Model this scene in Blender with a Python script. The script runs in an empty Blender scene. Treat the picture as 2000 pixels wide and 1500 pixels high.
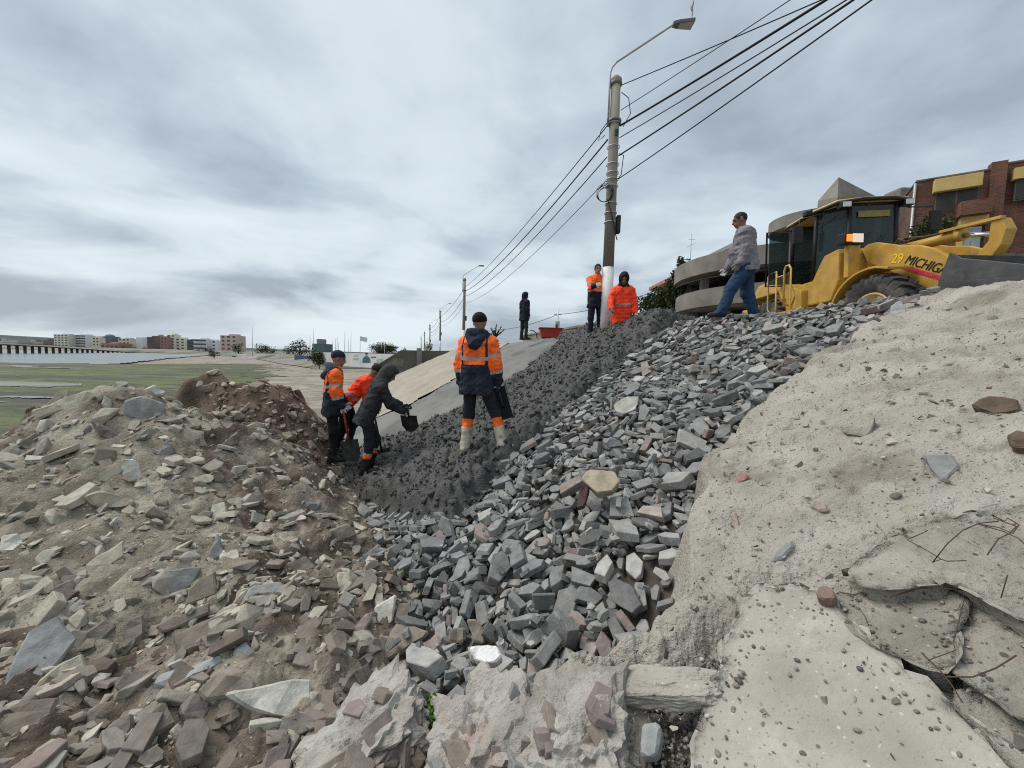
import bpy, bmesh, math, random
import numpy as np
from mathutils import Vector, Matrix, Quaternion

# ---------------------------------------------------------------- camera, sky, sun, exposure
sc = bpy.context.scene
col = sc.collection
F = 760.0                      # focal length in photo pixels (photo 2000 wide): an ultra wide phone lens
PITCH, ROLL = math.radians(3.9), math.radians(1.5)
CAM = np.array([0, 0, 2.1])
FW = np.array([0, math.cos(PITCH), -math.sin(PITCH)])
_r0 = np.array([1., 0, 0]); _u0 = np.cross(_r0, FW)
RT = _r0*math.cos(ROLL) + _u0*math.sin(ROLL); UP = np.cross(RT, FW)
cd = bpy.data.cameras.new('camera'); cam = bpy.data.objects.new('camera', cd); col.objects.link(cam)
cd.sensor_width = 36; cd.sensor_fit = 'HORIZONTAL'; cd.lens = 36*F/2000; cd.clip_start = .05; cd.clip_end = 20000
cam.matrix_world = Matrix(((RT[0], UP[0], -FW[0], CAM[0]), (RT[1], UP[1], -FW[1], CAM[1]), (RT[2], UP[2], -FW[2], CAM[2]), (0, 0, 0, 1)))
sc.camera = cam
sc.cycles.filter_width = 1.1; sc.cycles.use_denoising = False
sc.view_settings.view_transform = 'Standard'; sc.view_settings.look = 'None'
sc.view_settings.exposure = 0.95; sc.view_settings.gamma = 1; sc.view_settings.use_curve_mapping = False

SUN_EL, SUN_AZ = math.radians(55), math.radians(-75)     # azimuth from +Y towards +X: the bright part of the overcast is left of the view
sl = bpy.data.lights.new('sun', 'SUN'); sl.energy = 1.5; sl.angle = math.radians(35); sl.color = (1, .945, .87)
so = bpy.data.objects.new('sun', sl); col.objects.link(so)
_sd = Vector((math.sin(SUN_AZ)*math.cos(SUN_EL), math.cos(SUN_AZ)*math.cos(SUN_EL), math.sin(SUN_EL)))
so.rotation_euler = _sd.to_track_quat('Z', 'Y').to_euler(); so.location = (0, 0, 30)

wd = bpy.data.worlds.new('World'); sc.world = wd; wd.use_nodes = True
def build_sky():
    nt = wd.node_tree; nt.nodes.clear(); n = nt.nodes; L = nt.links.new
    out = n.new('ShaderNodeOutputWorld'); bg = n.new('ShaderNodeBackground'); L(bg.outputs[0], out.inputs[0])
    bg.inputs[1].default_value = .066
    sky = n.new('ShaderNodeTexSky'); sky.sky_type = 'NISHITA'; sky.sun_disc = False
    sky.sun_elevation = SUN_EL; sky.sun_rotation = SUN_AZ; sky.air_density = 1.4; sky.dust_density = 2.0
    tc = n.new('ShaderNodeTexCoord'); sp = n.new('ShaderNodeSeparateXYZ'); L(tc.outputs['Generated'], sp.inputs[0])
    def math_(op, a, b=None, c=None):
        m = n.new('ShaderNodeMath'); m.operation = op
        for i, v in enumerate((a, b, c)):
            if v is None: continue
            if isinstance(v, (int, float)): m.inputs[i].default_value = v
            else: L(v, m.inputs[i])
        return m.outputs[0]
    z = math_('MAXIMUM', sp.outputs[2], 0.0)
    den = math_('ADD', z, .17)                         # the cloud base as a plane overhead, softened at the horizon
    cx = math_('DIVIDE', sp.outputs[0], den); cy = math_('DIVIDE', sp.outputs[1], den)
    cb = n.new('ShaderNodeCombineXYZ'); L(cx, cb.inputs[0]); L(cy, cb.inputs[1]); cb.inputs[2].default_value = 3.7
    def noise(scale, detail, rough, dist, off):
        mp = n.new('ShaderNodeMapping'); mp.inputs['Location'].default_value = off
        mp.inputs['Rotation'].default_value = (0, 0, .5); mp.inputs['Scale'].default_value = (1, 1.0, 1)
        L(cb.outputs[0], mp.inputs[0])
        t = n.new('ShaderNodeTexNoise'); t.inputs['Scale'].default_value = scale; t.inputs['Detail'].default_value = detail
        t.inputs['Roughness'].default_value = rough; t.inputs['Distortion'].default_value = dist; L(mp.outputs[0], t.inputs[0]); return t.outputs[0]
    big = noise(.42, 3, .45, .3, (SKYOFF[0], SKYOFF[1], 0)); mid = noise(1.25, 6, .5, .35, (SKYOFF[0]*2+1.3, 7.7, 2)); fine = noise(4.2, 6, .55, .2, (4, 2, 5))
    s = math_('ADD', math_('MULTIPLY', big, .52), math_('ADD', math_('MULTIPLY', mid, .37), math_('MULTIPLY', fine, .11)))
    # towards the horizon the cloud bases are seen side-on, as rolling banks
    mp = n.new('ShaderNodeMapping'); mp.inputs['Scale'].default_value = (2.1, 2.1, 7.5); mp.inputs['Location'].default_value = BANKOFF; L(tc.outputs['Generated'], mp.inputs[0])
    t = n.new('ShaderNodeTexNoise'); t.inputs['Scale'].default_value = 1.25; t.inputs['Detail'].default_value = 7; t.inputs['Roughness'].default_value = .5; t.inputs['Distortion'].default_value = .35; L(mp.outputs[0], t.inputs[0])
    mr = n.new('ShaderNodeMapRange'); mr.interpolation_type = 'SMOOTHSTEP'; mr.inputs[1].default_value = .42; mr.inputs[2].default_value = .10; L(z, mr.inputs[0])
    f_ = math_('MULTIPLY', mr.outputs[0], .8); s = math_('ADD', math_('MULTIPLY', s, math_('SUBTRACT', 1.0, f_)), math_('MULTIPLY', math_('ADD', math_('MULTIPLY', t.outputs[0], 1.25), -.145), f_))
    rp = n.new('ShaderNodeValToRGB'); L(s, rp.inputs[0]); e = rp.color_ramp.elements
    e[0].position = .39; e[0].color = (2.95, 3.5, 4.1, 1)
    e[1].position = .61; e[1].color = (6.2, 7.0, 7.5, 1)
    m = e.new(.455); m.color = (4.1, 4.8, 5.45, 1); m = e.new(.515); m.color = (5.35, 6.1, 6.6, 1)
    mx = n.new('ShaderNodeMixRGB'); mx.inputs[0].default_value = .94
    L(sky.outputs[0], mx.inputs[1]); L(rp.outputs[0], mx.inputs[2]); L(mx.outputs[0], bg.inputs[0])
SKYOFF = (12.3, 6.6); BANKOFF = (0, 0, 0)
build_sky()

# ---------------------------------------------------------------- frames of reference
def ray(px, py): return FW + RT*(px-1000)/F - UP*(py-750)/F
def P(px, py, d): return CAM + ray(px, py)*d                # the place d metres out along the view through a photo pixel
def G(px, py, z=0.):
    r = ray(px, py); return CAM + r*(z-CAM[2])/r[2]
_rv = ray(795, 694); AZ = math.atan2(-_rv[0], _rv[1])        # the shore runs this much left of the view
D = np.array([-math.sin(AZ), math.cos(AZ), 0]); N = np.array([math.cos(AZ), math.sin(AZ), 0])   # along the shore / towards land
def W(u, v, z=0.): return D*u + N*v + np.array([0, 0, z])
def UV(p): p = np.asarray(p); return p[..., 0]*D[0]+p[..., 1]*D[1], p[..., 0]*N[0]+p[..., 1]*N[1]
SL, V0, VC = .47, -1.14, 4.9                                 # slope of the revetment, toe, crest
ZC = SL*(VC-V0)
def plane(v): return SL*(np.asarray(v, float)-V0)
def S(px, py, off=0.):
    r = ray(px, py); t = (CAM[2]-SL*(-V0)-off)/(SL*(r@N)-r[2]); return CAM+t*r
# ---------------------------------------------------------------- helpers: noise, meshes, objects, materials
def _h3(i, j, k, s):
    i = i.astype(np.int64); j = j.astype(np.int64); k = k.astype(np.int64)
    h = (i*374761393 + j*668265263 + k*2147483647 + s*974711) & 0xffffffff
    h = ((h ^ (h >> 13))*1274126177) & 0xffffffff
    h = ((h ^ (h >> 16))*2246822519) & 0xffffffff
    return ((h ^ (h >> 15)) & 0xffffff)/float(0xffffff)
def vnoise(p, s=0):
    p = np.asarray(p, float); f = np.floor(p); t = p-f; t = t*t*t*(t*(t*6-15)+10); i, j, k = f[..., 0], f[..., 1], f[..., 2]
    x, y, z = t[..., 0], t[..., 1], t[..., 2]
    def c(a, b, d): return _h3(i+a, j+b, k+d, s)
    a = (c(0,0,0)*(1-x)+c(1,0,0)*x)*(1-y)+(c(0,1,0)*(1-x)+c(1,1,0)*x)*y
    b = (c(0,0,1)*(1-x)+c(1,0,1)*x)*(1-y)+(c(0,1,1)*(1-x)+c(1,1,1)*x)*y
    return (a*(1-z)+b*z)*2-1
def fbm(p, freq, octv=4, s=0, gain=.5):
    p = np.asarray(p, float)*freq; a = 1.; o = 0.
    for q in range(octv):
        o = o + a*vnoise(p, s+q*17); p = p*2.03+11.3; a *= gain
    return o
def worley2(x, y, freq, s=0):
    x = x*freq; y = y*freq; fi, fj = np.floor(x), np.floor(y); d1 = np.full(x.shape, 9.); d2 = np.full(x.shape, 9.); idv = np.zeros(x.shape)
    for a in (-1, 0, 1):
        for b in (-1, 0, 1):
            i, j = fi+a, fj+b; z = np.zeros_like(i)
            qx = i+_h3(i, j, z, s); qy = j+_h3(i, j, z, s+7); hid = _h3(i, j, z, s+13)
            d = np.hypot(qx-x, qy-y); m = d < d1
            d2 = np.where(m, d1, np.minimum(d2, d)); idv = np.where(m, hid, idv); d1 = np.where(m, d, d1)
    return d1, d2, idv
def sstep(a, b, x): t = np.clip((x-a)/(b-a), 0, 1); return t*t*(3-2*t)
def p3(x, y, z=0.): return np.stack([x, y, np.zeros_like(x)+z], -1)
def inpoly(x, y, poly):
    x = np.asarray(x); y = np.asarray(y); ins = np.zeros(x.shape, bool); n = len(poly)
    for i in range(n):
        x1, y1 = poly[i][:2]; x2, y2 = poly[(i+1) % n][:2]
        if y1 == y2: continue
        ins ^= ((y1 > y) != (y2 > y)) & (x < (x2-x1)*(y-y1)/(y2-y1)+x1)
    return ins

def mesh(name, v, f, mats=None, mi=None, smooth=False):
    me = bpy.data.meshes.new(name); v = np.asarray(v, dtype=np.float32)
    if isinstance(f, np.ndarray):
        nv, k = len(v), f.shape[1]
        me.vertices.add(nv); me.vertices.foreach_set('co', v.ravel())
        me.loops.add(f.size); me.loops.foreach_set('vertex_index', f.astype(np.int32).ravel())
        me.polygons.add(len(f)); me.polygons.foreach_set('loop_start', np.arange(0, f.size, k, dtype=np.int32))
        me.polygons.foreach_set('loop_total', np.full(len(f), k, dtype=np.int32))
        me.update(calc_edges=True)
    else:
        me.from_pydata([tuple(map(float, q)) for q in v], [], f); me.update()
    for m in (mats if isinstance(mats, (list, tuple)) else [mats]):
        if m is not None: me.materials.append(m)
    if mi is not None: me.polygons.foreach_set('material_index', np.asarray(mi, dtype=np.int32))
    me.polygons.foreach_set('use_smooth', np.full(len(me.polygons), bool(smooth)))
    return me
def link(name, me, parent=None, loc=None):
    o = bpy.data.objects.new(name, me); col.objects.link(o)
    if parent is not None: o.parent = parent
    if loc is not None: o.location = [float(a) for a in loc]
    return o
def tag(o, label=None, cat=None, group=None, kind=None):
    if label: o['label'] = label
    if cat: o['category'] = cat
    if group: o['group'] = group
    if kind: o['kind'] = kind
    return o
def empty(name, loc, label, cat, group=None, rz=0):
    o = bpy.data.objects.new(name, None); col.objects.link(o); o.location = [float(a) for a in loc]; o.rotation_euler = (0, 0, rz)
    o.empty_display_size = .2
    return tag(o, label, cat, group)
class MB:
    """collects boxes, tubes, prisms ... and links them as one mesh object"""
    def __init__(s): s.v = []; s.f = []; s.sm = []
    def add(s, v, f, sm=False):
        b = len(s.v); s.v += [tuple(map(float, q)) for q in v]; s.f += [tuple(b+i for i in q) for q in f]; s.sm += [sm]*len(f); return s
    def box(s, c, size, R=None, taper=1.):
        hx, hy, hz = [a/2 for a in size]; v = []
        for z in (-1, 1):
            t = taper if z > 0 else 1.
            for y in (-1, 1):
                for x in (-1, 1): v.append((x*hx*t, y*hy*t, z*hz))
        v = np.array(v)
        if R is not None: v = v@np.asarray(R).T
        return s.add(v+np.asarray(c), [(0,2,3,1),(4,5,7,6),(0,1,5,4),(2,6,7,3),(0,4,6,2),(1,3,7,5)])
    def bar(s, a, b, w, h, upv=(0, 0, 1)):
        a = np.asarray(a, float); b = np.asarray(b, float); d = b-a; L = np.linalg.norm(d); d = d/L; sx = np.cross(d, upv)
        if np.linalg.norm(sx) < 1e-4: sx = np.cross(d, (1, 0, 0))
        sx /= np.linalg.norm(sx); sz = np.cross(sx, d)
        return s.box((a+b)/2, (w, L, h), np.stack([sx, d, sz], 1))
    def tube(s, pts, r, n=8, cap=True):
        pts = [np.asarray(p, float) for p in pts]; m = len(pts); rr = [r]*m if isinstance(r, (int, float)) else list(r)
        ring = []; pv = None
        for i in range(m):
            d = pts[min(i+1, m-1)]-pts[max(i-1, 0)]; d = d/max(np.linalg.norm(d), 1e-9)
            if pv is None: pv = np.cross(d, (0, 0, 1) if abs(d[2]) < .9 else (1, 0, 0))
            pv = pv-d*(pv@d); pv = pv/max(np.linalg.norm(pv), 1e-9); w = np.cross(d, pv)
            ring.append([pts[i]+rr[i]*(pv*math.cos(2*math.pi*k/n)+w*math.sin(2*math.pi*k/n)) for k in range(n)])
        v = [q for r_ in ring for q in r_]; f = [(i*n+k, i*n+(k+1) % n, (i+1)*n+(k+1) % n, (i+1)*n+k) for i in range(m-1) for k in range(n)]
        s.add(v, f, True)
        if cap: s.add(ring[0], [tuple(range(n))[::-1]]); s.add(ring[-1], [tuple(range(n))])
        return s
    def cyl(s, a, b, r, n=16, r2=None): return s.tube([a, b], [r, r if r2 is None else r2], n)
    def prism(s, poly, a0, a1, fn):
        """poly in 2-D, extruded between a0 and a1; fn(p, q, a) gives the 3-D point"""
        n = len(poly); v = [fn(p, q, a0) for p, q in poly]+[fn(p, q, a1) for p, q in poly]
        f = [tuple(range(n))[::-1], tuple(range(n, 2*n))]+[(i, (i+1) % n, n+(i+1) % n, n+i) for i in range(n)]
        return s.add(v, f)
    def lathe(s, prof, c, axis=(0, 0, 1), n=24, a0=0, a1=2*math.pi, sm=True):
        ax = np.asarray(axis, float); ax /= np.linalg.norm(ax); e1 = np.cross(ax, (0, 0, 1) if abs(ax[2]) < .9 else (1, 0, 0)); e1 /= np.linalg.norm(e1); e2 = np.cross(ax, e1)
        full = abs(a1-a0-2*math.pi) < 1e-6; m = n if full else n+1; v = []
        for r, h in prof:
            for k in range(m):
                t = a0+(a1-a0)*k/n; v.append(np.asarray(c)+ax*h+r*(e1*math.cos(t)+e2*math.sin(t)))
        f = [(i*m+k, i*m+(k+1) % m, (i+1)*m+(k+1) % m, (i+1)*m+k) for i in range(len(prof)-1) for k in range(m if full else n)]
        return s.add(v, f, sm)
    def ball(s, c, r, n=10, m=7):
        r = np.ones(3)*np.asarray(r); v = []
        for i in range(m+1):
            t = math.pi*i/m
            for k in range(n): a = 2*math.pi*k/n; v.append(np.asarray(c)+r*np.array([math.sin(t)*math.cos(a), math.sin(t)*math.sin(a), math.cos(t)]))
        return s.add(v, [(i*n+k, (i+1)*n+k, (i+1)*n+(k+1) % n, i*n+(k+1) % n) for i in range(m) for k in range(n)], True)
    def build(s, name, m, parent=None, loc=None, bevel=0, label=None):
        me = bpy.data.meshes.new(name); me.from_pydata(s.v, [], s.f); me.update()
        me.polygons.foreach_set('use_smooth', s.sm)
        bm = bmesh.new(); bm.from_mesh(me); bmesh.ops.remove_doubles(bm, verts=bm.verts, dist=1e-5)
        bmesh.ops.recalc_face_normals(bm, faces=bm.faces)
        if bevel:
            es = [e for e in bm.edges if len(e.link_faces) == 2 and e.calc_face_angle(0) > .5 and not (e.link_faces[0].smooth and e.link_faces[1].smooth)]
            bmesh.ops.bevel(bm, geom=es, offset=bevel, segments=2, affect='EDGES', profile=.6, clamp_overlap=True)
        bm.to_mesh(me); bm.free(); me.materials.append(m)
        o = link(name, me, parent, loc)
        if label: o['label'] = label
        return o

def new_mat(name):
    m = bpy.data.materials.new(name); m.use_nodes = True; nt = m.node_tree
    return m, nt, nt.nodes['Principled BSDF']
def mat(name, cols, scale=5., detail=5., rough=.8, bump=0., bscale=None, var=0., metallic=0., spec=.3, stretch=None, pos='Object', ramp=None, speck=None, rvar=0., bdetail=8., bdist=.02, trans=0., coat=0., blotch=None):
    """noise-mixed procedural material: cols = one colour or a list spread over the noise; speck = (colour, scale, size) dark/light grains;
    blotch = (colour, scale, lo, hi): stains with a shape of their own; var = each piece's own lightness"""
    m, nt, b = new_mat(name); n = nt.nodes; L = nt.links.new
    if not isinstance(cols[0], (tuple, list)): cols = [cols, tuple(min(1, c*1.12) for c in cols)]
    if pos == 'World': g = n.new('ShaderNodeNewGeometry'); src = g.outputs['Position']
    else: g = n.new('ShaderNodeTexCoord'); src = g.outputs['Object']
    if stretch:
        mp = n.new('ShaderNodeMapping'); mp.inputs['Scale'].default_value = stretch[:3]
        if len(stretch) > 3: mp.inputs['Rotation'].default_value = (0, 0, stretch[3])
        L(src, mp.inputs[0]); src = mp.outputs[0]
    def noise(sc_, d, r=.55):
        t = n.new('ShaderNodeTexNoise'); t.inputs['Scale'].default_value = sc_; t.inputs['Detail'].default_value = d; t.inputs['Roughness'].default_value = r; L(src, t.inputs[0]); return t.outputs[0]
    nz = noise(scale, detail)
    rp = n.new('ShaderNodeValToRGB'); L(nz, rp.inputs[0]); e = rp.color_ramp.elements
    lo, hi = ramp or (.32, .68)
    for i in range(len(cols)-2): e.new(.5)
    for i, c in enumerate(cols): e[i].position = lo+(hi-lo)*i/(len(cols)-1); e[i].color = (*c[:3], 1)
    c = rp.outputs[0]
    def mix(kind, fac, a, bb):
        x = n.new('ShaderNodeMixRGB'); x.blend_type = kind
        for i, q in ((0, fac), (1, a), (2, bb)):
            if isinstance(q, (int, float)): x.inputs[i].default_value = q
            elif isinstance(q, tuple): x.inputs[i].default_value = (*q[:3], 1)
            else: L(q, x.inputs[i])
        return x.outputs[0]
    def mrange(x, a, bb, c0=0., c1=1.):
        r_ = n.new('ShaderNodeMapRange'); r_.inputs[1].default_value = a; r_.inputs[2].default_value = bb; r_.inputs[3].default_value = c0; r_.inputs[4].default_value = c1; L(x, r_.inputs[0]); return r_.outputs[0]
    if blotch:
        for q in (blotch if isinstance(blotch, list) else [blotch]):
            c = mix('MIX', mrange(noise(q[1], 6, .6), q[2], q[3]), c, q[0])
    if speck:
        for q in (speck if isinstance(speck, list) else [speck]):
            vo = n.new('ShaderNodeTexVoronoi'); vo.inputs['Scale'].default_value = q[1]; L(src, vo.inputs[0])
            d = n.new('ShaderNodeMath'); d.operation = 'ADD'; L(vo.outputs['Distance'], d.inputs[0])
            w = n.new('ShaderNodeMath'); w.operation = 'MULTIPLY'; sx = n.new('ShaderNodeSeparateXYZ'); L(vo.outputs['Color'], sx.inputs[0]); L(sx.outputs[0], w.inputs[0]); w.inputs[1].default_value = .35; L(w.outputs[0], d.inputs[1])
            c = mix('MIX', mrange(d.outputs[0], q[2], q[2]*.7), c, q[0])
    if var:
        oi = n.new('ShaderNodeObjectInfo'); ge = n.new('ShaderNodeNewGeometry'); ad = n.new('ShaderNodeMath'); ad.operation = 'ADD'
        L(oi.outputs['Random'], ad.inputs[0]); L(ge.outputs['Random Per Island'], ad.inputs[1]); fr = n.new('ShaderNodeMath'); fr.operation = 'FRACT'; L(ad.outputs[0], fr.inputs[0])
        hs = n.new('ShaderNodeHueSaturation'); L(c, hs.inputs['Color']); L(mrange(fr.outputs[0], 0, 1, 1-var, 1+var), hs.inputs['Value']); c = hs.outputs[0]
    L(c, b.inputs['Base Color'])
    b.inputs['Roughness'].default_value = rough; b.inputs['Metallic'].default_value = metallic; b.inputs['Specular IOR Level'].default_value = spec
    if rvar: L(mrange(nz, .3, .7, rough-rvar, rough+rvar), b.inputs['Roughness'])
    if trans: b.inputs['Transmission Weight'].default_value = trans
    if coat: b.inputs['Coat Weight'].default_value = coat
    if bump:
        bp = n.new('ShaderNodeBump'); bp.inputs['Strength'].default_value = bump; bp.inputs['Distance'].default_value = bdist
        L(noise(bscale or scale*3, bdetail, .62), bp.inputs['Height']); L(bp.outputs[0], b.inputs['Normal'])
    return m
def piece_mat(name, ramp, rough=.8, bump=.35, bscale=22., mott=.5, vein=None, spec=.3, mscale=9.):
    """loose stones: each piece takes its own colour from the ramp, with mottling and fine relief"""
    m, nt, b = new_mat(name); n = nt.nodes; L = nt.links.new
    oi = n.new('ShaderNodeObjectInfo'); ge = n.new('ShaderNodeNewGeometry'); ad = n.new('ShaderNodeMath'); ad.operation = 'ADD'
    L(oi.outputs['Random'], ad.inputs[0]); L(ge.outputs['Random Per Island'], ad.inputs[1]); fr = n.new('ShaderNodeMath'); fr.operation = 'FRACT'; L(ad.outputs[0], fr.inputs[0])
    rp = n.new('ShaderNodeValToRGB'); rp.color_ramp.interpolation = 'LINEAR'; L(fr.outputs[0], rp.inputs[0]); e = rp.color_ramp.elements
    while len(e) < len(ramp): e.new(.5)
    for i, (p, c) in enumerate(ramp): e[i].position = p; e[i].color = (*c, 1)
    t = n.new('ShaderNodeTexNoise'); t.inputs['Scale'].default_value = mscale; t.inputs['Detail'].default_value = 7; t.inputs['Roughness'].default_value = .65; L(ge.outputs['Position'], t.inputs[0])
    mr = n.new('ShaderNodeMapRange'); mr.inputs[1].default_value = .3; mr.inputs[2].default_value = .7; mr.inputs[3].default_value = 1-mott; mr.inputs[4].default_value = 1+mott; L(t.outputs[0], mr.inputs[0])
    hs = n.new('ShaderNodeHueSaturation'); L(rp.outputs[0], hs.inputs['Color']); L(mr.outputs[0], hs.inputs['Value']); c = hs.outputs[0]
    if vein:
        tv = n.new('ShaderNodeTexNoise'); tv.inputs['Scale'].default_value = vein[1]; tv.inputs['Detail'].default_value = 4; tv.inputs['Distortion'].default_value = 1.; L(ge.outputs['Position'], tv.inputs[0])
        v2 = n.new('ShaderNodeMapRange'); v2.inputs[1].default_value = vein[2]; v2.inputs[2].default_value = vein[3]; L(tv.outputs[0], v2.inputs[0])
        x = n.new('ShaderNodeMixRGB'); L(v2.outputs[0], x.inputs[0]); L(c, x.inputs[1]); x.inputs[2].default_value = (*vein[0], 1); c = x.outputs[0]
    L(c, b.inputs['Base Color']); b.inputs['Roughness'].default_value = rough; b.inputs['Specular IOR Level'].default_value = spec
    bp = n.new('ShaderNodeBump'); bp.inputs['Strength'].default_value = bump; bp.inputs['Distance'].default_value = .012
    t2 = n.new('ShaderNodeTexNoise'); t2.inputs['Scale'].default_value = bscale; t2.inputs['Detail'].default_value = 9; t2.inputs['Roughness'].default_value = .65; L(ge.outputs['Position'], t2.inputs[0])
    L(t2.outputs[0], bp.inputs['Height']); L(bp.outputs[0], b.inputs['Normal'])
    return m

# ---------------------------------------------------------------- stones: convex pieces with broken edges
def hull_mesh(pts, bev=.006, seg=1):
    bm = bmesh.new()
    for q in pts: bm.verts.new([float(a) for a in q])
    r = bmesh.ops.convex_hull(bm, input=bm.verts)
    dele = [g for g in r['geom_interior'] if isinstance(g, bmesh.types.BMVert)]
    if dele: bmesh.ops.delete(bm, geom=dele, context='VERTS')
    bmesh.ops.dissolve_limit(bm, angle_limit=math.radians(9), verts=bm.verts, edges=bm.edges)
    if bev: bmesh.ops.bevel(bm, geom=[e for e in bm.edges if e.calc_face_angle(0) > .35], offset=bev, segments=seg, affect='EDGES', clamp_overlap=True)
    bmesh.ops.triangulate(bm, faces=[f for f in bm.faces if len(f.verts) > 4])
    bmesh.ops.recalc_face_normals(bm, faces=bm.faces)
    v = np.array([q.co[:] for q in bm.verts]); f = [tuple(q.index for q in p.verts) for p in bm.faces]; bm.free()
    return v, f
def slab_stone(rs, L=1., Wd=.55, T=.25, bev=.02):
    """a split stone: an uneven 4-6 sided outline with some thickness"""
    k = rs.choice([4, 4, 5, 5, 6]); o = []
    for i in range(k):
        a = 2*math.pi*(i+.5+rs.uniform(-.28, .28))/k
        x, y = math.cos(a), math.sin(a); s_ = 1/max(abs(x), abs(y))**.75
        o.append((x*s_*L/2*rs.uniform(.85, 1.05), y*s_*Wd/2*rs.uniform(.82, 1.08)))
    tx, ty = rs.uniform(-.12, .12), rs.uniform(-.15, .15); pts = []
    for x, y in o:
        for z in (-1, 1):
            sh = rs.uniform(.88, 1.0)
            pts.append((x*sh+tx*z*T, y*sh+ty*z*T, z*T/2*rs.uniform(.82, 1.08)))
    return hull_mesh(pts, bev)
def chunk_stone(rs, L=1., Wd=.75, T=.55, n=11, bev=.02):
    pts = []
    for i in range(n):
        d = np.array([rs.gauss(0, 1) for _ in range(3)]); d /= np.linalg.norm(d); d = d/np.max(np.abs(d))**.6
        pts.append(d*np.array([L, Wd, T])/2*rs.uniform(.8, 1.05))
    return hull_mesh(pts, bev)
def tri_count(f): return sum(len(q)-2 for q in f)
_R = random.Random(11)
SLABS = [slab_stone(_R, 1., _R.uniform(.34, .75), _R.uniform(.13, .30), .014) for i in range(40)]
CHUNKS = [chunk_stone(_R, 1., _R.uniform(.55, .85), _R.uniform(.3, .6), _R.choice([9, 11, 13])) for i in range(30)]
CHIPS = [chunk_stone(_R, 1., _R.uniform(.5, .8), _R.uniform(.3, .6), 7, 0) for i in range(24)]
def quat_np(q, v):
    w, x, y, z = q; u = np.array([x, y, z]); v = np.asarray(v); t = 2*np.cross(u, v); return v+w*t+np.cross(u, t)
def join(items):
    """items = (verts, faces) lists -> one big vertex and face list"""
    V = []; Fc = []; b = 0
    for v, f in items:
        V.append(v); Fc += [tuple(b+i for i in q) for q in f]; b += len(v)
    return np.concatenate(V), Fc
# ---------------------------------------------------------------- the lie of the land near the camera
HEAP = [(60,806,5.0),(32,852,4.8),(2,890,4.6),(-110,930,4.2),(160,770,4.8),(280,762,4.8),(330,800,4.6),(420,830,5.2),(520,850,5.2),(600,900,5.2),(650,950,4.8),
 (100,900,3.8),(300,900,3.8),(450,930,4.2),(0,950,3.3),(50,1050,2.9),(300,1050,3.0),(500,1030,3.4),(600,1100,3.0),(720,1060,3.6),
 (0,1250,2.05),(250,1250,2.1),(500,1250,2.1),(700,1250,2.15),(780,1150,2.6),(0,1500,1.45),(400,1500,1.5),(700,1500,1.5),(1000,1500,1.36),
 (-250,1000,3.4),(-350,1150,2.4),(-350,1500,1.45),
 (430,724,6.8),(372,742,6.8),(350,775,6.6),(500,738,7.0),(560,768,7.0),(610,803,6.9),(632,850,6.6),(450,800,6.0),(550,850,5.9)]
HEAP_W = [(-5.6,6.4,-.2),(-6.9,4.9,-.2),(-6.8,4.2,.05),(-7,3,.1),(-7.5,1,-.1),(-4.6,7.0,-.1),(-6.2,8,-.25),(-4.9,8.8,-.2),(-3.6,9,-.2),(-2.9,8.2,-.2),(-2.55,7.2,-.15),(-2.35,6.2,-.15),(-2.2,5.6,-.1),(-1.75,5.1,-.05),
 (-1.28,4.4,-.08),(-.9,3.35,.12),(-.47,2.35,.2),(-.2,1.9,.24),(.03,1.55,.36),(.3,1.3,.6),(.6,1.0,.65),(-9,4,-.3),(-8,8,-.3),(-5,11,-.3),(-2,9.5,-.3),(-.3,4.5,-.1),(.3,2.8,.2),(-1.5,.3,.4),(.3,.2,.6),(-4,.3,.1)]
def _rbf():
    pts = np.array([P(*q) for q in HEAP]+[np.array(q, float) for q in HEAP_W]); xy = pts[:, :2]; n = len(xy)
    r = np.linalg.norm(xy[:, None]-xy[None], axis=-1); K = np.where(r > 0, r*r*np.log(np.maximum(r, 1e-9)), 0)+np.eye(n)*.02
    A = np.zeros((n+3, n+3)); A[:n, :n] = K; A[:n, n] = 1; A[:n, n+1:] = xy; A[n, :n] = 1; A[n+1:, :n] = xy.T
    w = np.linalg.solve(A, np.concatenate([pts[:, 2], np.zeros(3)])); return xy, w
_HXY, _HW = _rbf()
def heap_z(x, y):
    x = np.asarray(x, float); sh = x.shape; q = np.stack([x.ravel(), np.asarray(y, float).ravel()], 1); out = np.zeros(len(q)); n = len(_HXY)
    for i in range(0, len(q), 20000):
        a = q[i:i+20000]; r2 = ((a[:, None]-_HXY[None])**2).sum(-1); K = .5*r2*np.log(np.maximum(r2, 1e-12))
        out[i:i+20000] = K@_HW[:n]+_HW[n]+a@_HW[n+1:]
    return out.reshape(sh)
def heap_full(x, y):
    h = heap_z(x, y); p = p3(x, y)
    return h+.07*fbm(p, 2.2, 3, 5)+.035*fbm(p, 7, 4, 9)
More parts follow.
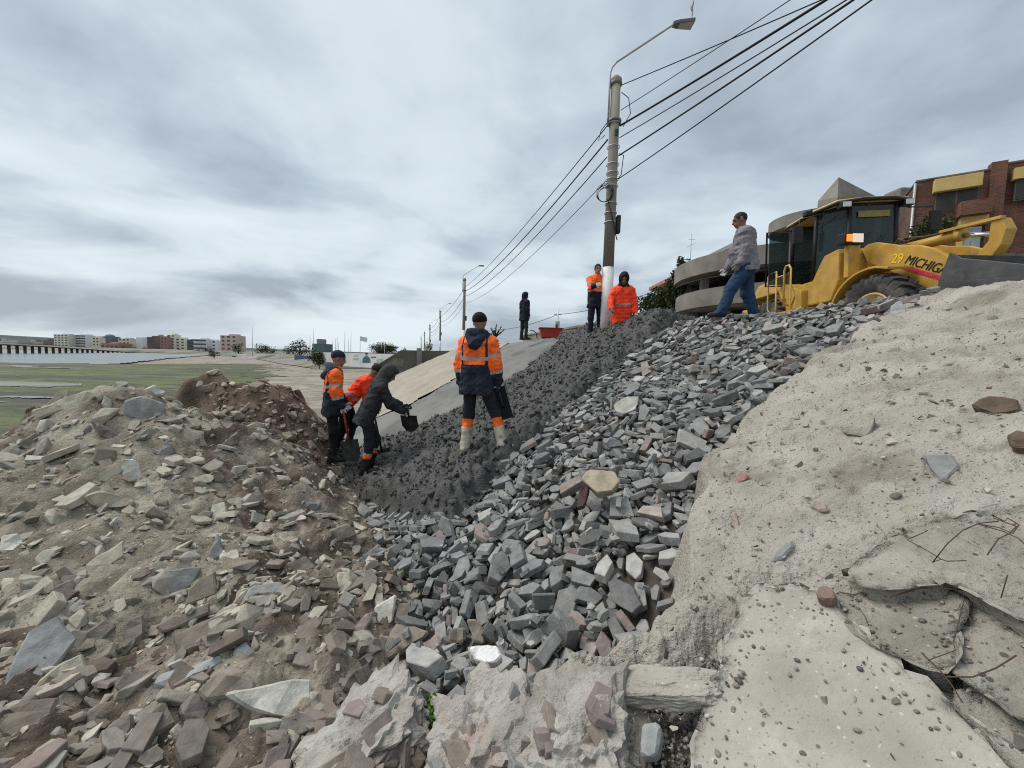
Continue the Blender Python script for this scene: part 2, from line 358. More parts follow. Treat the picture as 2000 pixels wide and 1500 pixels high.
# along-shore limits, as the shore distance u for each cross-slope distance v
_vb = np.array([-1.5, -.3, .3, .65, .93, 1.42, 1.82, 2.67, 3.6, 4.65, 5.6])
_OLD = np.array([1.25, 1.3, 1.32, 1.33, 1.19, 1.56, 1.99, 2.35, 2.52, 2.66, 2.75])      # near old concrete ends here, the stones begin
_vw = np.array([-1.5, -.8, -.6, .04, .4, .91, 1.28, 2.06, 3.0, 3.59, 4.3, 5.1, 6.0])
_WET = np.array([6.3, 5.9, 5.4, 4.05, 3.5, 4.0, 4.1, 4.72, 5.4, 5.8, 6.2, 6.75, 7.0])   # the stones end here, the wet concrete begins
_vs = np.array([-1.5, -.5, .77, 2.39, 4.2, 5.4, 6.5]); _SMO = np.array([9.0, 8.7, 8.0, 8.8, 11.0, 13.4, 14.0])   # the wet concrete is trowelled smooth from here
_vg = np.array([-1.5, .09, 1.46, 4.86, 6]); _BEI = np.array([12.9, 12.3, 13.5, 19., 20.])            # the older dry concrete begins here
def old_edge(v): return np.interp(v, _vb, _OLD)
def wet_edge(v): return np.interp(v, _vw, _WET)
def smooth_edge(v): return np.interp(v, _vs, _SMO)
def beige_edge(v): return np.interp(v, _vg, _BEI)
def slope_z(v):
    """the slope with its crest rounded over into the level street side"""
    v = np.asarray(v, float); z = plane(np.minimum(v, VC)); z = np.where(v > VC, ZC-.06*np.minimum(v-VC, 4), z); return np.maximum(z, -.05)
def old_z(u, v):
    p = p3(u, v); lip = np.maximum(0, .05-.06*np.abs(u-old_edge(v)))
    return slope_z(v)+.11-.15*sstep(2.6, 4.7, v)-.5*sstep(4.85, 5.6, v)+.022*fbm(p, 1.1, 3, 31)+.012*fbm(p, 5, 3, 33)+.03*fbm(p, 1.9, 4, 35)*sstep(3., 4.5, v)
def bed_z(u, v):
    p = p3(u, v); crest = sstep(3.9, 5.0, v)*.10
    pile = .10*np.exp(-((u-3.6)/1.5)**2)*sstep(.3, 2.2, v)*1.0
    return slope_z(v)-.20+.06*fbm(p, 1.3, 3, 41)+crest+pile
# ---------------------------------------------------------------- the setting: beach, water, slope, promenade
PALE = (.44, .40, .335)
M_beach = mat('beach_shingle', [(.15,.125,.10), (.27,.235,.19), (.36,.32,.265)], scale=1.2, detail=9, rough=.9, bump=.7, bscale=9, pos='World', speck=[((.07,.06,.05), 9, .3), ((.42,.38,.32), 13, .22)], blotch=((.17,.145,.115), .18, .5, .62))
M_algae = mat('green_algae', [(.022,.025,.012), (.050,.058,.020), (.105,.125,.030), (.06,.06,.032)], scale=.9, detail=9, rough=.75, bump=.9, bscale=5, pos='World', ramp=(.25,.75), stretch=(.35,1,1,.5), blotch=[((.045,.042,.032), .16, .50, .60), ((.03,.034,.016), 1.3, .55, .65), ((.25,.24,.20), .5, .66, .72)], bdist=.12)
M_mud = mat('wet_tidal_mud', [(.075,.07,.058), (.16,.15,.125)], scale=.7, detail=8, rough=.42, rvar=.2, bump=.5, bscale=4, pos='World', stretch=(.3,1,1,.4), blotch=((.07,.08,.03), .3, .5, .6), spec=.5)
M_water = mat('shallow_water', [(.07,.085,.09), (.12,.135,.14)], scale=.15, rough=.22, bump=.25, bscale=1.2, pos='World', stretch=(.4,1,1,.3), spec=.5, bdist=.05)
def sea_fall(x, y): return -.0185*np.maximum(0, np.hypot(y, .25*x)-7.)
def az_(x, y): return np.degrees(np.arctan2(x, y))
def polar(a0, a1, na, r0, r1, nr):
    a = np.linspace(math.radians(a0), math.radians(a1), na); r = np.geomspace(r0, r1, nr); A_, R_ = np.meshgrid(a, r, indexing='ij')
    return R_*np.sin(A_), R_*np.cos(A_)
def grid_faces(keep, up=True):
    m, n = keep.shape; i = np.arange(m*n).reshape(m, n); f = np.stack([i[:-1, :-1], i[1:, :-1], i[1:, 1:], i[:-1, 1:]], -1)
    if not up: f = f[..., ::-1]
    k = keep[:-1, :-1] & keep[1:, :-1] & keep[1:, 1:] & keep[:-1, 1:]
    return np.ascontiguousarray(f[k].reshape(-1, 4))
def compact(V, f):
    used = np.zeros(len(V), bool); used[f.ravel()] = True; idx = np.cumsum(used)-1; return V[used], idx[f]
def field(name, x, y, z, keep, m, smooth=True, up=True):
    V = np.stack([x, y, z], -1).reshape(-1, 3); f = grid_faces(keep, up)
    V, f = compact(V, f); return link(name, mesh(name, V, f, m, smooth=smooth))
def uvgrid(u0, u1, nu, v0, v1, nv):
    u = np.linspace(u0, u1, nu) if u0 <= 0 or True else None; v = np.linspace(v0, v1, nv); Ug, Vg = np.meshgrid(u, v, indexing='ij')
    return Ug, Vg, D[0]*Ug+N[0]*Vg, D[1]*Ug+N[1]*Vg

def build_ground():
    # the beach: one sheet out to the horizon, falling gently to the sea on the left
    x, y = polar(-180, 180, 241, .3, 9000, 130); z = np.maximum(sea_fall(x, y), -1.5)
    u, v = UV(np.stack([x, y], -1))
    z = np.where(v > -1.5, -.35, z-.02*sstep(-1.4, -1.2, v))
    far = sstep(60, 200, np.hypot(x, y))*sstep(-.1, .35, (v+14)/np.maximum(np.hypot(x, y), 1)); z = z*(1-far)+(-.1)*far
    near = np.exp(-(np.hypot(x, y)/40)**2); z = z+near*(.05*fbm(p3(x, y), .5, 3, 3)+.03*fbm(p3(x, y), 2.1, 3, 4))
    z = np.where(v > -1.5, np.minimum(z, -.3), z)
    tag(field('beach', x, y, z, np.ones_like(x, bool), M_beach, up=False), kind='structure')
    def zat(x, y): return np.maximum(sea_fall(x, y), -1.5)
    # algae-covered flats, with a ragged border against the shingle
    x, y = polar(-88, -25, 260, 4.5, 170, 300); az = np.degrees(np.arctan2(x, y)); r = np.hypot(x, y)
    lim = np.interp(r, [4, 7, 12, 20, 35, 60, 95, 150], [-46, -41, -37.5, -35, -33, -31, -30.5, -30.5])
    lim = lim+4*fbm(p3(x, y), .35, 4, 8)+1.2*fbm(p3(x, y), 2., 3, 8)
    z = zat(x, y)+.035+.05*np.exp(-(r/30)**2)+.045*fbm(p3(x, y), 1.6, 4, 12)*np.exp(-(r/35)**2)
    tag(field('algae_flat', x, y, z, (az < lim) & (y < 75+np.maximum(0, az+53)*1.5+5*fbm(p3(x, y), .08, 3, 2)), M_algae, up=False), kind='structure')
    # wet mud with standing water between the algae and the sea
    x, y = polar(-78, -48, 160, 24, 130, 150); r = np.hypot(x, y)
    nz = fbm(p3(x*.25+y*.1, y), .22, 4, 22)-.25*sstep(-52, -48, az_(x, y)); z = zat(x, y)+.085+.02*fbm(p3(x, y), .8, 3, 7)
    tag(field('tidal_mud', x, y, z, nz > .22, M_mud, up=False), kind='structure')
    # the sea in the bay
    x, y = polar(-120, -34, 200, 58, 3000, 110); r = np.hypot(x, y); az = np.degrees(np.arctan2(x, y))
    e = (64+4*fbm(p3(x, y), .05, 3, 6)+3*fbm(p3(x*.2, y), .2, 3, 6)+np.maximum(0, az+53)*1.9+np.maximum(0, az+46)**2*1.9)/np.maximum(np.cos(np.radians(az)), .08)
    tag(field('sea', x, y, np.full_like(x, -1.2), (r > e) & (r < 330+600*sstep(-52, -56, az)), M_water, up=False), kind='structure')
build_ground()

M_old = mat('old_concrete', [(.325,.298,.255), (.415,.385,.335), (.49,.46,.41)], scale=3.2, detail=12, rough=.92, bump=.75, bscale=46, pos='World', speck=[((.13,.115,.10), 36, .26), ((.19,.165,.135), 70, .32), ((.52,.49,.43), 48, .24), ((.10,.09,.08), 17, .13)], blotch=[((.235,.205,.16), 1.3, .55, .66), ((.50,.47,.41), .9, .58, .70), ((.17,.15,.115), 3.3, .62, .72), ((.14,.12,.095), 7, .66, .74)], bdist=.06)
M_soil = mat('grey_brown_soil', [(.05,.042,.035), (.10,.085,.07)], scale=6, rough=.95, bump=.8, bscale=20, pos='World')
M_wet = mat('wet_concrete', [(.034,.034,.033), (.054,.054,.052), (.078,.078,.075)], scale=7, detail=8, rough=.62, rvar=.15, bump=.9, bscale=34, pos='World', spec=.4, speck=((.11,.107,.10), 40, .16), bdist=.02)
M_smooth = mat('trowelled_concrete', [(.115,.115,.112), (.165,.163,.155), (.19,.185,.175)], scale=1.4, detail=9, rough=.82, bump=.5, bscale=12, pos='World', stretch=(1, .4, 1, AZ), blotch=((.10,.10,.098), .7, .52, .62), bdist=.03)
M_dry = mat('dry_slope_concrete', [(.27,.24,.193), (.355,.32,.262)], scale=1.3, detail=9, rough=.93, bump=.6, bscale=7, pos='World', stretch=(1, .35, 1, AZ), speck=((.17,.15,.12), 16, .28), bdist=.05)
M_street = mat('street_gravel', [(.17,.155,.13), (.26,.24,.205)], scale=2, detail=8, rough=.9, bump=.5, bscale=18, pos='World')
M_clod = mat('earth_clod', [(.085,.06,.042), (.15,.112,.082)], scale=9, rough=.95, bump=.8, bscale=26, pos='World')

M_grit = piece_mat('grit', [(0, (.09,.08,.07)), (.3, (.20,.175,.145)), (.6, (.34,.31,.26)), (.85, (.42,.39,.33)), (1, (.24,.17,.14))], rough=.9, bump=.3, mott=.2)
def build_slope():
    # bed of soil under the loose stones
    u, v, x, y = uvgrid(-2, 7.6, 150, -2.2, 5.4, 130); z = bed_z(u, v)-.03+.02*fbm(p3(x, y), 8, 3, 2)-.10*sstep(3.6, 4.8, v)*sstep(5.2, 3.8, u)
    z = np.where(u < old_edge(v)-.12, np.minimum(z, slope_z(v)-.2), z)
    tag(field('stone_bed', x, y, z, np.ones_like(u, bool), M_soil), kind='structure')
    # what is left of the old concrete revetment, nearest the camera, broken off along a ragged edge
    x, y = polar(2, 150, 900, .5, 7.5, 520); u, v = UV(np.stack([x, y], -1))
    e = old_edge(v)+.09*fbm(p3(x, y), 3.1, 3, 51)+.02*fbm(p3(x, y), 7, 2, 52)
    d = e-u                                                            # > 0 on the concrete
    top = old_z(u, v)+.012*fbm(p3(x, y), 9, 3, 53)+.006*fbm(p3(x, y), 34, 3, 54)+.012*np.abs(fbm(p3(x*.6, y*1.6), 13, 3, 55))-.016*np.abs(fbm(p3(x, y), 4.2, 4, 56))+.006
    w1, w2, wi = worley2(x+.05*fbm(p3(x, y), 6, 2, 1), y, 7., 5); top = top-.022*sstep(.22, .05, w1)*(wi > .72)
    q = fbm(p3(x, y), 1.7, 4, 58); top = top+.05*sstep(.35, .75, q)*sstep(3.2, 4.4, v)
    z = np.where(d > 0, top, top-.34*sstep(0, .13, -d))
    low = [UV(S(*p)) for p in [(1290,1292),(1420,1262),(1480,1170),(1600,1172),(1690,1170),(1800,1130),(2050,1090),(2300,1400),(2200,1900),(1200,1900),(1150,1500),(1230,1330)]]
    grv = [UV(S(*p)) for p in [(1150,1310),(1290,1296),(1425,1245),(1440,1300),(1400,1900),(900,1900)]]
    ju, jv = u+.03*fbm(p3(x, y), 9, 3, 91), v+.03*fbm(p3(x, y), 9, 3, 92); hole = np.zeros_like(x); gh = np.zeros_like(x)
    for du in (-.06, 0, .06):
        for dv in (-.06, 0, .06): hole += inpoly(ju+du, jv+dv, low)/9.; gh += inpoly(ju+du*.5, jv+dv*.5, grv)/9.
    z = z-.06*hole-.10*gh
    keep = (d > -.15) & (v < 5.5) & (v > -.2) & ~((u < 1.5) & (v < old_lim(u)))
    tag(field('old_revetment', x, y, z, keep, M_old, up=False), kind='structure')
    # fresh wet concrete tipped over the stones, still in lumps
    u, v, x, y = uvgrid(3.0, 13.8, 520, -1.3, 6.2, 400)
    xw = x+.03*fbm(p3(x, y), 6, 2, 61); yw = y+.03*fbm(p3(x, y), 6, 2, 62)
    a1, a2, ai = worley2(xw, yw, 7.5, 3); b1, b2, bi = worley2(xw, yw, 17., 9)
    ew = wet_edge(v)-u+.16*fbm(p3(x, y), 2.6, 3, 63)+.07*fbm(p3(x, y), 8, 3, 64)                # < 0 inside
    es = u-smooth_edge(v)+.25*fbm(p3(x, y), 1.5, 4, 65)
    lump = .085*np.sqrt(np.clip(1-a1*1.15, 0, 1))*(.3+1.0*ai)+.045*np.sqrt(np.clip(1-b1*1.1, 0, 1))*(.4+bi)+.06*fbm(p3(x, y), 2.6, 3, 66)+.012*fbm(p3(x, y), 26, 3, 67)-.02
    body = sstep(.12, -.35, ew)*sstep(.1, -.7, es)
    pile = .27*sstep(4.0, 5.1, v)*np.exp(-((u-7.9)/2.1)**2)+.05*np.sin(u*2.1)*sstep(3.5, 5, v)
    z = slope_z(v)-.15+.17*body+lump*body+pile*body
    keep = (ew < .15) & (es < .15) & (v < 6.1)
    wc = tag(field('wet_concrete', x, y, z, keep, M_wet), kind='structure'); rs = random.Random(17); rg = np.random.RandomState(5); ii = np.flatnonzero((keep & (ew < .1) & (es < .05)).ravel()); X, Y, Z, EW = x.ravel(), y.ravel(), z.ravel(), ew.ravel(); items = []
    for k in rg.choice(ii, 9500):
        s_ = min(.13, rs.lognormvariate(math.log(.043), .48)); q = Quaternion((rs.gauss(0, 1), rs.gauss(0, 1), rs.gauss(0, 1), rs.gauss(0, 1))).normalized(); cv, cf = CHUNKS[rs.randrange(30)] if s_ > .035 else CHIPS[rs.randrange(24)]
        items.append((quat_np(q[:], cv*s_*np.array([1, 1.1, 1.5]))+np.array([X[k]+rs.uniform(-.01, .01), Y[k]+rs.uniform(-.01, .01), Z[k]+.12*s_]), cf))
    V, Fc = join(items); link('clods', mesh('clods', V, Fc, M_wet, smooth=True), wc)['kind'] = 'stuff'
    items = []
    for k in range(4600):                                           # grit and small chips lying on the old concrete
        a_, r_ = math.radians(rs.uniform(8, 120)), math.exp(rs.uniform(math.log(.9), math.log(6.5))); px, py = r_*math.sin(a_), r_*math.cos(a_); uu, vv = UV(np.array([px, py]))
        if uu > old_edge(vv)-.02 or vv > 4.9 or vv < .6: continue
        s_ = min(.06, rs.lognormvariate(math.log(.011+.004*r_), .55)); cv, cf = CHIPS[rs.randrange(24)]; items.append((quat_np(Quaternion((rs.gauss(0, 1), rs.gauss(0, 1), rs.gauss(0, 1), rs.gauss(0, 1))).normalized()[:], cv*s_)+np.array([px, py, float(old_z(np.array([uu]), np.array([vv]))[0])+.012]), cf))
    V, Fc = join(items); tag(link('loose_grit', mesh('loose_grit', V, Fc, M_grit)), kind='stuff')
    # new concrete already trowelled smooth
    u, v, x, y = uvgrid(6.2, 21, 150, -1.6, 5.1, 130)
    z = slope_z(v)-.03+.03*fbm(p3(x, y), .9, 3, 71)+.012*fbm(p3(x*2, y*.7), 3, 3, 72)
    e1 = u-smooth_edge(v)+.0; e2 = u-beige_edge(v)+.15*fbm(p3(x, y), .8, 3, 73)
    tag(field('trowelled_slope', x, y, z-.06*sstep(.4, -.1, e1), (e1 > -1.3) & (e2 < .1), M_smooth), kind='structure')
    # older dry concrete running on along the shore
    uu = np.geomspace(11.5, 260, 190); vv = np.linspace(-2.4, VC+.3, 62); u, v = np.meshgrid(uu, vv, indexing='ij'); x, y = D[0]*u+N[0]*v, D[1]*u+N[1]*v
    z = SL*(np.minimum(v, VC)-V0)-.4*np.maximum(0, v-VC)+.04*fbm(p3(x, y), .6, 4, 75)+.02*fbm(p3(x, y), 3, 3, 76)
    tag(field('dry_slope', x, y, z, (u > beige_edge(v)-.1+.25*fbm(p3(x, y), .9, 3, 77)), M_dry), kind='structure')
    # the level ground behind the crest
    uu = np.concatenate([np.linspace(-12, 22, 120), np.geomspace(22.5, 400, 60)]); vv = np.concatenate([np.linspace(VC+.1, 10, 40), np.geomspace(10.4, 300, 40)]); u, v = np.meshgrid(uu, vv, indexing='ij'); x, y = D[0]*u+N[0]*v, D[1]*u+N[1]*v
    z = ZC-.16-.14*sstep(5.4, 7., v)+.02*fbm(p3(x, y), 1.1, 3, 78)+np.maximum(0, v-13)*.05*sstep(0, 20, 60-u)
    tag(field('promenade', x, y, z, np.ones_like(u, bool), M_street), kind='structure')
def old_lim(u):
    return np.interp(u, [-2, .9, 1.36, 1.5], [.2, .55, .62, .2])
build_slope()

# ---------------------------------------------------------------- rubble heap and the brown mound behind it
M_heap = mat('rubble_earth', [(.058,.043,.032), (.105,.080,.060), (.19,.155,.122), (.33,.29,.23)], scale=1.5, detail=12, rough=.95, bump=1., bscale=26, pos='World', ramp=(.38,.62), speck=[((.42,.38,.31), 34, .24), ((.33,.29,.23), 66, .25), ((.04,.03,.022), 19, .2)], bdist=.03)
M_pale = mat('pale_rubble_dust', [(.125,.102,.077), (.25,.218,.17), (.40,.362,.29)], scale=2.2, detail=12, rough=.95, bump=1., bscale=26, pos='World', speck=[((.48,.44,.36), 34, .27), ((.12,.095,.07), 22, .22)], bdist=.04)
M_mound = mat('brown_earth', [(.055,.036,.025), (.105,.073,.052), (.17,.128,.096)], scale=2.2, detail=10, rough=.95, bump=1., bscale=18, pos='World', speck=[((.30,.26,.20), 27, .2), ((.04,.028,.02), 15, .22)], bdist=.04)
def on_mound(x, y): return (y-.15*x) > 6.15
def build_heaps():
    x, y = polar(-80, 14, 430, .95, 10.5, 330); z = heap_full(x, y); u, v = UV(np.stack([x, y], -1))
    c1, c2, ci = worley2(x+.04*fbm(p3(x, y), 5, 2, 81), y, 9., 31); z = z+.035*np.sqrt(np.clip(1-c1*1.1, 0, 1))*ci+.012*fbm(p3(x, y), 26, 3, 82)
    floor_ = np.where(v > V0-.2, plane(v)-.42, -.25); keep = (z > floor_) & (u < 8.9) & ~((v > .9) & (u > 1.2)) & ~((v > .35) & (u > 3))
    mnd = on_mound(x, y)
    h = field('rubble_heap', x, y, z, keep & ~mnd, M_heap, up=False); me = h.data; me.materials.append(M_pale); cen = np.empty(len(me.polygons)*3, np.float32); me.polygons.foreach_get('center', cen); cen = cen.reshape(-1, 3); pale = fbm(cen*np.array([1, 1, 0]), 1.6, 4, 88)*.5+sstep(-.45, -1.0, cen[:, 0]/np.maximum(cen[:, 1], .3))*sstep(1.8, 3.2, np.hypot(cen[:, 0], cen[:, 1]))*1.1-.74
    me.polygons.foreach_set('material_index', (pale > 0).astype(np.int32))
    sh = np.zeros_like(mnd); sh[:, 1:] |= mnd[:, :-1]; sh[:, :-1] |= mnd[:, 1:]; sh[1:] |= mnd[:-1]; sh[:-1] |= mnd[1:]
    m_ = field('dirt_mound', x, y, z, keep & (mnd | sh), M_mound, up=False)
    tag(h, 'pale rubble heap of broken stones and brown earth filling the left foreground', 'rubble heap')
    tag(m_, 'brown earth mound behind the pale rubble, beside the workers in the trench', 'earth mound')
    return h, m_
HEAP_O, MOUND_O = build_heaps()
# ---------------------------------------------------------------- the loose grey paving stones (positions settled beforehand)
# x, y, z in 1/250 m; turn as a rotation vector in 1/20 rad; shape; size in 1/200 m
STONE_DATA = [328,734,354,15,1,-53,17,28,
227,789,329,-48,36,9,9,42,
240,985,350,0,-9,1,34,36,
-85,951,165,-5,-6,-32,27,26,
-254,832,97,2,15,-54,5,18,
81,1476,310,-50,25,-10,31,28,
668,870,524,-9,-6,30,21,48,
275,1431,406,9,-6,-34,3,31,
260,925,360,53,29,13,7,23,
783,1034,605,-8,-22,35,27,33,
753,1082,600,-12,55,-15,19,32,
512,965,463,-14,-2,61,4,34,
257,638,301,0,-28,26,27,25,
851,1445,686,-6,3,58,26,27,
-88,1016,172,-52,4,-11,39,22,
836,1750,707,0,-29,-32,11,46,
-30,474,145,0,3,5,7,32,
-260,952,97,-1,-8,26,7,19,
135,524,215,-2,-11,18,22,18,
1010,1134,736,6,-51,-34,18,38,
551,821,469,-7,-5,38,6,33,
57,625,203,14,52,7,8,33,
747,1303,635,13,-27,-42,8,40,
-210,805,105,-33,17,-13,0,18,
-149,699,128,19,27,16,1,19,
-42,985,199,-15,-16,42,8,42,
799,1308,671,-8,11,59,27,45,
-341,1036,74,-30,-23,11,8,27,
98,801,251,6,-9,-12,31,33,
190,1058,332,6,-6,38,27,23,
804,1059,634,-17,-36,-8,34,41,
27,583,175,-30,-8,-7,33,24,
81,1045,272,-11,-4,46,0,36,
524,1439,541,-12,-25,29,33,36,
46,694,196,7,-8,-9,33,32,
-38,690,175,-1,-5,-37,25,52,
343,1396,453,-18,-1,0,16,38,
304,879,368,7,-4,-15,30,23,
116,727,252,-42,26,-13,0,41,
630,1356,577,-4,-6,-17,33,43,
-156,931,142,4,-5,0,15,27,
714,1093,594,10,-32,-18,15,27,
246,750,314,-24,-19,0,39,23,
-178,906,122,53,32,9,0,25,
68,857,250,24,50,-17,29,46,
674,1075,566,12,2,-42,28,32,
37,471,170,-49,-18,3,12,30,
330,1536,444,5,-9,-14,10,53,
138,418,198,12,-3,-14,16,18,
235,666,289,8,-5,-26,15,32,
314,1032,401,-38,-25,3,23,32,
468,748,423,14,-26,-49,35,26,
737,1501,637,12,-1,-33,16,46,
624,981,538,18,-1,-30,28,31,
735,1221,616,-17,-24,27,22,19,
230,967,346,-14,2,59,37,34,
765,1751,686,-14,-7,50,6,31,
311,625,324,-25,-12,-3,21,32,
195,516,258,3,-4,-59,7,18,
-201,889,113,3,-10,13,31,31,
177,790,304,-47,-41,-2,32,33,
-61,698,145,31,18,-52,17,20,
135,595,225,0,-14,8,10,30,
-57,679,140,10,-9,-26,26,24,
300,1042,396,-2,4,8,2,26,
30,958,241,43,23,22,0,37,
853,935,627,-36,47,9,10,32,
-457,1228,41,-17,-7,-49,6,29,
859,1075,660,4,43,7,16,31,
474,1606,518,-39,-13,-7,31,31,
-208,847,102,-14,-13,57,36,34,
131,1184,324,5,51,-3,6,38,
762,943,585,-14,8,-49,36,45,
549,1701,567,2,4,61,31,36,
552,1204,531,-16,7,54,8,40,
423,1805,514,20,-24,-27,15,57,
586,1748,592,-11,-17,10,22,41,
-30,578,147,43,-42,-9,16,24,
-19,1037,213,43,-18,-4,20,31,
862,1185,681,9,42,-35,21,31,
219,1111,360,52,30,15,5,37,
564,1151,527,51,-11,0,23,33,
462,1642,509,-8,-7,33,16,58,
566,1439,555,20,-45,-30,9,44,
197,1287,363,9,-8,-21,1,39,
239,1841,416,7,-1,-43,11,24,
679,952,547,5,16,-35,30,27,
-90,703,151,13,54,3,35,37,
605,1306,557,-1,58,-18,11,32,
867,1133,674,-22,-10,55,26,21,
136,388,196,6,-1,51,14,25,
275,1095,383,38,-31,-18,12,27,
101,653,222,9,-11,-39,19,24,
423,805,422,-4,-5,32,26,41,
721,1410,627,3,-34,44,27,44,
-216,958,118,-48,-33,0,17,37,
933,945,682,-14,47,-34,6,29,
853,1649,706,1,-3,-55,8,36,
172,713,267,4,-10,7,14,18,
390,1117,446,-25,26,-9,33,30,
184,756,304,35,-6,-3,20,47,
495,957,469,-55,23,-18,34,46,
635,964,519,49,-22,-14,12,26,
86,678,217,3,-11,6,38,34,
492,1175,487,-13,23,-32,39,38,
37,397,164,-25,2,-18,14,48,
606,820,503,13,-61,-6,38,28,
199,715,283,11,4,-53,16,30,
57,814,224,3,-12,-10,21,28,
353,1223,438,-7,-2,2,12,30,
320,766,356,6,-9,-13,24,31,
304,631,321,-25,-18,-12,19,24,
599,1025,520,2,-11,-7,6,37,
-54,791,165,3,-10,3,9,37,
1176,1132,704,-3,5,-32,22,41,
16,528,175,17,31,32,8,37,
847,1224,680,-11,-14,29,24,38,
749,1596,667,28,54,13,18,25,
6,364,157,-44,34,8,22,29,
418,1553,494,-2,54,-3,6,24,
129,903,291,-15,-1,55,13,26,
-61,578,131,-1,-10,36,24,35,
516,887,471,34,-6,0,31,46,
373,844,402,45,-18,11,24,29,
139,1170,320,-11,-7,32,21,50,
153,587,259,54,-30,-1,35,36,
644,835,516,2,21,35,7,19,
472,854,452,-24,-39,25,12,46,
686,993,555,-7,-2,28,24,31,
-48,743,178,3,4,-19,5,53,
-131,815,157,-12,-31,36,17,54,
633,1946,634,21,49,8,22,37,
435,1135,461,19,49,5,16,27,
415,1151,457,-19,54,-17,32,31,
93,940,279,-14,-16,38,12,44,
415,905,417,9,3,-42,2,54,
35,996,248,-21,39,28,20,27,
-78,459,127,-3,-3,-35,0,21,
-136,719,124,-14,17,-20,23,25,
330,1162,419,12,-6,-51,15,40,
873,998,649,12,-7,-28,25,30,
495,1524,533,-5,-57,10,13,44,
85,1178,292,-36,39,-10,24,27,
132,870,290,48,32,14,25,33,
222,582,293,-6,-10,47,8,39,
516,1773,551,-16,-14,57,32,56,
595,1062,520,28,40,17,14,37,
47,990,246,27,45,12,2,21,
385,859,408,-60,-2,-10,35,33,
6,998,228,-8,-8,26,5,58,
750,1923,691,4,35,41,23,44,
735,1868,682,-7,-10,38,9,40,
719,905,552,-2,-9,16,26,28,
422,712,390,61,2,14,10,24,
-122,686,138,7,-22,-42,33,41,
427,720,404,6,6,6,19,32,
929,975,677,18,-13,-41,25,33,
236,675,308,-4,54,12,16,39,
933,1467,713,50,2,11,26,33,
632,1134,554,9,-4,-30,25,31,
760,1143,618,15,55,-16,16,22,
348,1119,422,-59,-11,-15,39,28,
1061,1040,736,-3,3,-2,19,33,
20,805,204,-2,-16,16,38,28,
464,1167,477,9,-14,-35,5,43,
306,732,344,24,5,23,18,22,
676,1369,599,36,42,11,17,47,
369,1317,445,-15,9,-34,22,29,
776,1882,706,34,27,14,37,54,
969,1193,730,11,3,12,3,44,
383,1316,454,-34,-48,-15,1,29,
416,769,399,17,8,24,25,23,
420,1345,472,-11,-15,50,37,42,
534,1208,512,-14,-55,2,23,22,
72,424,179,34,33,13,7,31,
-8,1082,238,-49,6,-8,14,46,
413,1277,470,-58,-4,-5,6,30,
138,487,212,13,-6,-34,0,30,
789,1866,708,-24,40,-20,2,51,
888,1000,664,11,-2,-22,3,39,
581,1006,507,-37,32,8,17,31,
693,1696,633,19,49,-5,8,35,
290,1095,403,29,-27,25,8,34,
159,1112,323,-11,-5,-24,34,33,
24,777,205,36,41,14,12,33,
-84,499,129,11,-8,-61,2,37,
271,1505,414,-23,-7,-10,30,40,
-139,915,141,-10,17,11,22,28,
-132,693,124,0,13,-11,1,40,
679,1604,622,4,42,-33,36,33,
404,957,425,9,1,-53,15,29,
-111,1327,193,-42,36,-7,7,35,
304,753,349,-28,38,-3,13,37,
833,1045,631,17,1,-51,20,28,
279,643,312,-55,24,-9,15,35,
586,1366,551,7,-58,14,29,43,
-79,571,127,-20,-26,27,29,43,
257,1022,367,-3,35,-31,9,27,
106,538,204,15,-3,-46,1,50,
295,1070,394,1,6,-33,10,38,
599,987,512,11,-1,17,26,33,
66,372,167,35,7,4,18,22,
570,1410,551,-2,-22,-53,4,28,
350,1237,446,-6,8,52,19,57,
384,697,373,-46,29,-9,34,33,
607,851,514,14,-20,-56,30,44,
-7,825,216,1,4,18,35,32,
111,474,202,10,-6,-24,4,27,
32,1023,254,-6,6,-29,12,43,
-124,750,134,-15,-12,56,24,33,
190,683,278,36,-9,2,9,29,
52,417,174,-19,-3,39,5,37,
1065,1077,737,1,0,33,5,45,
-123,806,128,17,3,-54,15,36,
272,1007,370,-9,-9,40,11,30,
640,864,519,48,35,13,30,44,
725,1770,665,0,16,-49,4,48,
741,1282,647,-7,17,-52,2,47,
714,1628,656,-11,51,1,12,42,
346,1119,442,-12,48,12,7,55,
-94,831,150,14,-2,-44,27,28,
-151,650,130,26,19,9,36,27,
284,993,386,-5,2,-39,2,50,
1068,1004,701,-5,9,-61,10,21,
911,981,671,-46,-39,2,7,24,
566,1258,536,1,54,-5,25,37,
-361,1514,106,54,22,15,31,40,
126,762,268,16,6,-60,16,58,
173,1116,336,-20,-9,51,2,32,
51,509,195,-32,1,3,24,35,
878,1110,679,-14,-18,36,34,25,
9,464,153,-4,-7,-17,32,20,
523,1574,537,-2,-8,31,22,55,
336,722,377,6,-17,52,24,58,
524,839,472,-28,-15,4,34,31,
222,1345,376,46,30,14,8,37,
881,1091,673,33,-27,-18,12,22,
549,1464,541,-17,-14,44,28,50,
809,1207,667,15,-34,-2,11,26,
831,919,615,2,-17,42,6,31,
725,1230,626,-6,28,-29,28,33,
875,1481,693,-51,-34,4,35,27,
510,1358,525,53,-16,11,10,47,
425,1569,506,-6,-6,18,24,51,
853,1559,704,34,-48,-5,33,35,
814,1015,608,-38,33,-9,19,27,
217,1078,352,49,-38,-7,8,29,
242,1077,373,-31,47,-3,18,32,
-111,645,139,5,6,27,8,33,
20,739,203,8,-8,-57,25,48,
160,434,212,52,25,18,5,24,
656,1335,574,-4,9,45,28,41,
37,855,236,20,-55,4,1,42,
478,1190,489,-1,-16,-41,9,33,
352,856,405,-9,0,12,23,38,
499,1287,512,-5,1,10,39,40,
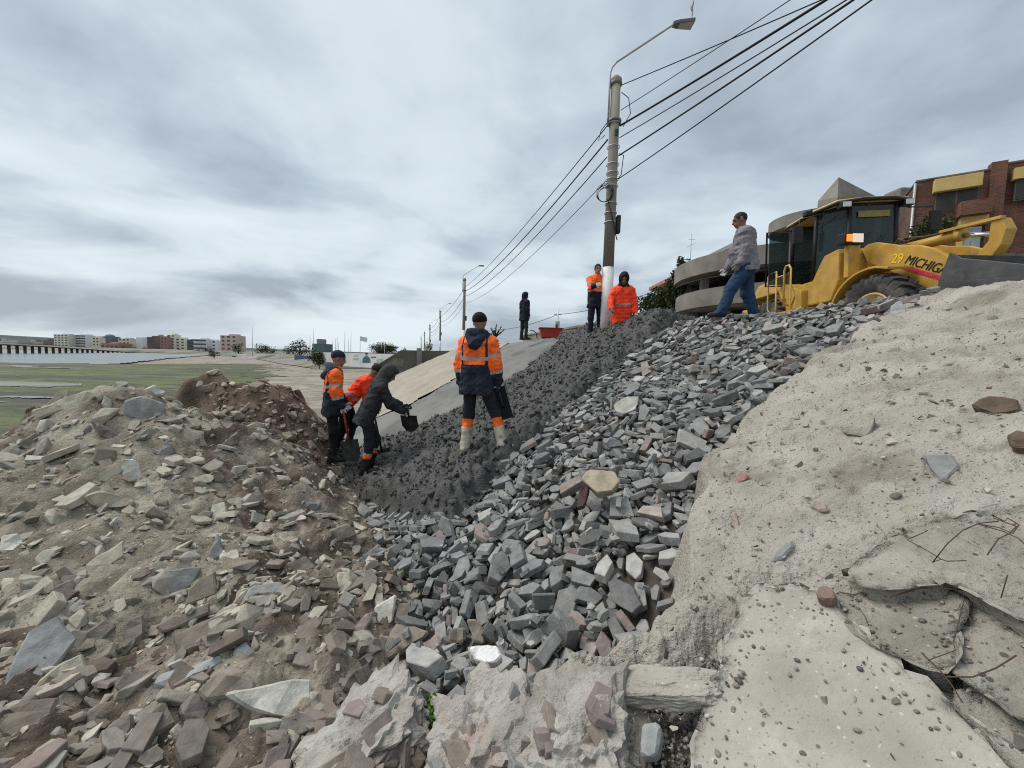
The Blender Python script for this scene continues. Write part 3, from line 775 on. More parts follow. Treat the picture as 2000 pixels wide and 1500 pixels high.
155,696,271,8,-9,36,11,51,
776,1594,683,57,-19,-5,18,29,
77,719,229,30,-42,-22,39,38,
91,869,264,-7,48,5,27,28,
406,1176,464,11,-11,-30,10,39,
109,684,237,-2,-8,-37,35,24,
233,592,288,12,6,-51,17,54,
18,858,205,-14,-6,52,31,20,
292,1173,407,18,-17,45,3,29,
165,467,227,0,-13,22,1,42,
-298,903,90,-5,16,-5,24,25,
157,1041,314,-53,-12,-6,28,29,
155,1358,343,16,51,3,37,31,
94,556,198,-7,57,-7,4,22,
475,1400,514,25,49,7,8,49,
264,973,365,11,-6,-47,35,35,
512,810,464,12,-5,-35,3,29,
341,1441,459,2,-9,1,32,45,
1026,987,728,-28,-11,-38,16,40,
425,791,402,-12,-5,58,14,23,
673,1147,597,52,-20,8,37,51,
512,1429,530,-59,-7,13,2,43,
743,1054,587,-32,42,-1,17,24,
592,1691,584,-1,-5,2,36,55,
261,1378,398,59,11,17,23,21,
-46,552,127,9,-8,-22,19,18,
-86,867,173,-12,-12,1,15,37,
72,894,274,3,-5,-62,24,31,
-7,500,150,22,9,-28,11,23,
596,1426,554,3,11,41,22,30,
312,1847,444,-42,37,-9,32,35,
-119,603,120,2,8,10,15,36,
494,1063,480,-41,-24,-8,7,36,
28,818,212,4,-11,-9,21,18,
-154,719,137,35,-38,-4,12,36,
-136,647,125,18,-21,-25,9,40,
316,1188,409,12,-6,-46,38,46,
130,618,238,-52,0,0,3,30,
499,1616,544,-41,34,-6,31,54,
143,717,265,-22,-54,-10,35,32,
-68,503,121,-5,1,26,16,34,
259,1139,391,4,-1,-47,21,32,
150,404,204,-16,-7,38,12,23,
536,1178,507,15,0,-57,15,31,
151,577,247,5,62,-1,9,32,
485,1702,530,-4,7,48,6,37,
719,1815,670,-52,24,-11,4,58,
242,625,293,6,4,49,3,43,
221,1188,370,8,-57,13,33,20,
782,1546,671,41,40,14,19,32,
581,837,492,-57,12,-9,11,35,
-22,444,146,17,10,32,15,28,
912,1076,683,13,6,-59,39,35,
790,870,639,-1,-11,11,11,25,
121,949,302,9,-5,-4,32,46,
-59,994,202,19,-1,28,9,48,
205,1292,376,7,-3,-47,33,31,
496,1136,492,-3,-7,-57,7,34,
250,1128,379,0,-4,8,15,40,
687,919,559,-5,23,51,28,43,
162,538,236,14,-6,-36,37,27,
-234,784,108,-6,-7,-46,1,44,
98,496,190,7,-10,-12,34,32,
-300,934,85,49,-13,-2,2,31,
693,1570,626,25,-10,10,18,21,
319,1233,423,-23,-50,-4,27,39,
-123,779,132,-6,-12,12,0,38,
204,563,284,-1,-5,53,10,39,
568,1422,563,12,-1,-34,31,25,
739,1263,626,18,-19,-20,8,38,
-79,618,133,4,-54,-2,31,31,
108,1202,319,-42,45,5,11,46,
85,383,203,-10,11,46,27,39,
791,1267,659,-12,-6,39,17,43,
-223,902,116,-7,-4,-25,16,30,
227,1273,383,-32,37,-6,31,35,
-245,808,109,0,4,-45,33,31,
416,1121,461,-14,43,-13,35,28,
103,410,179,-47,28,-8,36,38,
48,437,181,-17,44,-19,28,44,
639,1056,543,21,51,10,24,43,
327,785,368,17,-6,-3,15,25,
-183,868,143,1,57,-11,15,35,
419,1591,489,29,-7,2,13,41,
-266,771,113,-6,-5,-43,10,26,
110,408,188,-7,13,4,4,25,
541,1506,550,29,34,6,36,35,
310,798,357,46,-21,2,36,25,
132,539,229,-4,-12,26,23,32,
437,755,413,35,43,20,31,38,
175,1084,324,1,-11,7,23,22,
215,1004,341,-21,39,37,8,24,
633,829,505,13,52,4,17,27,
782,1140,625,36,44,15,4,30,
680,1013,566,-59,13,6,24,38,
788,949,591,-29,1,2,13,42,
219,864,327,-53,9,-8,27,25,
380,1068,435,-41,14,-18,5,24,
777,1377,653,-38,-1,-6,28,46,
777,1201,655,52,11,31,3,37,
486,1015,453,-53,12,-9,18,39,
-267,986,104,-31,-17,0,36,38,
-4,479,147,-37,41,11,1,32,
154,763,294,10,-57,-4,6,41,
427,1025,449,12,-12,25,17,30,
51,459,157,6,-6,-18,16,26,
503,766,435,-56,-24,-16,5,22,
307,710,335,13,-5,-31,33,18,
481,915,446,11,9,28,15,25,
724,1534,636,2,52,8,13,26,
155,811,289,-53,13,-11,13,37,
113,663,231,-36,16,-18,36,34,
15,392,142,8,-8,-59,7,28,
940,1098,707,-38,-45,-10,19,40,
73,1096,275,-25,-38,13,36,36,
995,1077,723,9,-5,35,6,32,
725,1463,632,8,57,-5,4,58,
83,891,267,34,49,-4,8,28,
701,987,568,9,-1,47,26,45,
278,942,377,21,-12,-50,32,28,
512,1032,486,32,54,-3,28,39,
279,608,314,7,-23,-48,23,21,
255,1243,392,-59,-8,-10,15,32,
901,1470,706,3,7,-4,0,43,
-6,437,161,-53,-32,-3,22,39,
293,1376,423,-24,-54,15,12,29,
-27,507,146,6,-23,-14,30,43,
373,1657,471,-54,23,-12,34,49,
490,1235,511,25,45,4,0,45,
289,958,377,17,2,-45,19,25,
-9,443,147,44,36,10,29,39,
-13,752,176,-2,-12,17,9,37,
221,620,274,3,-9,-5,28,22,
169,613,252,47,33,14,0,32,
108,502,208,0,-20,54,12,38,
370,1356,451,-47,24,-11,24,27,
58,439,169,-2,-23,-11,39,21,
178,1259,361,-3,-15,3,39,39,
93,833,262,-31,-53,12,6,27,
209,674,290,35,-47,-12,4,39,
381,1029,432,5,0,-4,28,28,
-55,623,153,37,-36,18,5,48,
637,1130,567,-2,-22,57,13,43,
484,1102,482,8,-11,21,12,23,
-109,714,120,15,-1,-48,22,48,
-42,1010,202,-17,-2,-20,11,29,
-72,963,183,-14,-23,45,20,48,
636,1181,572,55,2,27,15,29,
675,1162,577,-4,-8,28,25,28,
892,944,652,20,-9,-58,14,30,
815,1127,656,-8,-6,1,5,39,
-332,942,82,-14,-57,10,13,27,
779,1665,695,0,-18,3,28,40,
724,1198,608,-7,-8,28,6,33,
68,629,197,-13,-5,59,8,31,
638,1558,591,10,2,1,38,25,
469,1218,486,4,4,25,24,20,
368,683,362,14,3,-56,1,24,
831,1153,663,12,-27,-53,9,45,
-267,969,98,-11,-5,61,11,18,
-165,878,125,-3,-10,41,6,51,
507,767,457,5,4,-19,7,30,
465,822,435,-51,18,-24,21,33,
759,1035,593,3,-43,43,34,44,
237,1263,396,-21,53,11,14,49,
827,1483,678,9,-8,-17,39,37,
141,627,251,1,6,58,11,29,
1048,1014,701,0,7,-41,2,20,
113,876,283,-5,-13,25,29,54,
24,567,169,17,52,6,0,29,
-77,752,146,1,5,-27,37,30,
493,935,452,22,-7,19,25,26,
159,389,202,-2,-13,14,12,18,
63,921,269,3,53,14,28,43,
315,694,355,6,-29,-40,0,45,
882,1560,712,-1,3,-10,27,46,
-80,614,145,12,0,50,36,34,
455,826,450,29,-20,-1,1,52,
626,1602,589,18,34,-36,39,28,
165,1189,345,-14,-57,-14,28,38,
-21,812,182,-57,12,-10,16,20,
349,1086,419,3,-11,-4,38,37,
133,516,237,12,3,-44,12,38,
786,1113,628,15,-11,6,18,40,
808,899,596,-7,45,-35,35,20,
528,1141,508,50,-33,0,6,46,
291,930,382,19,-15,-45,5,45,
-41,581,148,11,46,6,5,23,
321,830,377,-23,-47,3,27,45,
93,1002,276,-40,36,-10,4,25,
693,1089,587,20,-8,-35,26,41,
213,715,311,-13,-27,38,16,23,
250,1106,378,-22,-3,7,7,31,
-58,522,130,-44,-3,16,32,29,
451,815,426,-32,-50,17,39,39,
175,565,272,-43,-44,0,6,53,
750,1351,634,40,-46,0,14,38,
49,756,215,5,15,-41,16,22,
954,1207,726,-7,13,-54,30,54,
765,1222,647,-6,58,1,21,27,
88,681,232,39,48,4,22,28,
-103,1073,180,-56,-4,-21,6,32,
217,1178,362,6,-10,-20,16,30,
286,883,367,-1,3,11,36,23,
943,968,679,11,0,-48,7,26,
-17,1182,235,11,0,-39,35,23,
64,465,164,10,-6,-20,15,22,
75,655,213,-30,36,-7,1,27,
260,871,347,4,-10,10,38,31,
-138,584,129,-13,-23,34,34,35,
254,894,353,-20,48,3,26,33,
469,1718,518,-8,-7,23,32,35,
12,597,166,14,52,6,4,35,
-198,909,128,9,-2,13,17,31,
-35,389,147,-26,-24,12,27,32,
674,1737,631,-8,49,4,35,42,
177,1064,322,6,-8,-13,15,20,
-203,757,124,-49,-34,-8,6,29,
743,911,555,-4,-7,16,26,18,
-81,1134,199,-57,-10,-14,20,28,
1065,996,716,-25,1,9,38,34,
79,492,193,18,-3,-14,6,37,
-19,722,182,-12,57,-6,13,34,
-152,753,135,3,-7,50,5,33,
-237,959,106,-56,-23,-9,14,38,
838,1172,675,0,25,56,23,35,
968,968,690,-11,-2,0,2,23,
440,1460,509,11,-3,-28,22,58,
63,1061,261,-24,48,-5,33,20,
648,1473,588,13,-6,-11,5,46,
227,1241,376,47,-36,19,14,33,
136,1505,342,11,-2,-47,38,36,
109,594,221,10,59,-20,27,29,
79,611,195,-10,-7,58,3,18,
704,1135,596,30,10,-41,6,37,
729,1488,654,33,-27,-12,27,38,
522,1009,476,-16,-7,57,24,18,
1019,1097,737,3,2,-34,8,34,
-93,593,118,18,-47,-35,35,25,
455,1095,475,-12,7,-16,39,33,
557,1533,551,-1,-14,-32,14,40,
858,1726,717,-14,-6,-49,15,42,
690,1372,622,57,15,15,9,58,
38,842,227,1,5,29,37,37,
450,975,443,-18,14,-44,16,25,
641,1150,575,4,60,3,7,32,
851,1017,638,22,47,9,33,31,
-301,1455,128,24,48,9,6,23,
184,630,277,-35,38,5,6,51,
51,1044,253,58,14,16,4,18,
488,946,454,10,-3,-52,13,38,
-99,566,120,5,-7,-32,1,46,
70,683,206,32,45,14,1,23,
330,682,349,13,-13,-46,31,34,
28,839,219,4,3,57,12,27,
495,1502,528,43,-33,1,28,47,
-177,866,127,3,-9,21,2,27,
185,970,331,2,4,-35,14,38,
-266,815,101,2,8,52,5,29,
724,1357,617,2,5,29,24,27,
677,1871,647,-16,-7,58,34,41,
368,1084,433,-3,3,-1,20,22,
-7,549,159,-36,39,-8,18,27,
-25,849,186,-29,33,-15,33,20,
155,1273,341,-3,-11,16,28,37,
-126,976,161,-13,11,55,19,36,
-275,889,91,-1,-2,27,0,33,
357,808,379,49,31,11,28,26,
-33,553,146,2,-19,32,18,36,
310,859,374,-22,-30,-6,27,36,
106,570,222,42,-20,-4,39,43,
175,518,243,12,-7,-31,10,44,
511,864,461,-12,-41,32,20,30,
225,890,337,10,-5,-16,7,24,
1,533,156,4,2,14,21,22,
592,865,502,7,13,-45,24,29,
-37,854,197,-59,-22,0,19,44,
19,483,157,-4,3,-17,28,36,
-3,808,194,-1,-10,8,19,28,
65,702,208,5,-10,-9,39,19,
388,928,419,1,1,15,3,29,
657,1660,610,-14,-4,28,39,30,
8,844,201,13,52,4,11,33,
882,1033,659,23,49,8,10,35,
-33,857,180,-40,40,-6,19,18,
1099,1005,723,2,-8,18,17,24,
250,697,305,36,48,-16,35,20,
509,1221,497,11,2,-49,7,22,
755,1096,610,6,-3,-48,30,28,
82,696,230,35,-1,22,18,24,
-76,963,169,52,-21,2,4,34,
398,858,401,0,-8,14,6,32,
269,616,302,-7,4,-38,19,33,
-194,817,104,8,-9,-15,28,48,
-8,823,206,-50,-34,7,7,27,
539,1005,483,-54,4,8,31,20,
27,826,216,-27,0,-11,13,32,
876,1404,694,11,-2,-51,4,38,
337,721,361,-52,-7,-4,5,31,
397,843,416,2,-33,52,37,42,
133,1230,329,-25,29,-8,23,35,
797,1203,660,37,-30,7,19,33,
659,1825,636,-16,-5,58,24,29,
376,1771,472,17,28,27,39,35,
619,1086,541,45,-14,25,17,27,
-22,792,186,1,-13,50,18,36,
853,1341,685,6,-9,-26,26,48,
724,1740,655,-25,39,-11,2,36,
261,706,324,-8,-16,13,32,36,
511,1112,499,47,11,11,22,41,
-72,703,152,-30,-34,28,4,32,
-315,903,90,0,8,30,22,27,
951,1026,699,-48,10,-6,20,37,
272,628,330,20,51,3,6,58,
258,562,294,-45,-40,1,24,29,
146,1202,329,-27,31,4,38,34,
74,552,203,49,32,16,12,41,
732,1096,598,-16,50,6,39,30,
619,1412,574,0,-60,9,25,44,
805,1086,633,-12,-30,53,28,27,
279,789,347,26,-30,-40,8,42,
752,1193,627,7,-7,-32,15,58,
650,1003,551,8,2,-51,24,46,
634,998,530,-29,-47,18,37,58,
315,1496,434,-16,1,60,8,28,
-413,1085,77,8,11,46,28,57,
482,1334,506,4,-9,-9,37,35,
-317,961,81,-2,-4,14,38,38,
734,1658,660,5,-11,-15,18,43,
-306,994,87,-51,24,-10,29,36,
103,656,236,-55,-1,-21,3,31,
874,1515,711,-2,-6,45,25,58,
-195,775,117,4,13,54,8,22,
866,1212,689,49,-39,-5,3,26,
-3,510,153,3,-25,38,26,25,
271,616,311,13,-45,-27,20,24,
681,1332,589,-41,-43,9,15,37,
184,1370,359,7,-7,-19,13,45,
-112,831,160,18,59,-8,17,38,
5,777,189,7,-10,-13,17,22,
138,572,224,15,-6,-44,32,18,
93,774,244,7,-7,-16,6,26,
554,1094,521,19,-22,-28,20,51,
807,1098,636,17,-12,9,4,42,
787,1084,622,28,49,-14,5,39,
463,1002,454,40,37,26,9,48,
-45,1121,214,-38,38,-5,37,52,
645,916,517,-57,-12,2,32,27,
513,1039,496,34,52,-2,13,42,
153,1244,340,-14,56,6,28,26,
-50,829,177,-5,-9,29,22,53,
258,768,323,-17,-21,26,32,18,
336,941,399,-7,-24,45,35,32,
154,1138,318,-12,-7,50,4,36,
787,921,584,44,-39,-12,23,44,
-80,780,148,-3,-13,19,36,30,
-37,888,192,8,2,31,24,43,
374,731,390,-28,20,39,38,34,
45,447,164,42,-26,-24,37,23,
674,1296,608,-14,-18,55,0,30,
201,1312,378,-5,49,-14,15,28,
15,953,244,12,-17,-24,1,58,
49,574,182,39,-6,3,13,32,
795,1602,687,-12,-5,53,11,26,
430,1390,487,42,-40,22,15,29,
44,686,203,14,3,-55,7,29,
-177,818,126,48,-1,-9,15,42,
-103,970,158,-61,-2,2,39,20,
1089,1021,706,-3,8,-25,6,44,
119,1042,293,1,-11,-5,19,31,
214,1281,370,2,7,38,4,32,
732,906,568,-17,-56,-3,35,38,
431,976,441,-12,8,-36,20,27,
599,1095,531,5,-11,7,13,55,
438,864,423,28,47,9,39,28,
539,800,465,-17,-15,43,24,26,
-86,433,132,16,60,-3,16,28,
192,848,331,-6,28,-27,0,45,
114,1149,313,19,48,11,21,48,
905,1099,683,11,-1,-45,33,32,
53,459,172,-42,28,4,11,24,
-80,591,139,54,-27,1,5,28,
60,595,186,10,-2,-44,17,27,
360,678,365,-6,-10,36,18,31,
98,687,249,-12,58,-9,35,47,
187,1091,336,1,-9,56,25,27,
130,604,240,-50,-7,-10,10,39,
147,1012,317,53,16,10,1,47,
563,1381,543,3,-12,-1,21,32,
137,461,210,-43,13,-5,32,26,
361,1634,461,0,-9,-2,5,35,
138,435,197,54,25,19,10,26,
-321,1038,82,-8,-13,20,19,37,
-60,530,125,-26,-35,-4,12,24,
256,1408,399,32,-14,12,37,27,
510,1196,498,-26,46,-13,37,34,
152,829,297,28,54,-4,0,34,
42,586,201,13,1,-60,26,39,
-271,909,98,-7,62,-8,14,32,
622,845,509,5,-28,-36,37,30,
715,1548,645,-53,-10,-21,11,41,
-17,605,149,10,-9,-27,13,18,
980,1083,717,2,2,-54,25,35,
735,953,570,42,-27,18,30,27,
552,811,487,0,7,33,5,48,
71,1020,266,3,-10,-8,26,29,
266,851,342,12,1,-40,11,21,
203,1043,344,23,-3,22,15,38,
1047,1000,717,30,-13,-20,12,21,
409,979,447,-42,-41,0,15,39,
-167,1014,138,9,-3,-35,12,18,
-212,864,109,15,-5,-6,30,37,
319,648,339,-37,43,-5,9,32,
-99,922,164,-15,50,-3,17,32,
-44,515,130,46,26,21,13,39,
405,732,392,-13,50,-2,31,48,
225,1032,348,0,-8,-9,30,24,
-130,963,144,20,53,7,29,25,
994,939,737,7,-5,-27,35,27,
216,757,319,6,7,-18,39,29,
489,1138,482,1,5,55,17,39,
-16,833,196,-29,-53,4,36,38,
-162,702,125,6,-12,-23,28,27,
444,843,432,2,8,-14,26,26,
809,927,608,8,-24,-16,33,42,
-91,915,157,10,-7,-37,38,44,
-53,936,178,1,-12,3,22,34,
171,642,263,-6,-8,37,26,24,
1082,1022,726,3,-8,23,0,40,
580,887,498,-7,56,18,39,38,
-357,1084,76,-28,-47,12,27,27,
435,884,418,4,46,-34,36,30,
290,595,314,-14,-11,-47,38,25,
-91,698,136,-1,-9,24,17,32,
15,486,145,8,-4,-25,6,18,
456,1029,453,-15,54,24,20,26,
766,989,578,-48,27,-9,16,29,
-271,927,89,11,-1,-40,1,36,
-41,441,138,-22,-24,26,16,18,
536,1505,564,-19,44,-17,2,55,
898,1351,709,53,-28,2,1,41,
372,675,361,12,6,-56,36,18,
277,842,350,-3,3,13,24,24,
681,1040,568,8,-14,-6,37,48,
377,722,379,-12,-8,-23,1,18,
-48,701,149,-12,-10,46,0,31,
75,456,187,14,-29,0,30,45,
-111,677,127,25,-33,-4,31,31,
616,1178,559,8,-23,-35,34,33,
-15,387,139,-5,5,22,17,26,
184,574,256,-6,-9,28,19,37,
751,1006,598,57,23,5,26,48,
338,1188,431,-3,53,-27,34,35,
-46,1039,206,5,1,-3,31,32,
107,642,218,16,3,-57,21,28,
-80,1065,192,-1,-9,16,13,28,
-307,974,91,-19,7,-8,2,33,
960,981,690,15,54,-12,23,23,
674,1625,624,-49,-23,-2,17,32,
140,807,280,15,50,10,11,25,
212,938,340,-37,41,-11,29,41,
652,1290,582,-58,11,-14,23,33,
813,1562,691,-9,-11,39,5,27,
922,1126,695,5,53,5,17,34,
300,1063,406,9,-8,-16,17,38,
-22,654,178,53,26,19,1,38,
58,795,226,-1,-13,1,35,19,
793,905,591,12,-3,58,2,35,
116,448,196,2,4,11,26,23,
60,729,224,7,-11,-47,11,39,
98,1198,306,4,0,31,32,33,
37,762,213,-8,-7,15,29,27,
719,1065,574,12,-2,-28,24,50,
27,730,195,16,5,-54,27,21,
61,481,181,26,24,-43,28,35,
303,823,355,5,-9,-1,1,36,
-64,479,129,-37,-10,-2,13,39,
-2,741,180,-2,-12,19,37,40,
883,1271,698,10,-3,-37,21,41,
104,529,216,11,-3,-13,8,38,
940,1073,703,5,49,30,5,28,
715,1015,570,-51,-26,-21,2,31,
536,1290,530,-10,4,4,32,29,
251,564,286,-41,40,-8,30,18,
230,694,290,-12,-5,-11,16,18,
-29,421,141,-5,3,49,21,30,
877,1061,664,24,-17,-46,20,26,
186,908,329,3,10,38,18,39,
84,628,207,-14,-13,36,4,29,
335,659,349,15,3,-45,2,23,
1076,1013,736,5,1,-23,18,41,
-8,532,147,-4,-10,29,2,30,
374,1173,448,-35,-43,1,22,46,
449,1431,498,-9,-5,52,14,25,
778,1008,619,7,-4,32,0,58,
210,722,300,30,54,-6,14,47,
274,595,299,-10,34,-26,23,18,
220,972,351,-13,1,54,17,31,
119,1261,327,-15,51,-5,2,36,
35,1080,251,13,-4,-43,26,30,
419,1048,446,15,1,-8,1,32,
377,968,432,44,37,-14,2,48,
280,1159,392,-21,-22,23,32,28,
858,1497,702,-4,-1,54,35,29,
1034,997,705,1,4,-59,32,30,
342,898,390,-46,24,-12,21,35,
-42,681,164,-54,22,-12,17,34,
617,882,511,11,53,1,23,31,
652,1248,583,-4,-8,15,11,42,
80,1122,295,-27,39,-4,3,37,
265,733,320,38,43,16,10,35,
332,795,378,30,-52,13,1,29,
115,427,195,22,8,-31,27,33,
864,1593,703,57,-22,-7,29,41,
930,1060,694,-6,45,13,8,29,
-291,904,91,-9,15,-16,2,29,
669,928,538,14,11,42,11,28,
1137,1160,707,-3,0,-12,18,39,
695,1199,598,37,-38,-30,7,29,
266,1071,373,-57,14,-12,31,34,
1103,1024,717,-1,-9,33,16,43,
811,963,604,15,-6,-34,19,27,
89,574,198,50,-33,-3,18,23,
3,883,221,24,-2,-20,0,42,
525,1204,502,41,40,12,34,34,
106,1087,292,16,4,-57,35,33,
290,1311,421,0,-9,10,15,38,
340,924,391,3,-10,4,23,22,
473,1244,485,35,41,9,10,28,
118,581,228,-7,39,-47,28,24,
15,1111,244,0,-12,11,18,53,
847,1088,656,-6,-16,-9,10,33,
77,792,237,42,39,12,14,25,
804,1789,706,-41,21,-13,11,37,
474,1262,499,13,-46,-28,8,37,
306,969,391,7,-6,-25,0,36,
-41,958,186,8,-10,-12,7,25,
10,900,211,16,4,-56,35,39,
167,994,314,4,-10,-8,22,38,
923,923,706,-7,0,51,36,42,
482,1018,465,-46,-38,-15,15,25,
89,549,190,6,-9,-9,18,20,
227,851,340,19,4,3,23,40,
387,1384,463,2,-13,13,18,30,
126,998,299,8,-60,-13,27,28,
363,1027,419,-5,-9,33,4,44,
414,940,425,7,4,-47,36,28,
-81,788,163,14,7,-59,26,38,
501,782,452,5,-6,49,18,40,
-86,558,126,-18,-27,24,28,21,
673,1120,576,54,-22,0,8,30,
314,892,388,-16,-15,11,21,43,
185,465,238,16,-3,-40,0,22,
534,1029,502,44,27,19,5,30,
625,1329,564,3,-8,-19,30,40,
44,528,171,6,-8,0,7,32,
925,1014,676,-4,-8,32,21,36,
-56,855,187,-11,61,-2,2,40,
392,1518,480,35,36,4,2,30,
670,1275,593,0,20,-55,31,26,
12,823,204,29,-31,21,30,24,
381,1098,438,-7,-9,37,36,45,
38,520,176,-5,-11,44,28,25,
215,499,267,-12,-8,51,11,31,
856,1061,647,-16,-6,57,18,29,
91,470,196,-29,-52,0,23,26,
-27,774,183,17,-15,8,17,30,
-144,810,134,36,-19,-15,23,45,
307,790,350,-14,-6,54,34,20,
-79,661,148,1,-16,30,31,48,
153,832,306,-2,2,43,10,36,
579,1165,545,-51,-9,-13,19,47,
39,1143,275,-1,28,-10,39,35,
-54,729,150,32,10,18,20,24,
617,997,523,1,14,19,9,28,
-227,845,111,17,-5,5,3,28,
251,538,286,13,-1,-56,32,28,
1188,1077,712,-3,4,-24,7,58,
378,767,396,3,-14,27,7,46,
734,1997,682,53,-31,-2,3,48,
366,1062,425,13,1,-59,8,23,
-202,922,118,-9,-5,51,38,42,
-33,476,132,-7,-5,26,18,38,
288,1025,383,-25,-12,-5,16,33,
742,1122,611,43,40,14,16,25,
-155,731,121,31,-42,-1,24,42,
975,994,706,7,-36,-49,8,32,
377,790,388,4,-7,-9,8,37,
327,1004,406,20,-13,-37,14,49,
274,1338,404,5,-9,-19,28,27,
213,659,281,39,37,6,19,33,
638,1582,591,0,-11,13,38,31,
51,595,193,11,-2,-54,30,33,
-178,707,129,3,0,42,17,31,
751,904,582,7,-60,-13,37,44,
340,747,381,9,12,-32,3,45,
56,558,183,-5,48,3,22,29,
-348,981,84,31,-53,-3,15,35,
261,680,319,-50,-11,18,20,29,
135,393,204,1,12,36,2,32,
199,1331,368,15,43,-41,8,29,
947,1005,701,5,42,-37,21,58,
733,1354,626,3,3,47,26,37,
162,796,294,5,38,37,27,23,
-51,636,158,-12,16,45,15,36,
305,1321,417,4,-8,-12,24,33,
756,1249,646,-48,-35,6,12,35,
251,782,342,-31,49,4,8,41,
606,1455,576,45,-34,24,39,29,
439,902,430,-1,9,-35,6,34,
-59,603,148,-17,18,-48,27,35,
-132,925,145,33,11,-2,30,20,
378,925,406,5,-9,7,39,24,
448,1218,484,-3,-11,31,17,29,
-19,548,150,4,-12,-36,36,25,
202,1464,372,4,-9,-19,28,25,
744,1525,656,38,-10,6,22,33,
693,1517,626,48,33,22,38,38,
681,1584,624,49,10,21,32,37,
116,542,233,-15,-8,55,39,36,
965,1155,731,-52,-17,6,28,40,
-100,611,139,-21,25,-19,7,27,
164,871,306,7,-3,-29,34,29,
975,1117,723,57,16,-12,24,29,
578,1529,583,-45,-36,-15,7,42,
1065,1012,698,5,3,-3,6,18,
217,775,316,11,-60,-9,14,45,
-250,841,95,-24,-54,-6,11,20,
198,805,313,-32,-31,11,27,45,
277,1353,413,51,-22,-2,26,35,
905,1175,704,-2,-18,59,0,29,
885,1307,706,1,-9,-11,20,39,
373,958,418,-16,-42,35,16,34,
207,639,270,-16,51,0,2,31,
-91,750,154,-61,-13,-8,6,37,
206,1151,355,16,5,-59,12,45,
932,1239,716,-5,1,-52,36,33,
587,1695,606,-1,-12,15,38,57,
332,1324,423,28,-14,-10,9,19,
446,1038,451,15,11,-19,3,28,
-67,542,128,37,-39,-31,30,33,
799,1455,671,32,-24,-24,11,37,
437,1282,495,11,-16,27,1,58,
-119,860,146,48,-33,-7,4,55,
471,1095,474,29,-19,-15,27,24,
681,1122,584,56,18,-5,3,37,
-86,1040,192,-3,5,-6,22,39,
696,1633,636,-47,-27,-3,1,36,
425,728,418,11,-20,-52,26,36,
-61,751,155,39,-46,-15,9,41,
533,1017,477,-2,-11,20,4,41,
235,723,312,26,55,-7,16,45,
697,866,543,17,-3,44,8,18,
579,1115,533,-8,-16,53,35,49,
626,1061,551,0,-10,15,28,39,
-87,725,142,-9,-12,49,1,21,
794,1026,596,6,-12,-1,2,25,
1006,1019,712,2,3,-10,16,42,
228,559,277,25,48,7,20,26,
164,969,321,-50,-25,-6,33,31,
692,870,538,-11,20,-35,27,18,
341,666,346,5,-9,-4,27,30,
305,1613,434,54,22,12,34,37,
225,1038,361,-4,-5,17,32,50,
168,1596,360,7,-8,-21,8,46,
712,1217,606,26,42,-2,19,30,
-200,890,130,2,-59,13,35,29,
103,627,212,14,1,-42,17,27,
3,1151,242,-40,35,-7,15,39,
26,1021,243,-33,-45,8,25,48,
873,1601,716,0,1,-16,11,46,
781,988,595,-17,-12,40,20,30,
11,797,206,21,2,-51,13,42,
522,1499,538,13,-10,54,28,38,
391,1010,435,4,14,-55,3,42,
533,1259,533,2,-10,0,31,43,
271,824,343,-2,-4,44,38,29,
278,707,326,-23,41,-14,37,34,
-126,982,148,-8,-7,53,25,38,
632,1203,567,5,58,-4,34,42,
120,803,272,22,7,-47,3,35,
855,1140,663,11,-2,-37,25,29,
654,1107,567,13,-11,-44,38,27,
446,726,413,10,-32,-42,30,29,
666,878,539,-2,-14,-24,15,32,
278,1037,387,1,56,10,20,33,
37,544,186,5,52,6,27,40,
874,1374,699,3,3,-27,10,41,
-11,621,179,5,13,-34,35,55,
796,989,591,16,-4,-38,26,41,
348,684,370,42,39,15,0,31,
-103,799,146,-22,-38,17,4,44,
219,803,313,0,10,-39,10,26,
662,1420,596,20,-15,-12,20,37,
723,1144,605,-36,-46,-17,0,37,
-20,414,135,-1,-2,-45,33,36,
-11,711,172,40,-36,-1,10,25,
-109,768,141,14,-9,-42,24,24,
746,888,572,-36,-3,5,30,31,
871,1106,667,-8,-12,35,29,38,
140,691,251,-44,41,7,32,27,
303,910,375,-6,-6,47,23,29,
442,940,442,5,-9,12,22,40,
673,1261,602,-15,60,2,4,55,
461,1633,523,20,50,5,10,30,
276,1237,410,-1,-5,29,5,55,
-156,849,129,14,-16,42,8,34,
800,1661,696,-39,38,-11,37,42,
823,913,597,2,-13,9,22,29,
-22,1010,206,-8,-9,36,1,33,
59,505,172,-59,-7,-13,36,34,
572,1213,545,-12,-8,-52,15,37,
493,853,458,-15,-10,-22,37,49,
605,1633,594,-44,31,-6,14,56,
770,1475,659,-2,-11,29,10,54,
446,1259,473,1,53,1,31,34,
510,932,470,-38,40,-23,19,45,
656,1591,604,-9,-10,45,0,34,
435,961,433,-3,-8,21,10,29,
-256,873,98,4,-11,-28,5,36,
384,1268,457,-39,30,-6,17,40,
199,481,252,12,-5,-28,19,25,
12,462,146,-6,-6,6,3,28,
354,841,388,-3,-12,-42,15,22,
528,973,486,50,32,-3,14,42,
696,1408,617,-23,-52,9,33,44,
-11,380,151,4,-5,59,22,34,
489,750,437,35,-24,27,0,31,
9,399,153,32,-15,-2,20,48,
742,1082,587,-39,34,-2,29,26,
548,858,487,-3,-6,9,6,38,
228,1211,373,-15,-2,61,6,43,
125,378,201,-38,12,-3,36,37,
498,1031,467,-50,3,-8,5,40,
564,1823,578,9,-6,-35,27,41,
726,1123,607,-39,-44,-16,39,31,
497,833,455,-54,-22,23,2,29,
116,573,211,-4,-11,17,31,29,
296,1166,411,32,5,19,9,35,
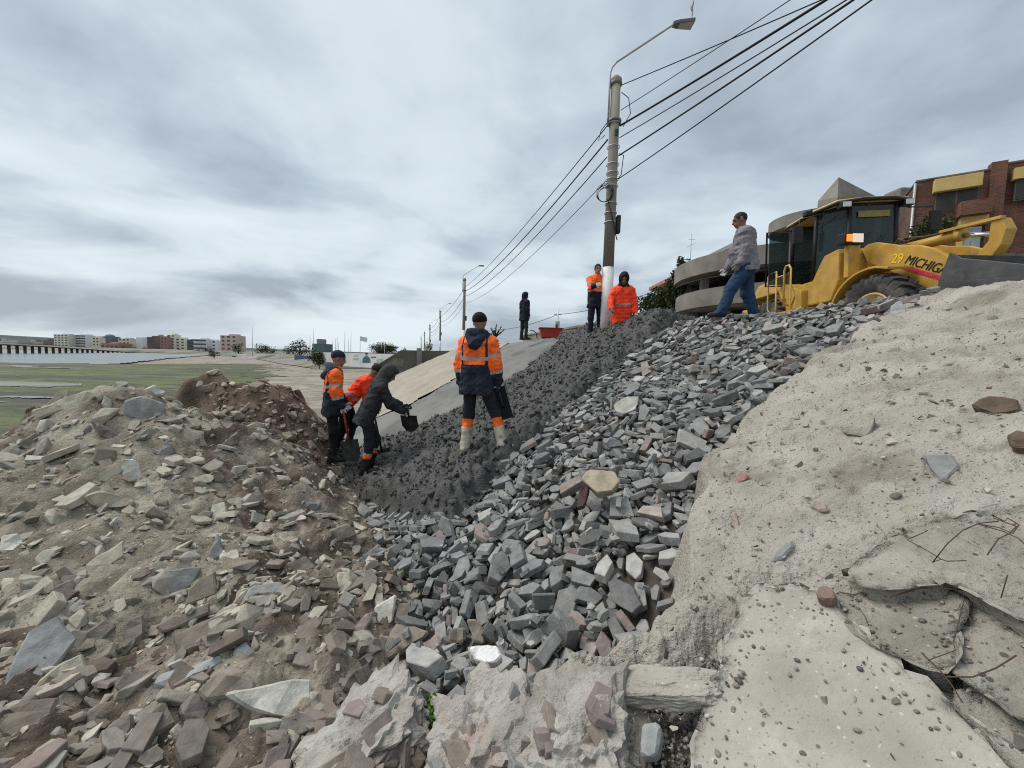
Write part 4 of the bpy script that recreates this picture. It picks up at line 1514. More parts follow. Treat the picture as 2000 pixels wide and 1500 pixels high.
710,1280,617,42,-15,7,35,30,
-98,853,154,-22,-58,3,35,27,
-52,744,162,-9,15,-56,29,33,
-225,768,124,-9,6,-37,36,58,
461,767,431,19,10,-57,23,39,
-145,753,149,12,-61,-9,30,58,
877,1210,702,35,41,12,3,34,
339,965,401,-14,-2,59,0,39,
86,1201,289,-6,38,-32,36,33,
679,1317,607,-47,25,-3,17,45,
699,1724,648,8,-10,36,26,41,
-28,445,138,-12,16,-27,20,20,
879,1347,703,-55,18,1,11,31,
297,690,325,5,-10,-4,38,29,
-185,759,110,-8,2,-7,15,39,
-91,531,125,-30,-45,-4,21,37,
388,875,417,-5,53,-33,19,33,
24,447,155,4,-7,-32,1,23,
-245,926,103,38,-45,6,30,31,
88,513,200,-3,-21,56,5,35,
523,1377,536,2,-44,-35,34,51,
24,703,190,2,33,-26,28,25,
-371,1211,76,15,-3,-53,0,26,
617,904,512,-56,-3,5,7,24,
241,1148,372,-25,-14,-1,16,34,
345,1333,445,54,30,8,16,25,
38,785,215,-42,35,-4,12,24,
519,985,475,-7,5,-22,10,32,
806,1148,644,49,-34,9,3,24,
-11,935,220,-14,-6,55,30,58,
-137,742,120,29,-44,-1,15,23,
90,1109,284,-52,17,-11,7,23,
35,434,161,40,-43,-5,9,35,
-297,871,102,28,51,9,28,35,
461,1893,533,50,32,14,35,49,
479,1071,467,12,3,-47,9,42,
297,846,356,-46,26,-8,32,27,
399,769,404,-11,14,-38,2,45,
660,1451,609,0,51,-1,35,50,
296,617,315,-21,-43,23,29,25,
834,1658,712,-5,-5,-10,19,28,
225,1016,345,-13,-7,54,39,28,
-200,743,113,48,34,-10,6,19,
253,800,336,-4,-7,56,10,35,
360,1204,444,-13,-6,5,33,42,
676,1142,587,-5,12,52,34,32,
227,825,328,-9,52,21,35,32,
-46,722,159,-38,42,15,15,26,
143,440,216,-24,-41,14,28,29,
933,1158,707,-42,34,-6,5,39,
899,1025,675,8,-5,-30,19,28,
746,1896,689,1,39,30,18,25,
28,612,193,0,-9,11,24,42,
575,1310,537,4,30,-37,39,35,
-13,1054,224,22,48,14,39,52,
61,888,254,14,-18,-11,2,48,
622,1221,570,-11,6,33,2,50,
377,1565,477,-14,-3,53,31,35,
-191,698,137,3,1,-40,2,37,
-56,460,141,-2,7,36,2,35,
-24,737,192,48,32,6,0,54,
903,1208,707,-17,-3,55,37,43,
220,649,296,-5,-9,-3,26,29,
375,830,397,-54,-9,3,12,33,
291,615,307,30,47,11,1,20,
1,622,161,13,-2,-49,33,18,
-13,1035,237,31,-8,3,23,39,
-1,584,157,13,-1,-51,5,21,
14,625,198,-43,34,-10,25,58,
186,766,290,-52,-32,-10,23,18,
146,511,225,-20,-15,-7,7,23,
1105,1066,705,0,3,-23,14,28,
81,841,245,0,50,7,13,27,
760,1593,677,-4,3,9,7,26,
227,940,354,38,25,7,7,32,
341,1001,404,-3,-10,22,11,31,
-54,1162,214,21,53,9,34,30,
786,1073,616,-5,12,42,23,40,
1014,1062,730,-11,-5,5,30,34,
642,1029,541,3,31,34,8,24,
-315,926,84,-5,5,1,8,24,
609,835,494,9,-8,-31,17,33,
818,1060,629,-47,1,-20,24,27,
-77,1075,186,7,-5,-26,5,39,
900,1060,676,54,-2,9,14,32,
162,1378,361,-23,-20,37,37,55,
320,1097,409,-43,-23,-30,38,38,
-117,650,118,-6,6,-28,28,43,
272,1050,374,59,8,15,26,23,
27,378,149,3,-4,-52,39,31,
131,435,208,6,-18,33,30,29,
731,999,574,15,-38,46,35,42,
819,1200,660,16,-11,-48,33,35,
173,1321,356,44,-32,31,38,31,
15,539,162,-59,-3,-1,24,23,
613,1367,582,55,-16,7,33,38,
-291,876,95,-46,30,-6,17,25,
-38,1067,205,-52,18,-14,37,28,
-121,716,135,-14,-5,33,18,34,
636,1301,568,15,-1,12,21,40,
578,811,478,-9,-6,44,34,31,
-145,951,145,42,-27,12,26,31,
380,815,389,10,2,-52,20,26,
720,1251,616,-8,-11,28,11,37,
818,953,610,11,-13,58,18,31,
813,991,626,15,-3,-50,30,58,
602,950,517,-8,14,28,12,28,
144,1018,301,15,54,8,19,23,
208,1373,380,29,-53,3,8,42,
228,510,271,7,-9,-18,1,18,
290,711,337,45,-17,-7,26,30,
674,1800,644,18,43,-11,39,41,
420,1040,451,-43,-23,-10,18,32,
199,1356,371,-1,3,9,28,29,
850,984,632,6,-13,-6,26,33,
396,1033,440,1,21,41,4,52,
52,705,214,-11,52,-18,7,30,
892,1159,690,8,-6,-17,28,43,
760,1069,595,-18,-1,-11,20,28,
983,1045,721,0,-4,59,23,31,
443,884,432,-2,60,-1,1,34,
-90,1043,177,-5,-8,39,18,35,
-52,677,152,1,5,54,2,30,
141,917,298,14,-4,-55,1,23,
68,987,261,24,-2,18,9,33,
646,1116,558,-30,43,-2,20,18,
420,1443,486,52,-12,-2,7,28,
97,715,240,35,43,26,2,42,
278,583,301,-27,-24,-1,34,34,
568,906,507,8,-7,-2,27,49,
228,531,276,5,-7,-16,20,34,
3,672,184,1,-13,13,6,58,
534,954,474,-16,18,-31,30,30,
463,1056,465,2,-10,15,5,30,
254,1219,385,-3,3,-31,8,28,
344,1766,458,56,10,12,26,49,
31,887,242,-6,-19,20,11,58,
196,1193,356,-46,-28,-19,25,36,
822,1420,673,13,6,-35,10,40,
525,789,454,-54,7,-12,20,22,
-76,722,138,-8,-13,50,2,28,
813,1173,657,57,20,16,1,34,
-183,744,127,2,10,-39,20,44,
946,1245,726,-12,-59,2,26,38,
482,819,441,-5,-12,18,24,27,
137,724,255,45,38,18,13,32,
702,1935,677,0,36,-24,31,42,
1144,1127,710,-13,-59,6,17,28,
-112,896,157,-13,-5,46,18,42,
242,917,358,17,2,-50,25,49,
394,1363,472,-8,-15,3,15,32,
583,1150,550,-46,-25,-17,1,37,
124,1062,297,4,-11,-10,19,28,
189,603,265,12,47,12,27,31,
807,1238,680,12,-4,-44,18,34,
441,992,451,-7,52,-21,30,28,
-228,830,112,-7,-54,14,34,35,
207,552,265,0,-9,5,33,35,
669,1687,621,-9,-17,41,14,45,
609,1540,575,-4,-14,-42,0,27,
116,627,225,38,38,26,39,30,
411,1069,460,0,0,18,31,32,
597,1035,528,54,17,16,4,35,
802,1616,696,20,48,11,8,22,
451,892,447,7,1,6,33,43,
382,714,378,-5,-22,-58,13,20,
814,1513,679,28,-1,18,9,37,
-115,773,147,40,21,17,23,28,
964,962,684,5,-8,-3,23,18,
273,664,317,-9,3,14,24,35,
444,1194,472,-20,9,-28,28,28,
144,1124,310,-40,37,-8,14,21,
325,670,361,7,23,-53,1,43,
425,1311,488,10,-8,2,28,58,
663,971,547,-48,36,8,24,34,
12,511,162,51,-15,-16,39,34,
712,887,544,61,-1,14,28,18,
442,871,443,-35,-5,-7,26,32,
38,485,166,-6,11,-50,2,32,
366,1701,467,60,12,11,22,33,
103,450,184,-6,-10,32,2,41,
-333,1069,77,-5,-9,38,4,36,
-10,877,207,50,-24,-9,12,41,
811,1681,707,-2,-2,32,7,32,
523,827,459,1,0,-31,7,35,
876,1474,704,-3,-2,-44,13,36,
143,858,295,13,0,-44,4,41,
794,1220,663,1,21,16,23,33,
-141,555,127,0,7,3,4,46,
643,1678,606,29,-47,-8,35,30,
409,814,405,-27,24,-22,39,33,
558,1481,556,32,-27,1,39,47,
10,1061,248,8,-12,6,35,40,
712,865,544,-7,-6,33,6,18,
207,581,266,37,43,8,1,23,
175,860,316,6,2,28,11,41,
948,1455,711,-8,-13,-24,12,50,
604,1341,569,25,-56,-11,8,29,
515,1229,512,-3,-11,20,5,39,
241,1004,356,44,-38,-11,12,26,
703,1240,604,9,-31,45,27,28,
586,1355,544,3,3,58,7,25,
-296,1023,91,5,-7,-21,25,41,
311,682,334,41,-37,-16,9,34,
490,916,459,5,-11,-26,10,30,
829,1066,631,-48,19,-14,32,25,
-98,725,151,-21,41,38,18,37,
638,1672,620,-3,1,47,14,50,
487,1221,497,47,26,12,33,48,
-236,882,107,18,-53,14,10,33,
240,1904,424,24,-27,-35,36,29,
256,615,298,0,6,5,31,23,
540,1236,516,11,-4,-34,38,42,
-277,953,95,16,41,22,26,23,
392,813,402,3,-4,24,22,24,
39,900,229,14,-7,-32,19,41,
-301,951,91,-12,17,-49,0,28,
900,1259,716,13,49,2,12,48,
884,1050,665,11,-46,-40,9,21,
62,833,229,-11,-12,35,2,24,
689,1544,619,3,-12,0,38,38,
763,1119,610,3,-10,11,0,24,
1006,1011,723,-29,-52,-3,31,27,
1136,1071,704,0,5,-25,24,44,
101,477,186,4,-10,-4,25,18,
257,995,368,47,-31,19,4,35,
40,375,165,-7,5,15,22,33,
161,1141,337,-16,51,10,34,54,
231,1083,362,4,-1,-9,2,35,
-10,448,135,-5,-5,44,5,35,
-82,541,117,4,-2,-45,29,26,
559,1595,568,20,39,17,8,47,
334,1058,410,-15,-4,57,16,35,
413,1410,477,-2,14,57,34,36,
585,872,496,19,-2,2,4,32,
852,1033,647,-20,-15,44,32,31,
918,1499,712,3,-4,-43,3,43,
92,382,183,-5,37,44,9,43,
751,871,561,59,10,11,36,19,
125,400,190,19,-56,-4,30,31,
360,833,380,-10,-7,52,25,26,
320,931,399,-21,41,9,0,49,
589,1234,555,3,56,-10,16,42,
369,713,368,-27,46,1,35,18,
493,985,472,-9,7,-1,30,39,
610,1123,547,10,-5,-26,15,36,
-58,574,148,20,3,27,36,47,
171,664,257,10,-4,-40,37,25,
-70,404,142,13,53,8,32,33,
-83,621,125,30,-43,-8,10,40,
-117,648,131,-35,-44,8,0,30,
750,1403,641,19,-34,27,22,42,
75,910,290,-17,55,2,28,43,
395,1088,450,2,14,18,38,33,
-28,731,162,31,45,12,29,30,
297,777,351,40,-32,-25,11,28,
153,1079,313,4,-7,-15,34,32,
700,1592,647,11,-18,-25,39,49,
26,495,176,7,-12,-61,7,39,
319,1357,442,9,-1,-60,1,47,
935,1022,687,33,-33,-16,15,23,
259,656,295,-37,39,-4,14,24,
403,935,434,3,-5,14,12,40,
602,1463,585,-4,45,-15,7,45,
52,661,196,14,0,-52,0,49,
369,1527,464,12,-3,-47,35,30,
168,903,314,-11,-6,49,11,38,
476,785,435,12,54,19,20,33,
528,863,473,-43,29,13,19,31,
31,1162,259,-17,-9,46,14,34,
72,1182,278,6,54,3,2,30,
120,482,200,3,-11,4,16,25,
420,1090,453,7,-4,-12,17,33,
733,987,576,-33,13,20,3,36,
773,1722,688,23,-1,-46,15,34,
367,891,404,41,45,7,17,38,
-404,1136,63,2,-6,-8,11,36,
57,407,161,-11,-4,45,11,35,
-201,842,120,-49,18,-8,36,35,
299,1132,404,-3,-13,36,23,43,
-20,827,184,4,-6,-15,32,19,
245,779,323,-43,34,2,4,37,
159,635,254,-14,13,-23,24,22,
597,1362,560,-43,36,18,3,40,
497,815,442,11,-5,-39,32,24,
-326,962,91,6,-3,-43,38,45,
-90,870,152,5,-10,-13,6,20,
10,436,151,47,34,3,2,26,
52,1087,280,3,-13,0,24,58,
361,1069,434,16,-12,-47,9,33,
349,865,382,10,-1,-45,3,29,
206,737,312,-15,28,-43,30,38,
451,1234,477,14,6,-61,27,37,
181,823,306,-9,-3,35,26,29,
682,943,566,28,-8,0,1,44,
531,817,477,51,-22,-2,30,35,
528,938,497,-12,-12,4,27,48,
205,696,280,4,-9,11,32,27,
-262,854,90,58,-3,-5,7,23,
106,1122,297,4,-8,-14,33,58,
262,1096,372,4,-8,-13,23,24,
663,855,532,-56,21,-15,24,31,
902,968,660,15,2,-52,38,28,
-366,1055,72,2,-5,-8,0,47,
170,558,243,9,-8,-27,19,18,
776,898,576,17,-27,14,22,23,
775,1344,653,24,37,17,15,44,
798,923,595,-9,11,10,34,31,
-103,469,137,1,-4,-15,11,58,
-41,438,131,0,-3,-29,17,34,
551,781,474,-19,-17,-11,2,39,
88,649,214,-16,-14,40,17,27,
954,1172,718,7,-7,-18,15,28,
883,960,647,0,-12,14,26,23,
257,831,332,2,-9,10,31,20,
348,1344,435,-22,53,1,30,42,
189,587,270,0,-44,-45,34,28,
182,667,277,-1,-4,0,17,39,
553,986,496,45,-33,8,26,39,
632,939,524,2,-11,18,26,32,
82,433,175,5,-18,-16,25,38,
85,463,186,-25,-40,26,21,22,
764,1271,645,5,-19,38,33,28,
905,1042,672,7,-8,-18,26,25,
574,1057,510,46,-19,8,9,26,
425,852,412,7,-13,-18,3,31,
152,735,269,-48,22,-7,39,36,
506,1055,509,61,-7,2,16,51,
46,735,210,28,-33,-39,15,18,
746,970,576,-9,4,-4,17,38,
815,1252,676,12,-3,-44,10,48,
-19,1138,226,-24,47,-3,26,30,
334,875,394,9,-6,-1,12,36,
632,896,520,0,10,61,21,29,
-51,413,141,-10,-10,42,12,34,
446,1088,467,14,-2,-14,1,39,
20,426,146,-2,-5,-2,18,40,
73,817,246,-11,-13,11,5,43,
45,401,169,-24,2,-18,1,31,
34,814,209,-10,-8,38,25,30,
104,380,176,4,-5,-30,16,24,
-114,957,160,-44,28,0,6,24,
190,1255,360,0,-15,-2,31,23,
494,1099,476,15,0,-54,2,29,
322,894,377,10,3,-50,18,29,
-20,921,201,32,-5,-2,36,31,
-85,642,148,15,10,-52,37,34,
-61,1051,198,2,4,-31,8,39,
-119,578,120,29,24,8,0,23,
85,592,208,-35,46,-18,23,35,
8,556,159,0,-9,11,31,21,
546,884,490,-16,-10,12,30,30,
493,790,441,9,9,38,23,23,
-97,622,123,9,9,31,6,39,
-74,819,158,-27,45,-4,3,34,
-88,981,163,7,41,-33,33,19,
-114,939,158,14,4,-12,38,31,
865,1663,719,2,-2,-9,31,39,
607,907,503,32,20,41,35,23,
189,444,236,35,-21,9,37,27,
456,1208,475,8,-7,-33,26,28,
763,896,587,-24,-51,-11,17,29,
851,1285,686,13,-2,-52,12,42,
29,617,180,-13,-4,58,11,42,
128,827,282,-10,-9,7,5,26,
414,1535,485,-12,-2,57,5,35,
298,868,368,-7,-27,39,8,22,
21,932,228,39,-47,7,7,29,
142,408,216,-6,-5,-6,22,43,
-65,854,169,3,-10,-5,23,37,
409,986,437,2,5,-12,10,40,
379,1417,473,-21,43,-16,7,48,
456,1119,461,18,-37,-45,9,48,
114,448,205,-6,3,-54,39,32,
-291,949,96,-1,17,-25,27,30,
567,1185,524,11,-7,-37,7,38,
782,1240,649,60,6,-10,12,29,
980,983,700,-10,-2,2,28,23,
278,683,330,2,-6,22,7,36,
733,878,556,11,-5,-55,8,32,
972,1062,710,-12,29,49,9,27,
205,609,265,-25,48,-6,32,18,
319,1475,437,14,-3,-57,8,32,
-30,910,197,13,49,-30,0,29,
605,1443,565,36,-44,7,18,36,
436,1168,467,35,-27,-16,36,58,
448,989,446,0,-19,-40,21,30,
575,1070,515,-47,17,-18,37,38,
140,653,245,15,-2,-48,7,45,
679,1219,594,-35,-48,9,6,38,
649,910,531,20,29,37,15,31,
553,1028,507,12,-1,-57,17,22,
71,647,199,28,46,11,38,19,
347,818,388,14,56,-8,2,37,
267,761,330,47,-31,-8,0,28,
105,608,214,-6,-25,50,39,28,
662,913,535,27,-32,-7,33,30,
235,630,281,-8,-6,45,31,22,
310,1007,389,1,-2,40,3,24,
-111,589,129,31,-46,-5,28,24,
946,1045,693,4,-10,5,4,42,
241,1032,377,7,5,6,23,38,
754,1146,638,-47,13,-10,0,55,
608,1282,557,21,42,-36,25,33,
-10,416,145,0,-25,-26,17,18,
423,751,412,-47,19,-11,12,19,
446,1067,458,33,36,-15,3,23,
199,526,265,17,55,-6,5,39,
816,1869,712,50,33,-6,33,44,
-97,1624,248,-59,5,-10,15,35,
2,713,189,-14,50,2,19,37,
470,776,424,8,-7,-17,32,33,
289,1198,416,61,-6,9,37,57,
43,369,157,48,11,-3,21,29,
132,379,186,33,43,7,5,23,
423,798,411,42,36,9,39,32,
85,1248,297,36,44,11,17,37,
-98,997,165,-11,-8,60,7,39,
400,1221,464,10,-8,-23,15,47,
621,1036,536,48,22,-9,39,33,
576,1397,553,-11,-5,54,13,27,
657,1002,538,13,-7,-22,32,37,
783,960,595,37,-14,5,9,23,
555,1023,500,29,48,7,24,39,
797,1827,702,-6,-62,2,18,33,
88,392,186,0,50,10,9,38,
347,847,395,-7,-6,-14,22,34,
612,917,522,48,-35,10,3,35,
382,911,404,12,7,-56,19,32,
117,946,284,0,-11,8,10,32,
150,1100,311,-61,-6,-14,10,26,
929,1107,697,12,-3,-46,32,28,
559,1757,580,49,17,25,5,58,
133,693,243,-3,-11,28,9,21,
459,962,455,8,-1,-32,15,35,
389,1053,445,-1,-24,58,35,30,
349,768,375,0,-11,12,23,41,
920,950,668,-20,35,44,35,18,
149,469,230,34,44,17,10,52,
-63,451,132,-9,-4,30,7,30,
594,1198,560,52,-28,2,31,38,
653,947,531,43,36,11,29,43,
285,751,341,31,42,16,36,50,
196,1116,342,8,-9,-24,16,33,
833,1507,689,5,-8,25,28,30,
579,1552,568,-13,-58,-18,9,37,
689,1022,556,-56,-18,3,15,26,
125,925,287,11,-8,-40,24,22,
308,806,367,1,15,53,36,44,
668,1186,584,-8,-6,34,5,41,
544,1638,560,57,18,13,7,39,
1154,1107,707,4,5,3,34,35,
335,646,336,-31,42,-5,18,26,
53,1068,261,-12,-13,23,16,26,
532,1216,526,-13,-4,21,26,23,
947,995,689,9,-13,1,36,29,
470,806,435,2,23,40,31,21,
199,1020,330,-5,34,33,37,18,
322,1350,427,7,1,-51,16,39,
878,1428,695,-9,-2,53,0,30,
810,1131,643,8,54,-10,9,30,
212,706,293,-3,1,2,34,31,
170,1233,349,9,-13,15,7,36,
-64,896,174,13,0,-58,15,38,
892,1192,695,6,54,6,27,33,
197,962,338,0,6,-35,35,29,
236,752,321,44,38,6,31,25,
-283,931,95,10,-4,-28,11,19,
313,644,347,11,-2,-53,14,43,
762,1011,589,-6,58,0,5,32,
-373,1034,71,-3,5,-10,39,32,
151,570,235,32,43,12,23,26,
-40,601,153,-60,-3,17,27,35,
168,937,321,10,-11,-59,32,38,
664,1099,561,5,-9,7,33,36,
360,948,417,-6,-37,27,20,42,
371,1128,439,9,5,-24,38,35,
95,1013,295,11,-5,-50,35,52,
-157,837,128,-45,-13,0,13,30,
779,1630,684,12,-1,-48,15,35,
-122,938,144,-11,55,4,9,32,
630,1455,584,-30,-46,17,28,33,
7,715,181,0,-12,13,38,38,
520,1320,531,-48,-14,-3,31,50,
-150,700,117,37,-41,0,0,31,
616,980,516,-2,12,-56,21,40,
571,949,502,11,3,31,12,31,
762,1149,628,16,22,-57,39,33,
549,1157,515,30,-49,1,0,26,
63,582,194,-16,-10,6,30,26,
279,960,370,-4,-9,17,9,29,
733,1704,669,0,-9,-5,23,43,
-375,1090,66,-6,-13,40,16,30,
326,639,340,-7,-13,25,36,26,
-419,1169,60,1,-2,-9,33,41,
-22,693,163,-9,-8,39,22,36,
334,848,375,13,-6,-18,5,29,
669,1899,650,-26,40,-9,24,34,
37,722,198,0,-12,19,30,18,
475,1113,471,-19,41,34,37,32,
212,844,319,11,6,-54,17,44,
177,1174,354,7,-4,6,28,41,
604,1339,557,-49,-25,1,7,35,
322,1127,415,8,-61,-3,14,28,
262,1196,397,-28,-54,13,2,38,
277,820,352,8,-2,-30,17,25,
538,915,481,23,2,13,9,56,
838,1787,710,-9,-10,-45,29,51,
49,719,206,-24,44,-5,27,24,
498,999,464,-53,1,7,21,32,
822,1158,670,-11,-19,-20,6,27,
480,946,458,-41,40,-10,10,30,
-244,907,98,30,-53,-2,3,23,
-138,877,141,-33,-47,5,6,41,
767,1854,693,1,1,-25,16,27,
994,1170,725,7,21,21,28,31,
948,1126,713,49,-15,4,4,37,
-208,870,127,-4,-8,-45,38,43,
442,805,415,10,-9,-18,9,36,
873,1150,674,10,-4,-27,2,28,
683,892,554,7,54,24,8,49,
574,910,490,12,8,-30,7,35,
-162,910,141,1,20,47,7,39,
614,1162,550,-5,50,-2,32,28,
619,1698,603,-3,-3,-58,22,46,
141,1539,342,18,51,3,25,39,
255,1185,386,23,-4,9,38,26,
962,1096,719,0,-11,-29,26,27,
-160,670,136,2,-10,-62,38,44,
392,1485,471,6,-8,-14,25,42,
240,694,299,-26,-54,14,32,27,
277,874,360,55,-28,-4,18,35]
M_grey = piece_mat('grey_porphyry', [(0, (.105,.105,.103)), (.18, (.165,.166,.163)), (.34, (.25,.248,.238)), (.5, (.16,.163,.164)), (.62, (.23,.231,.227)), (.74, (.35,.342,.322)), (.83, (.18,.181,.178)), (.915, (.22,.22,.213)), (.935, (.27,.23,.205)), (.96, (.34,.29,.262)), (.98, (.16,.125,.12)), (1, (.24,.20,.165))], rough=.78, bump=.6, bscale=30, mott=.30, mscale=14, vein=((.36,.36,.355), 7, .63, .75))
def px_size(p, s):
    q = np.asarray(p)-CAM; z = q@FW
    if z < .2: return 0
    X, Y = 1000+F*(q@RT)/z, 750-F*(q@UP)/z
    return s/z if -60 < X < 2060 and -60 < Y < 1560 else 0
def piece_set(name, variants, m, data, parent, limit=300, keepvis=None):
    """data rows = (pos, quat, variant, scale3); the largest in the photo become parts, the rest one joined part"""
    order = sorted(range(len(data)), key=lambda i: -px_size(data[i][0], float(np.max(data[i][3]))))
    ms = {}
    for i in order[:limit]:
        p, q, vi, s = data[i]
        if vi not in ms: ms[vi] = mesh(name, *variants[vi], m)
        o = link(name, ms[vi], parent); o.location = [float(a) for a in p]; o.rotation_mode = 'QUATERNION'; o.rotation_quaternion = [float(a) for a in q]
        o.scale = [float(a) for a in (np.ones(3)*s)]
    rest = [data[i] for i in order[limit:]]
    if rest:
        V, Fc = join([(quat_np(q, variants[vi][0]*(np.ones(3)*s))+np.asarray(p), variants[vi][1]) for p, q, vi, s in rest])
        o = link('small_'+name+'s', mesh('small_'+name+'s', V, Fc, m), parent); o['kind'] = 'stuff'
def build_stones():
    data = []
    for r in np.array(STONE_DATA, float).reshape(-1, 8):
        rv = r[3:6]/20.; an = np.linalg.norm(rv); ax = rv/max(an, 1e-9)
        pu, pv = UV(r[:2]/250.); drop = .10*float(sstep(3.6, 4.8, pv))*float(sstep(5.2, 3.8, pu)); data.append((r[:3]/250.-np.array([0, 0, drop]), np.array([math.cos(an/2), *(ax*math.sin(an/2))]), int(r[6]), r[7]/200.*np.array([.90, .88, 1.02])))
    rs = random.Random(61); n0 = len(data)                            # smaller pieces filling in between
    for k in range(1700):
        p, q, vi, s = data[rs.randrange(n0)]; m_ = rs.uniform(.045, .10); data.append((p+np.array([rs.gauss(0, .07), rs.gauss(0, .07), rs.uniform(-.03, .03)]), np.array(Quaternion((rs.gauss(0, 1), rs.gauss(0, .5), rs.gauss(0, .5), rs.gauss(0, 1))).normalized()[:]), rs.randrange(40), m_*np.array([1, 1, 1.4])))
    pile = empty('stone_pile', W(3.6, 2.2, float(plane(2.2)))*0, 'loose pile of broken grey paving stones spread down the middle of the slope', 'stone pile')
    piece_set('stone', SLABS, M_grey, data, pile)
build_stones()
# ---------------------------------------------------------------- rocks of the rubble heap, broken slabs, concrete lumps, gravel
def ground_near(x, y):
    x = np.asarray(x, float); y = np.asarray(y, float); u, v = UV(np.stack([x, y], -1)); h = heap_full(x, y)
    g = np.where(u < old_edge(v), old_z(u, v), bed_z(u, v)+.12); g = np.where(u > wet_edge(v), slope_z(v)+.03, g); g = np.where(v < V0, -.1, g)
    return np.where((v < .9) | (u < 1.2), np.maximum(g if False else np.where((u < 1.3), -9, g), h), g)
def hit(px, py, fn=None, t0=.6, t1=12, off=0.):
    r = ray(px, py); t = np.linspace(t0, t1, 1500); q = CAM+t[:, None]*r
    z = (fn or ground_near)(q[:, 0], q[:, 1])+off; b = q[:, 2] < z; k = np.argmax(b) if b.any() else np.argmin((q[:, 2]-z)+(t < 1.2)*9); return q[k], t[k]
def normal_at(p, fn=None, e=.12):
    fn = fn or ground_near; x, y = p[0], p[1]; a = fn(np.array([x-e, x+e, x, x]), np.array([y, y, y-e, y+e]))
    n = np.array([-(a[1]-a[0])/(2*e), -(a[3]-a[2])/(2*e), 1]); return n/np.linalg.norm(n)
ROCK_T = {}
def rough_block(outline, n, thick, rs, bev=.012, jag=.06, disp=.008, flatbase=None):
    """a stone from its outline (points on a plane with normal n), as thick as given, edges broken and faces uneven"""
    o = np.asarray(outline); c = o.mean(0); size = np.linalg.norm(o-c, axis=1).mean(); pts = []
    m = len(o); dn = []
    for i in range(m):
        a, b = o[i], o[(i+1) % m]; k = max(1, int(np.linalg.norm(b-a)/(.55*size)))
        for j in range(k): dn.append(a+(b-a)*j/k+(rs.uniform(-jag, jag)*size*np.cross(n, (b-a)/max(np.linalg.norm(b-a), 1e-6)) if j else 0))
    bm = bmesh.new(); top = [bm.verts.new(q+n*rs.uniform(-.12, .1)*thick) for q in dn]
    bot = [bm.verts.new(c+(q-c)*rs.uniform(.8, 1.05)-n*thick*rs.uniform(.85, 1.1)) for q in dn]
    k = len(dn); bm.faces.new(top); bm.faces.new(bot[::-1])
    for i in range(k): bm.faces.new((top[(i+1) % k], top[i], bot[i], bot[(i+1) % k]))
    bmesh.ops.recalc_face_normals(bm, faces=bm.faces)
    bmesh.ops.bevel(bm, geom=list(bm.edges), offset=min(bev, .3*thick), segments=1, affect='EDGES', clamp_overlap=True)
    bmesh.ops.triangulate(bm, faces=bm.faces)
    if disp:
        bmesh.ops.subdivide_edges(bm, edges=[e for e in bm.edges if e.calc_length() > .045], cuts=1, use_grid_fill=False)
        bmesh.ops.triangulate(bm, faces=bm.faces)
        P_ = np.array([v.co[:] for v in bm.verts]); d = fbm(P_, 14, 3, 5)*disp
        for v, q in zip(bm.verts, d): v.co += Vector(v.normal)*float(q)
    v = np.array([q.co[:] for q in bm.verts]); f = [tuple(q.index for q in p.verts) for p in bm.faces]; bm.free(); return v, f
def outline_on(px_poly, c, n):
    o = [CAM+ray(*q)*(((c-CAM)@n)/(ray(*q)@n)) for q in px_poly]; d0 = (c-CAM)@FW
    return [CAM+(q-CAM)*np.clip(((q-CAM)@FW), d0*.82, d0*1.22)/((q-CAM)@FW) if len(px_poly) < 16 else q for q in o]
def toward(p, n, k=.5):
    w = CAM-p; w = w/np.linalg.norm(w); q = n*(1-k)+w*k; return q/np.linalg.norm(q)
def rmat(name, c, d=.8): return piece_mat(name, [(0, tuple(a*d for a in c)), (.5, c), (1, tuple(min(.7, a*1.18) for a in c))], rough=.88, bump=.7, bscale=24, mott=.30, mscale=12, vein=(tuple(min(.6, a*1.5) for a in c), 5, .62, .8))
M_rg, M_rb, M_rp, M_rw, M_rr = rmat('grey_rock', (.235,.232,.22)), rmat('brown_rock', (.205,.172,.142)), rmat('pale_rock', (.42,.385,.30)), rmat('whitish_rock', (.47,.455,.40)), rmat('reddish_rock', (.215,.175,.16))
M_bg = rmat('bluish_rock', (.25,.257,.253))
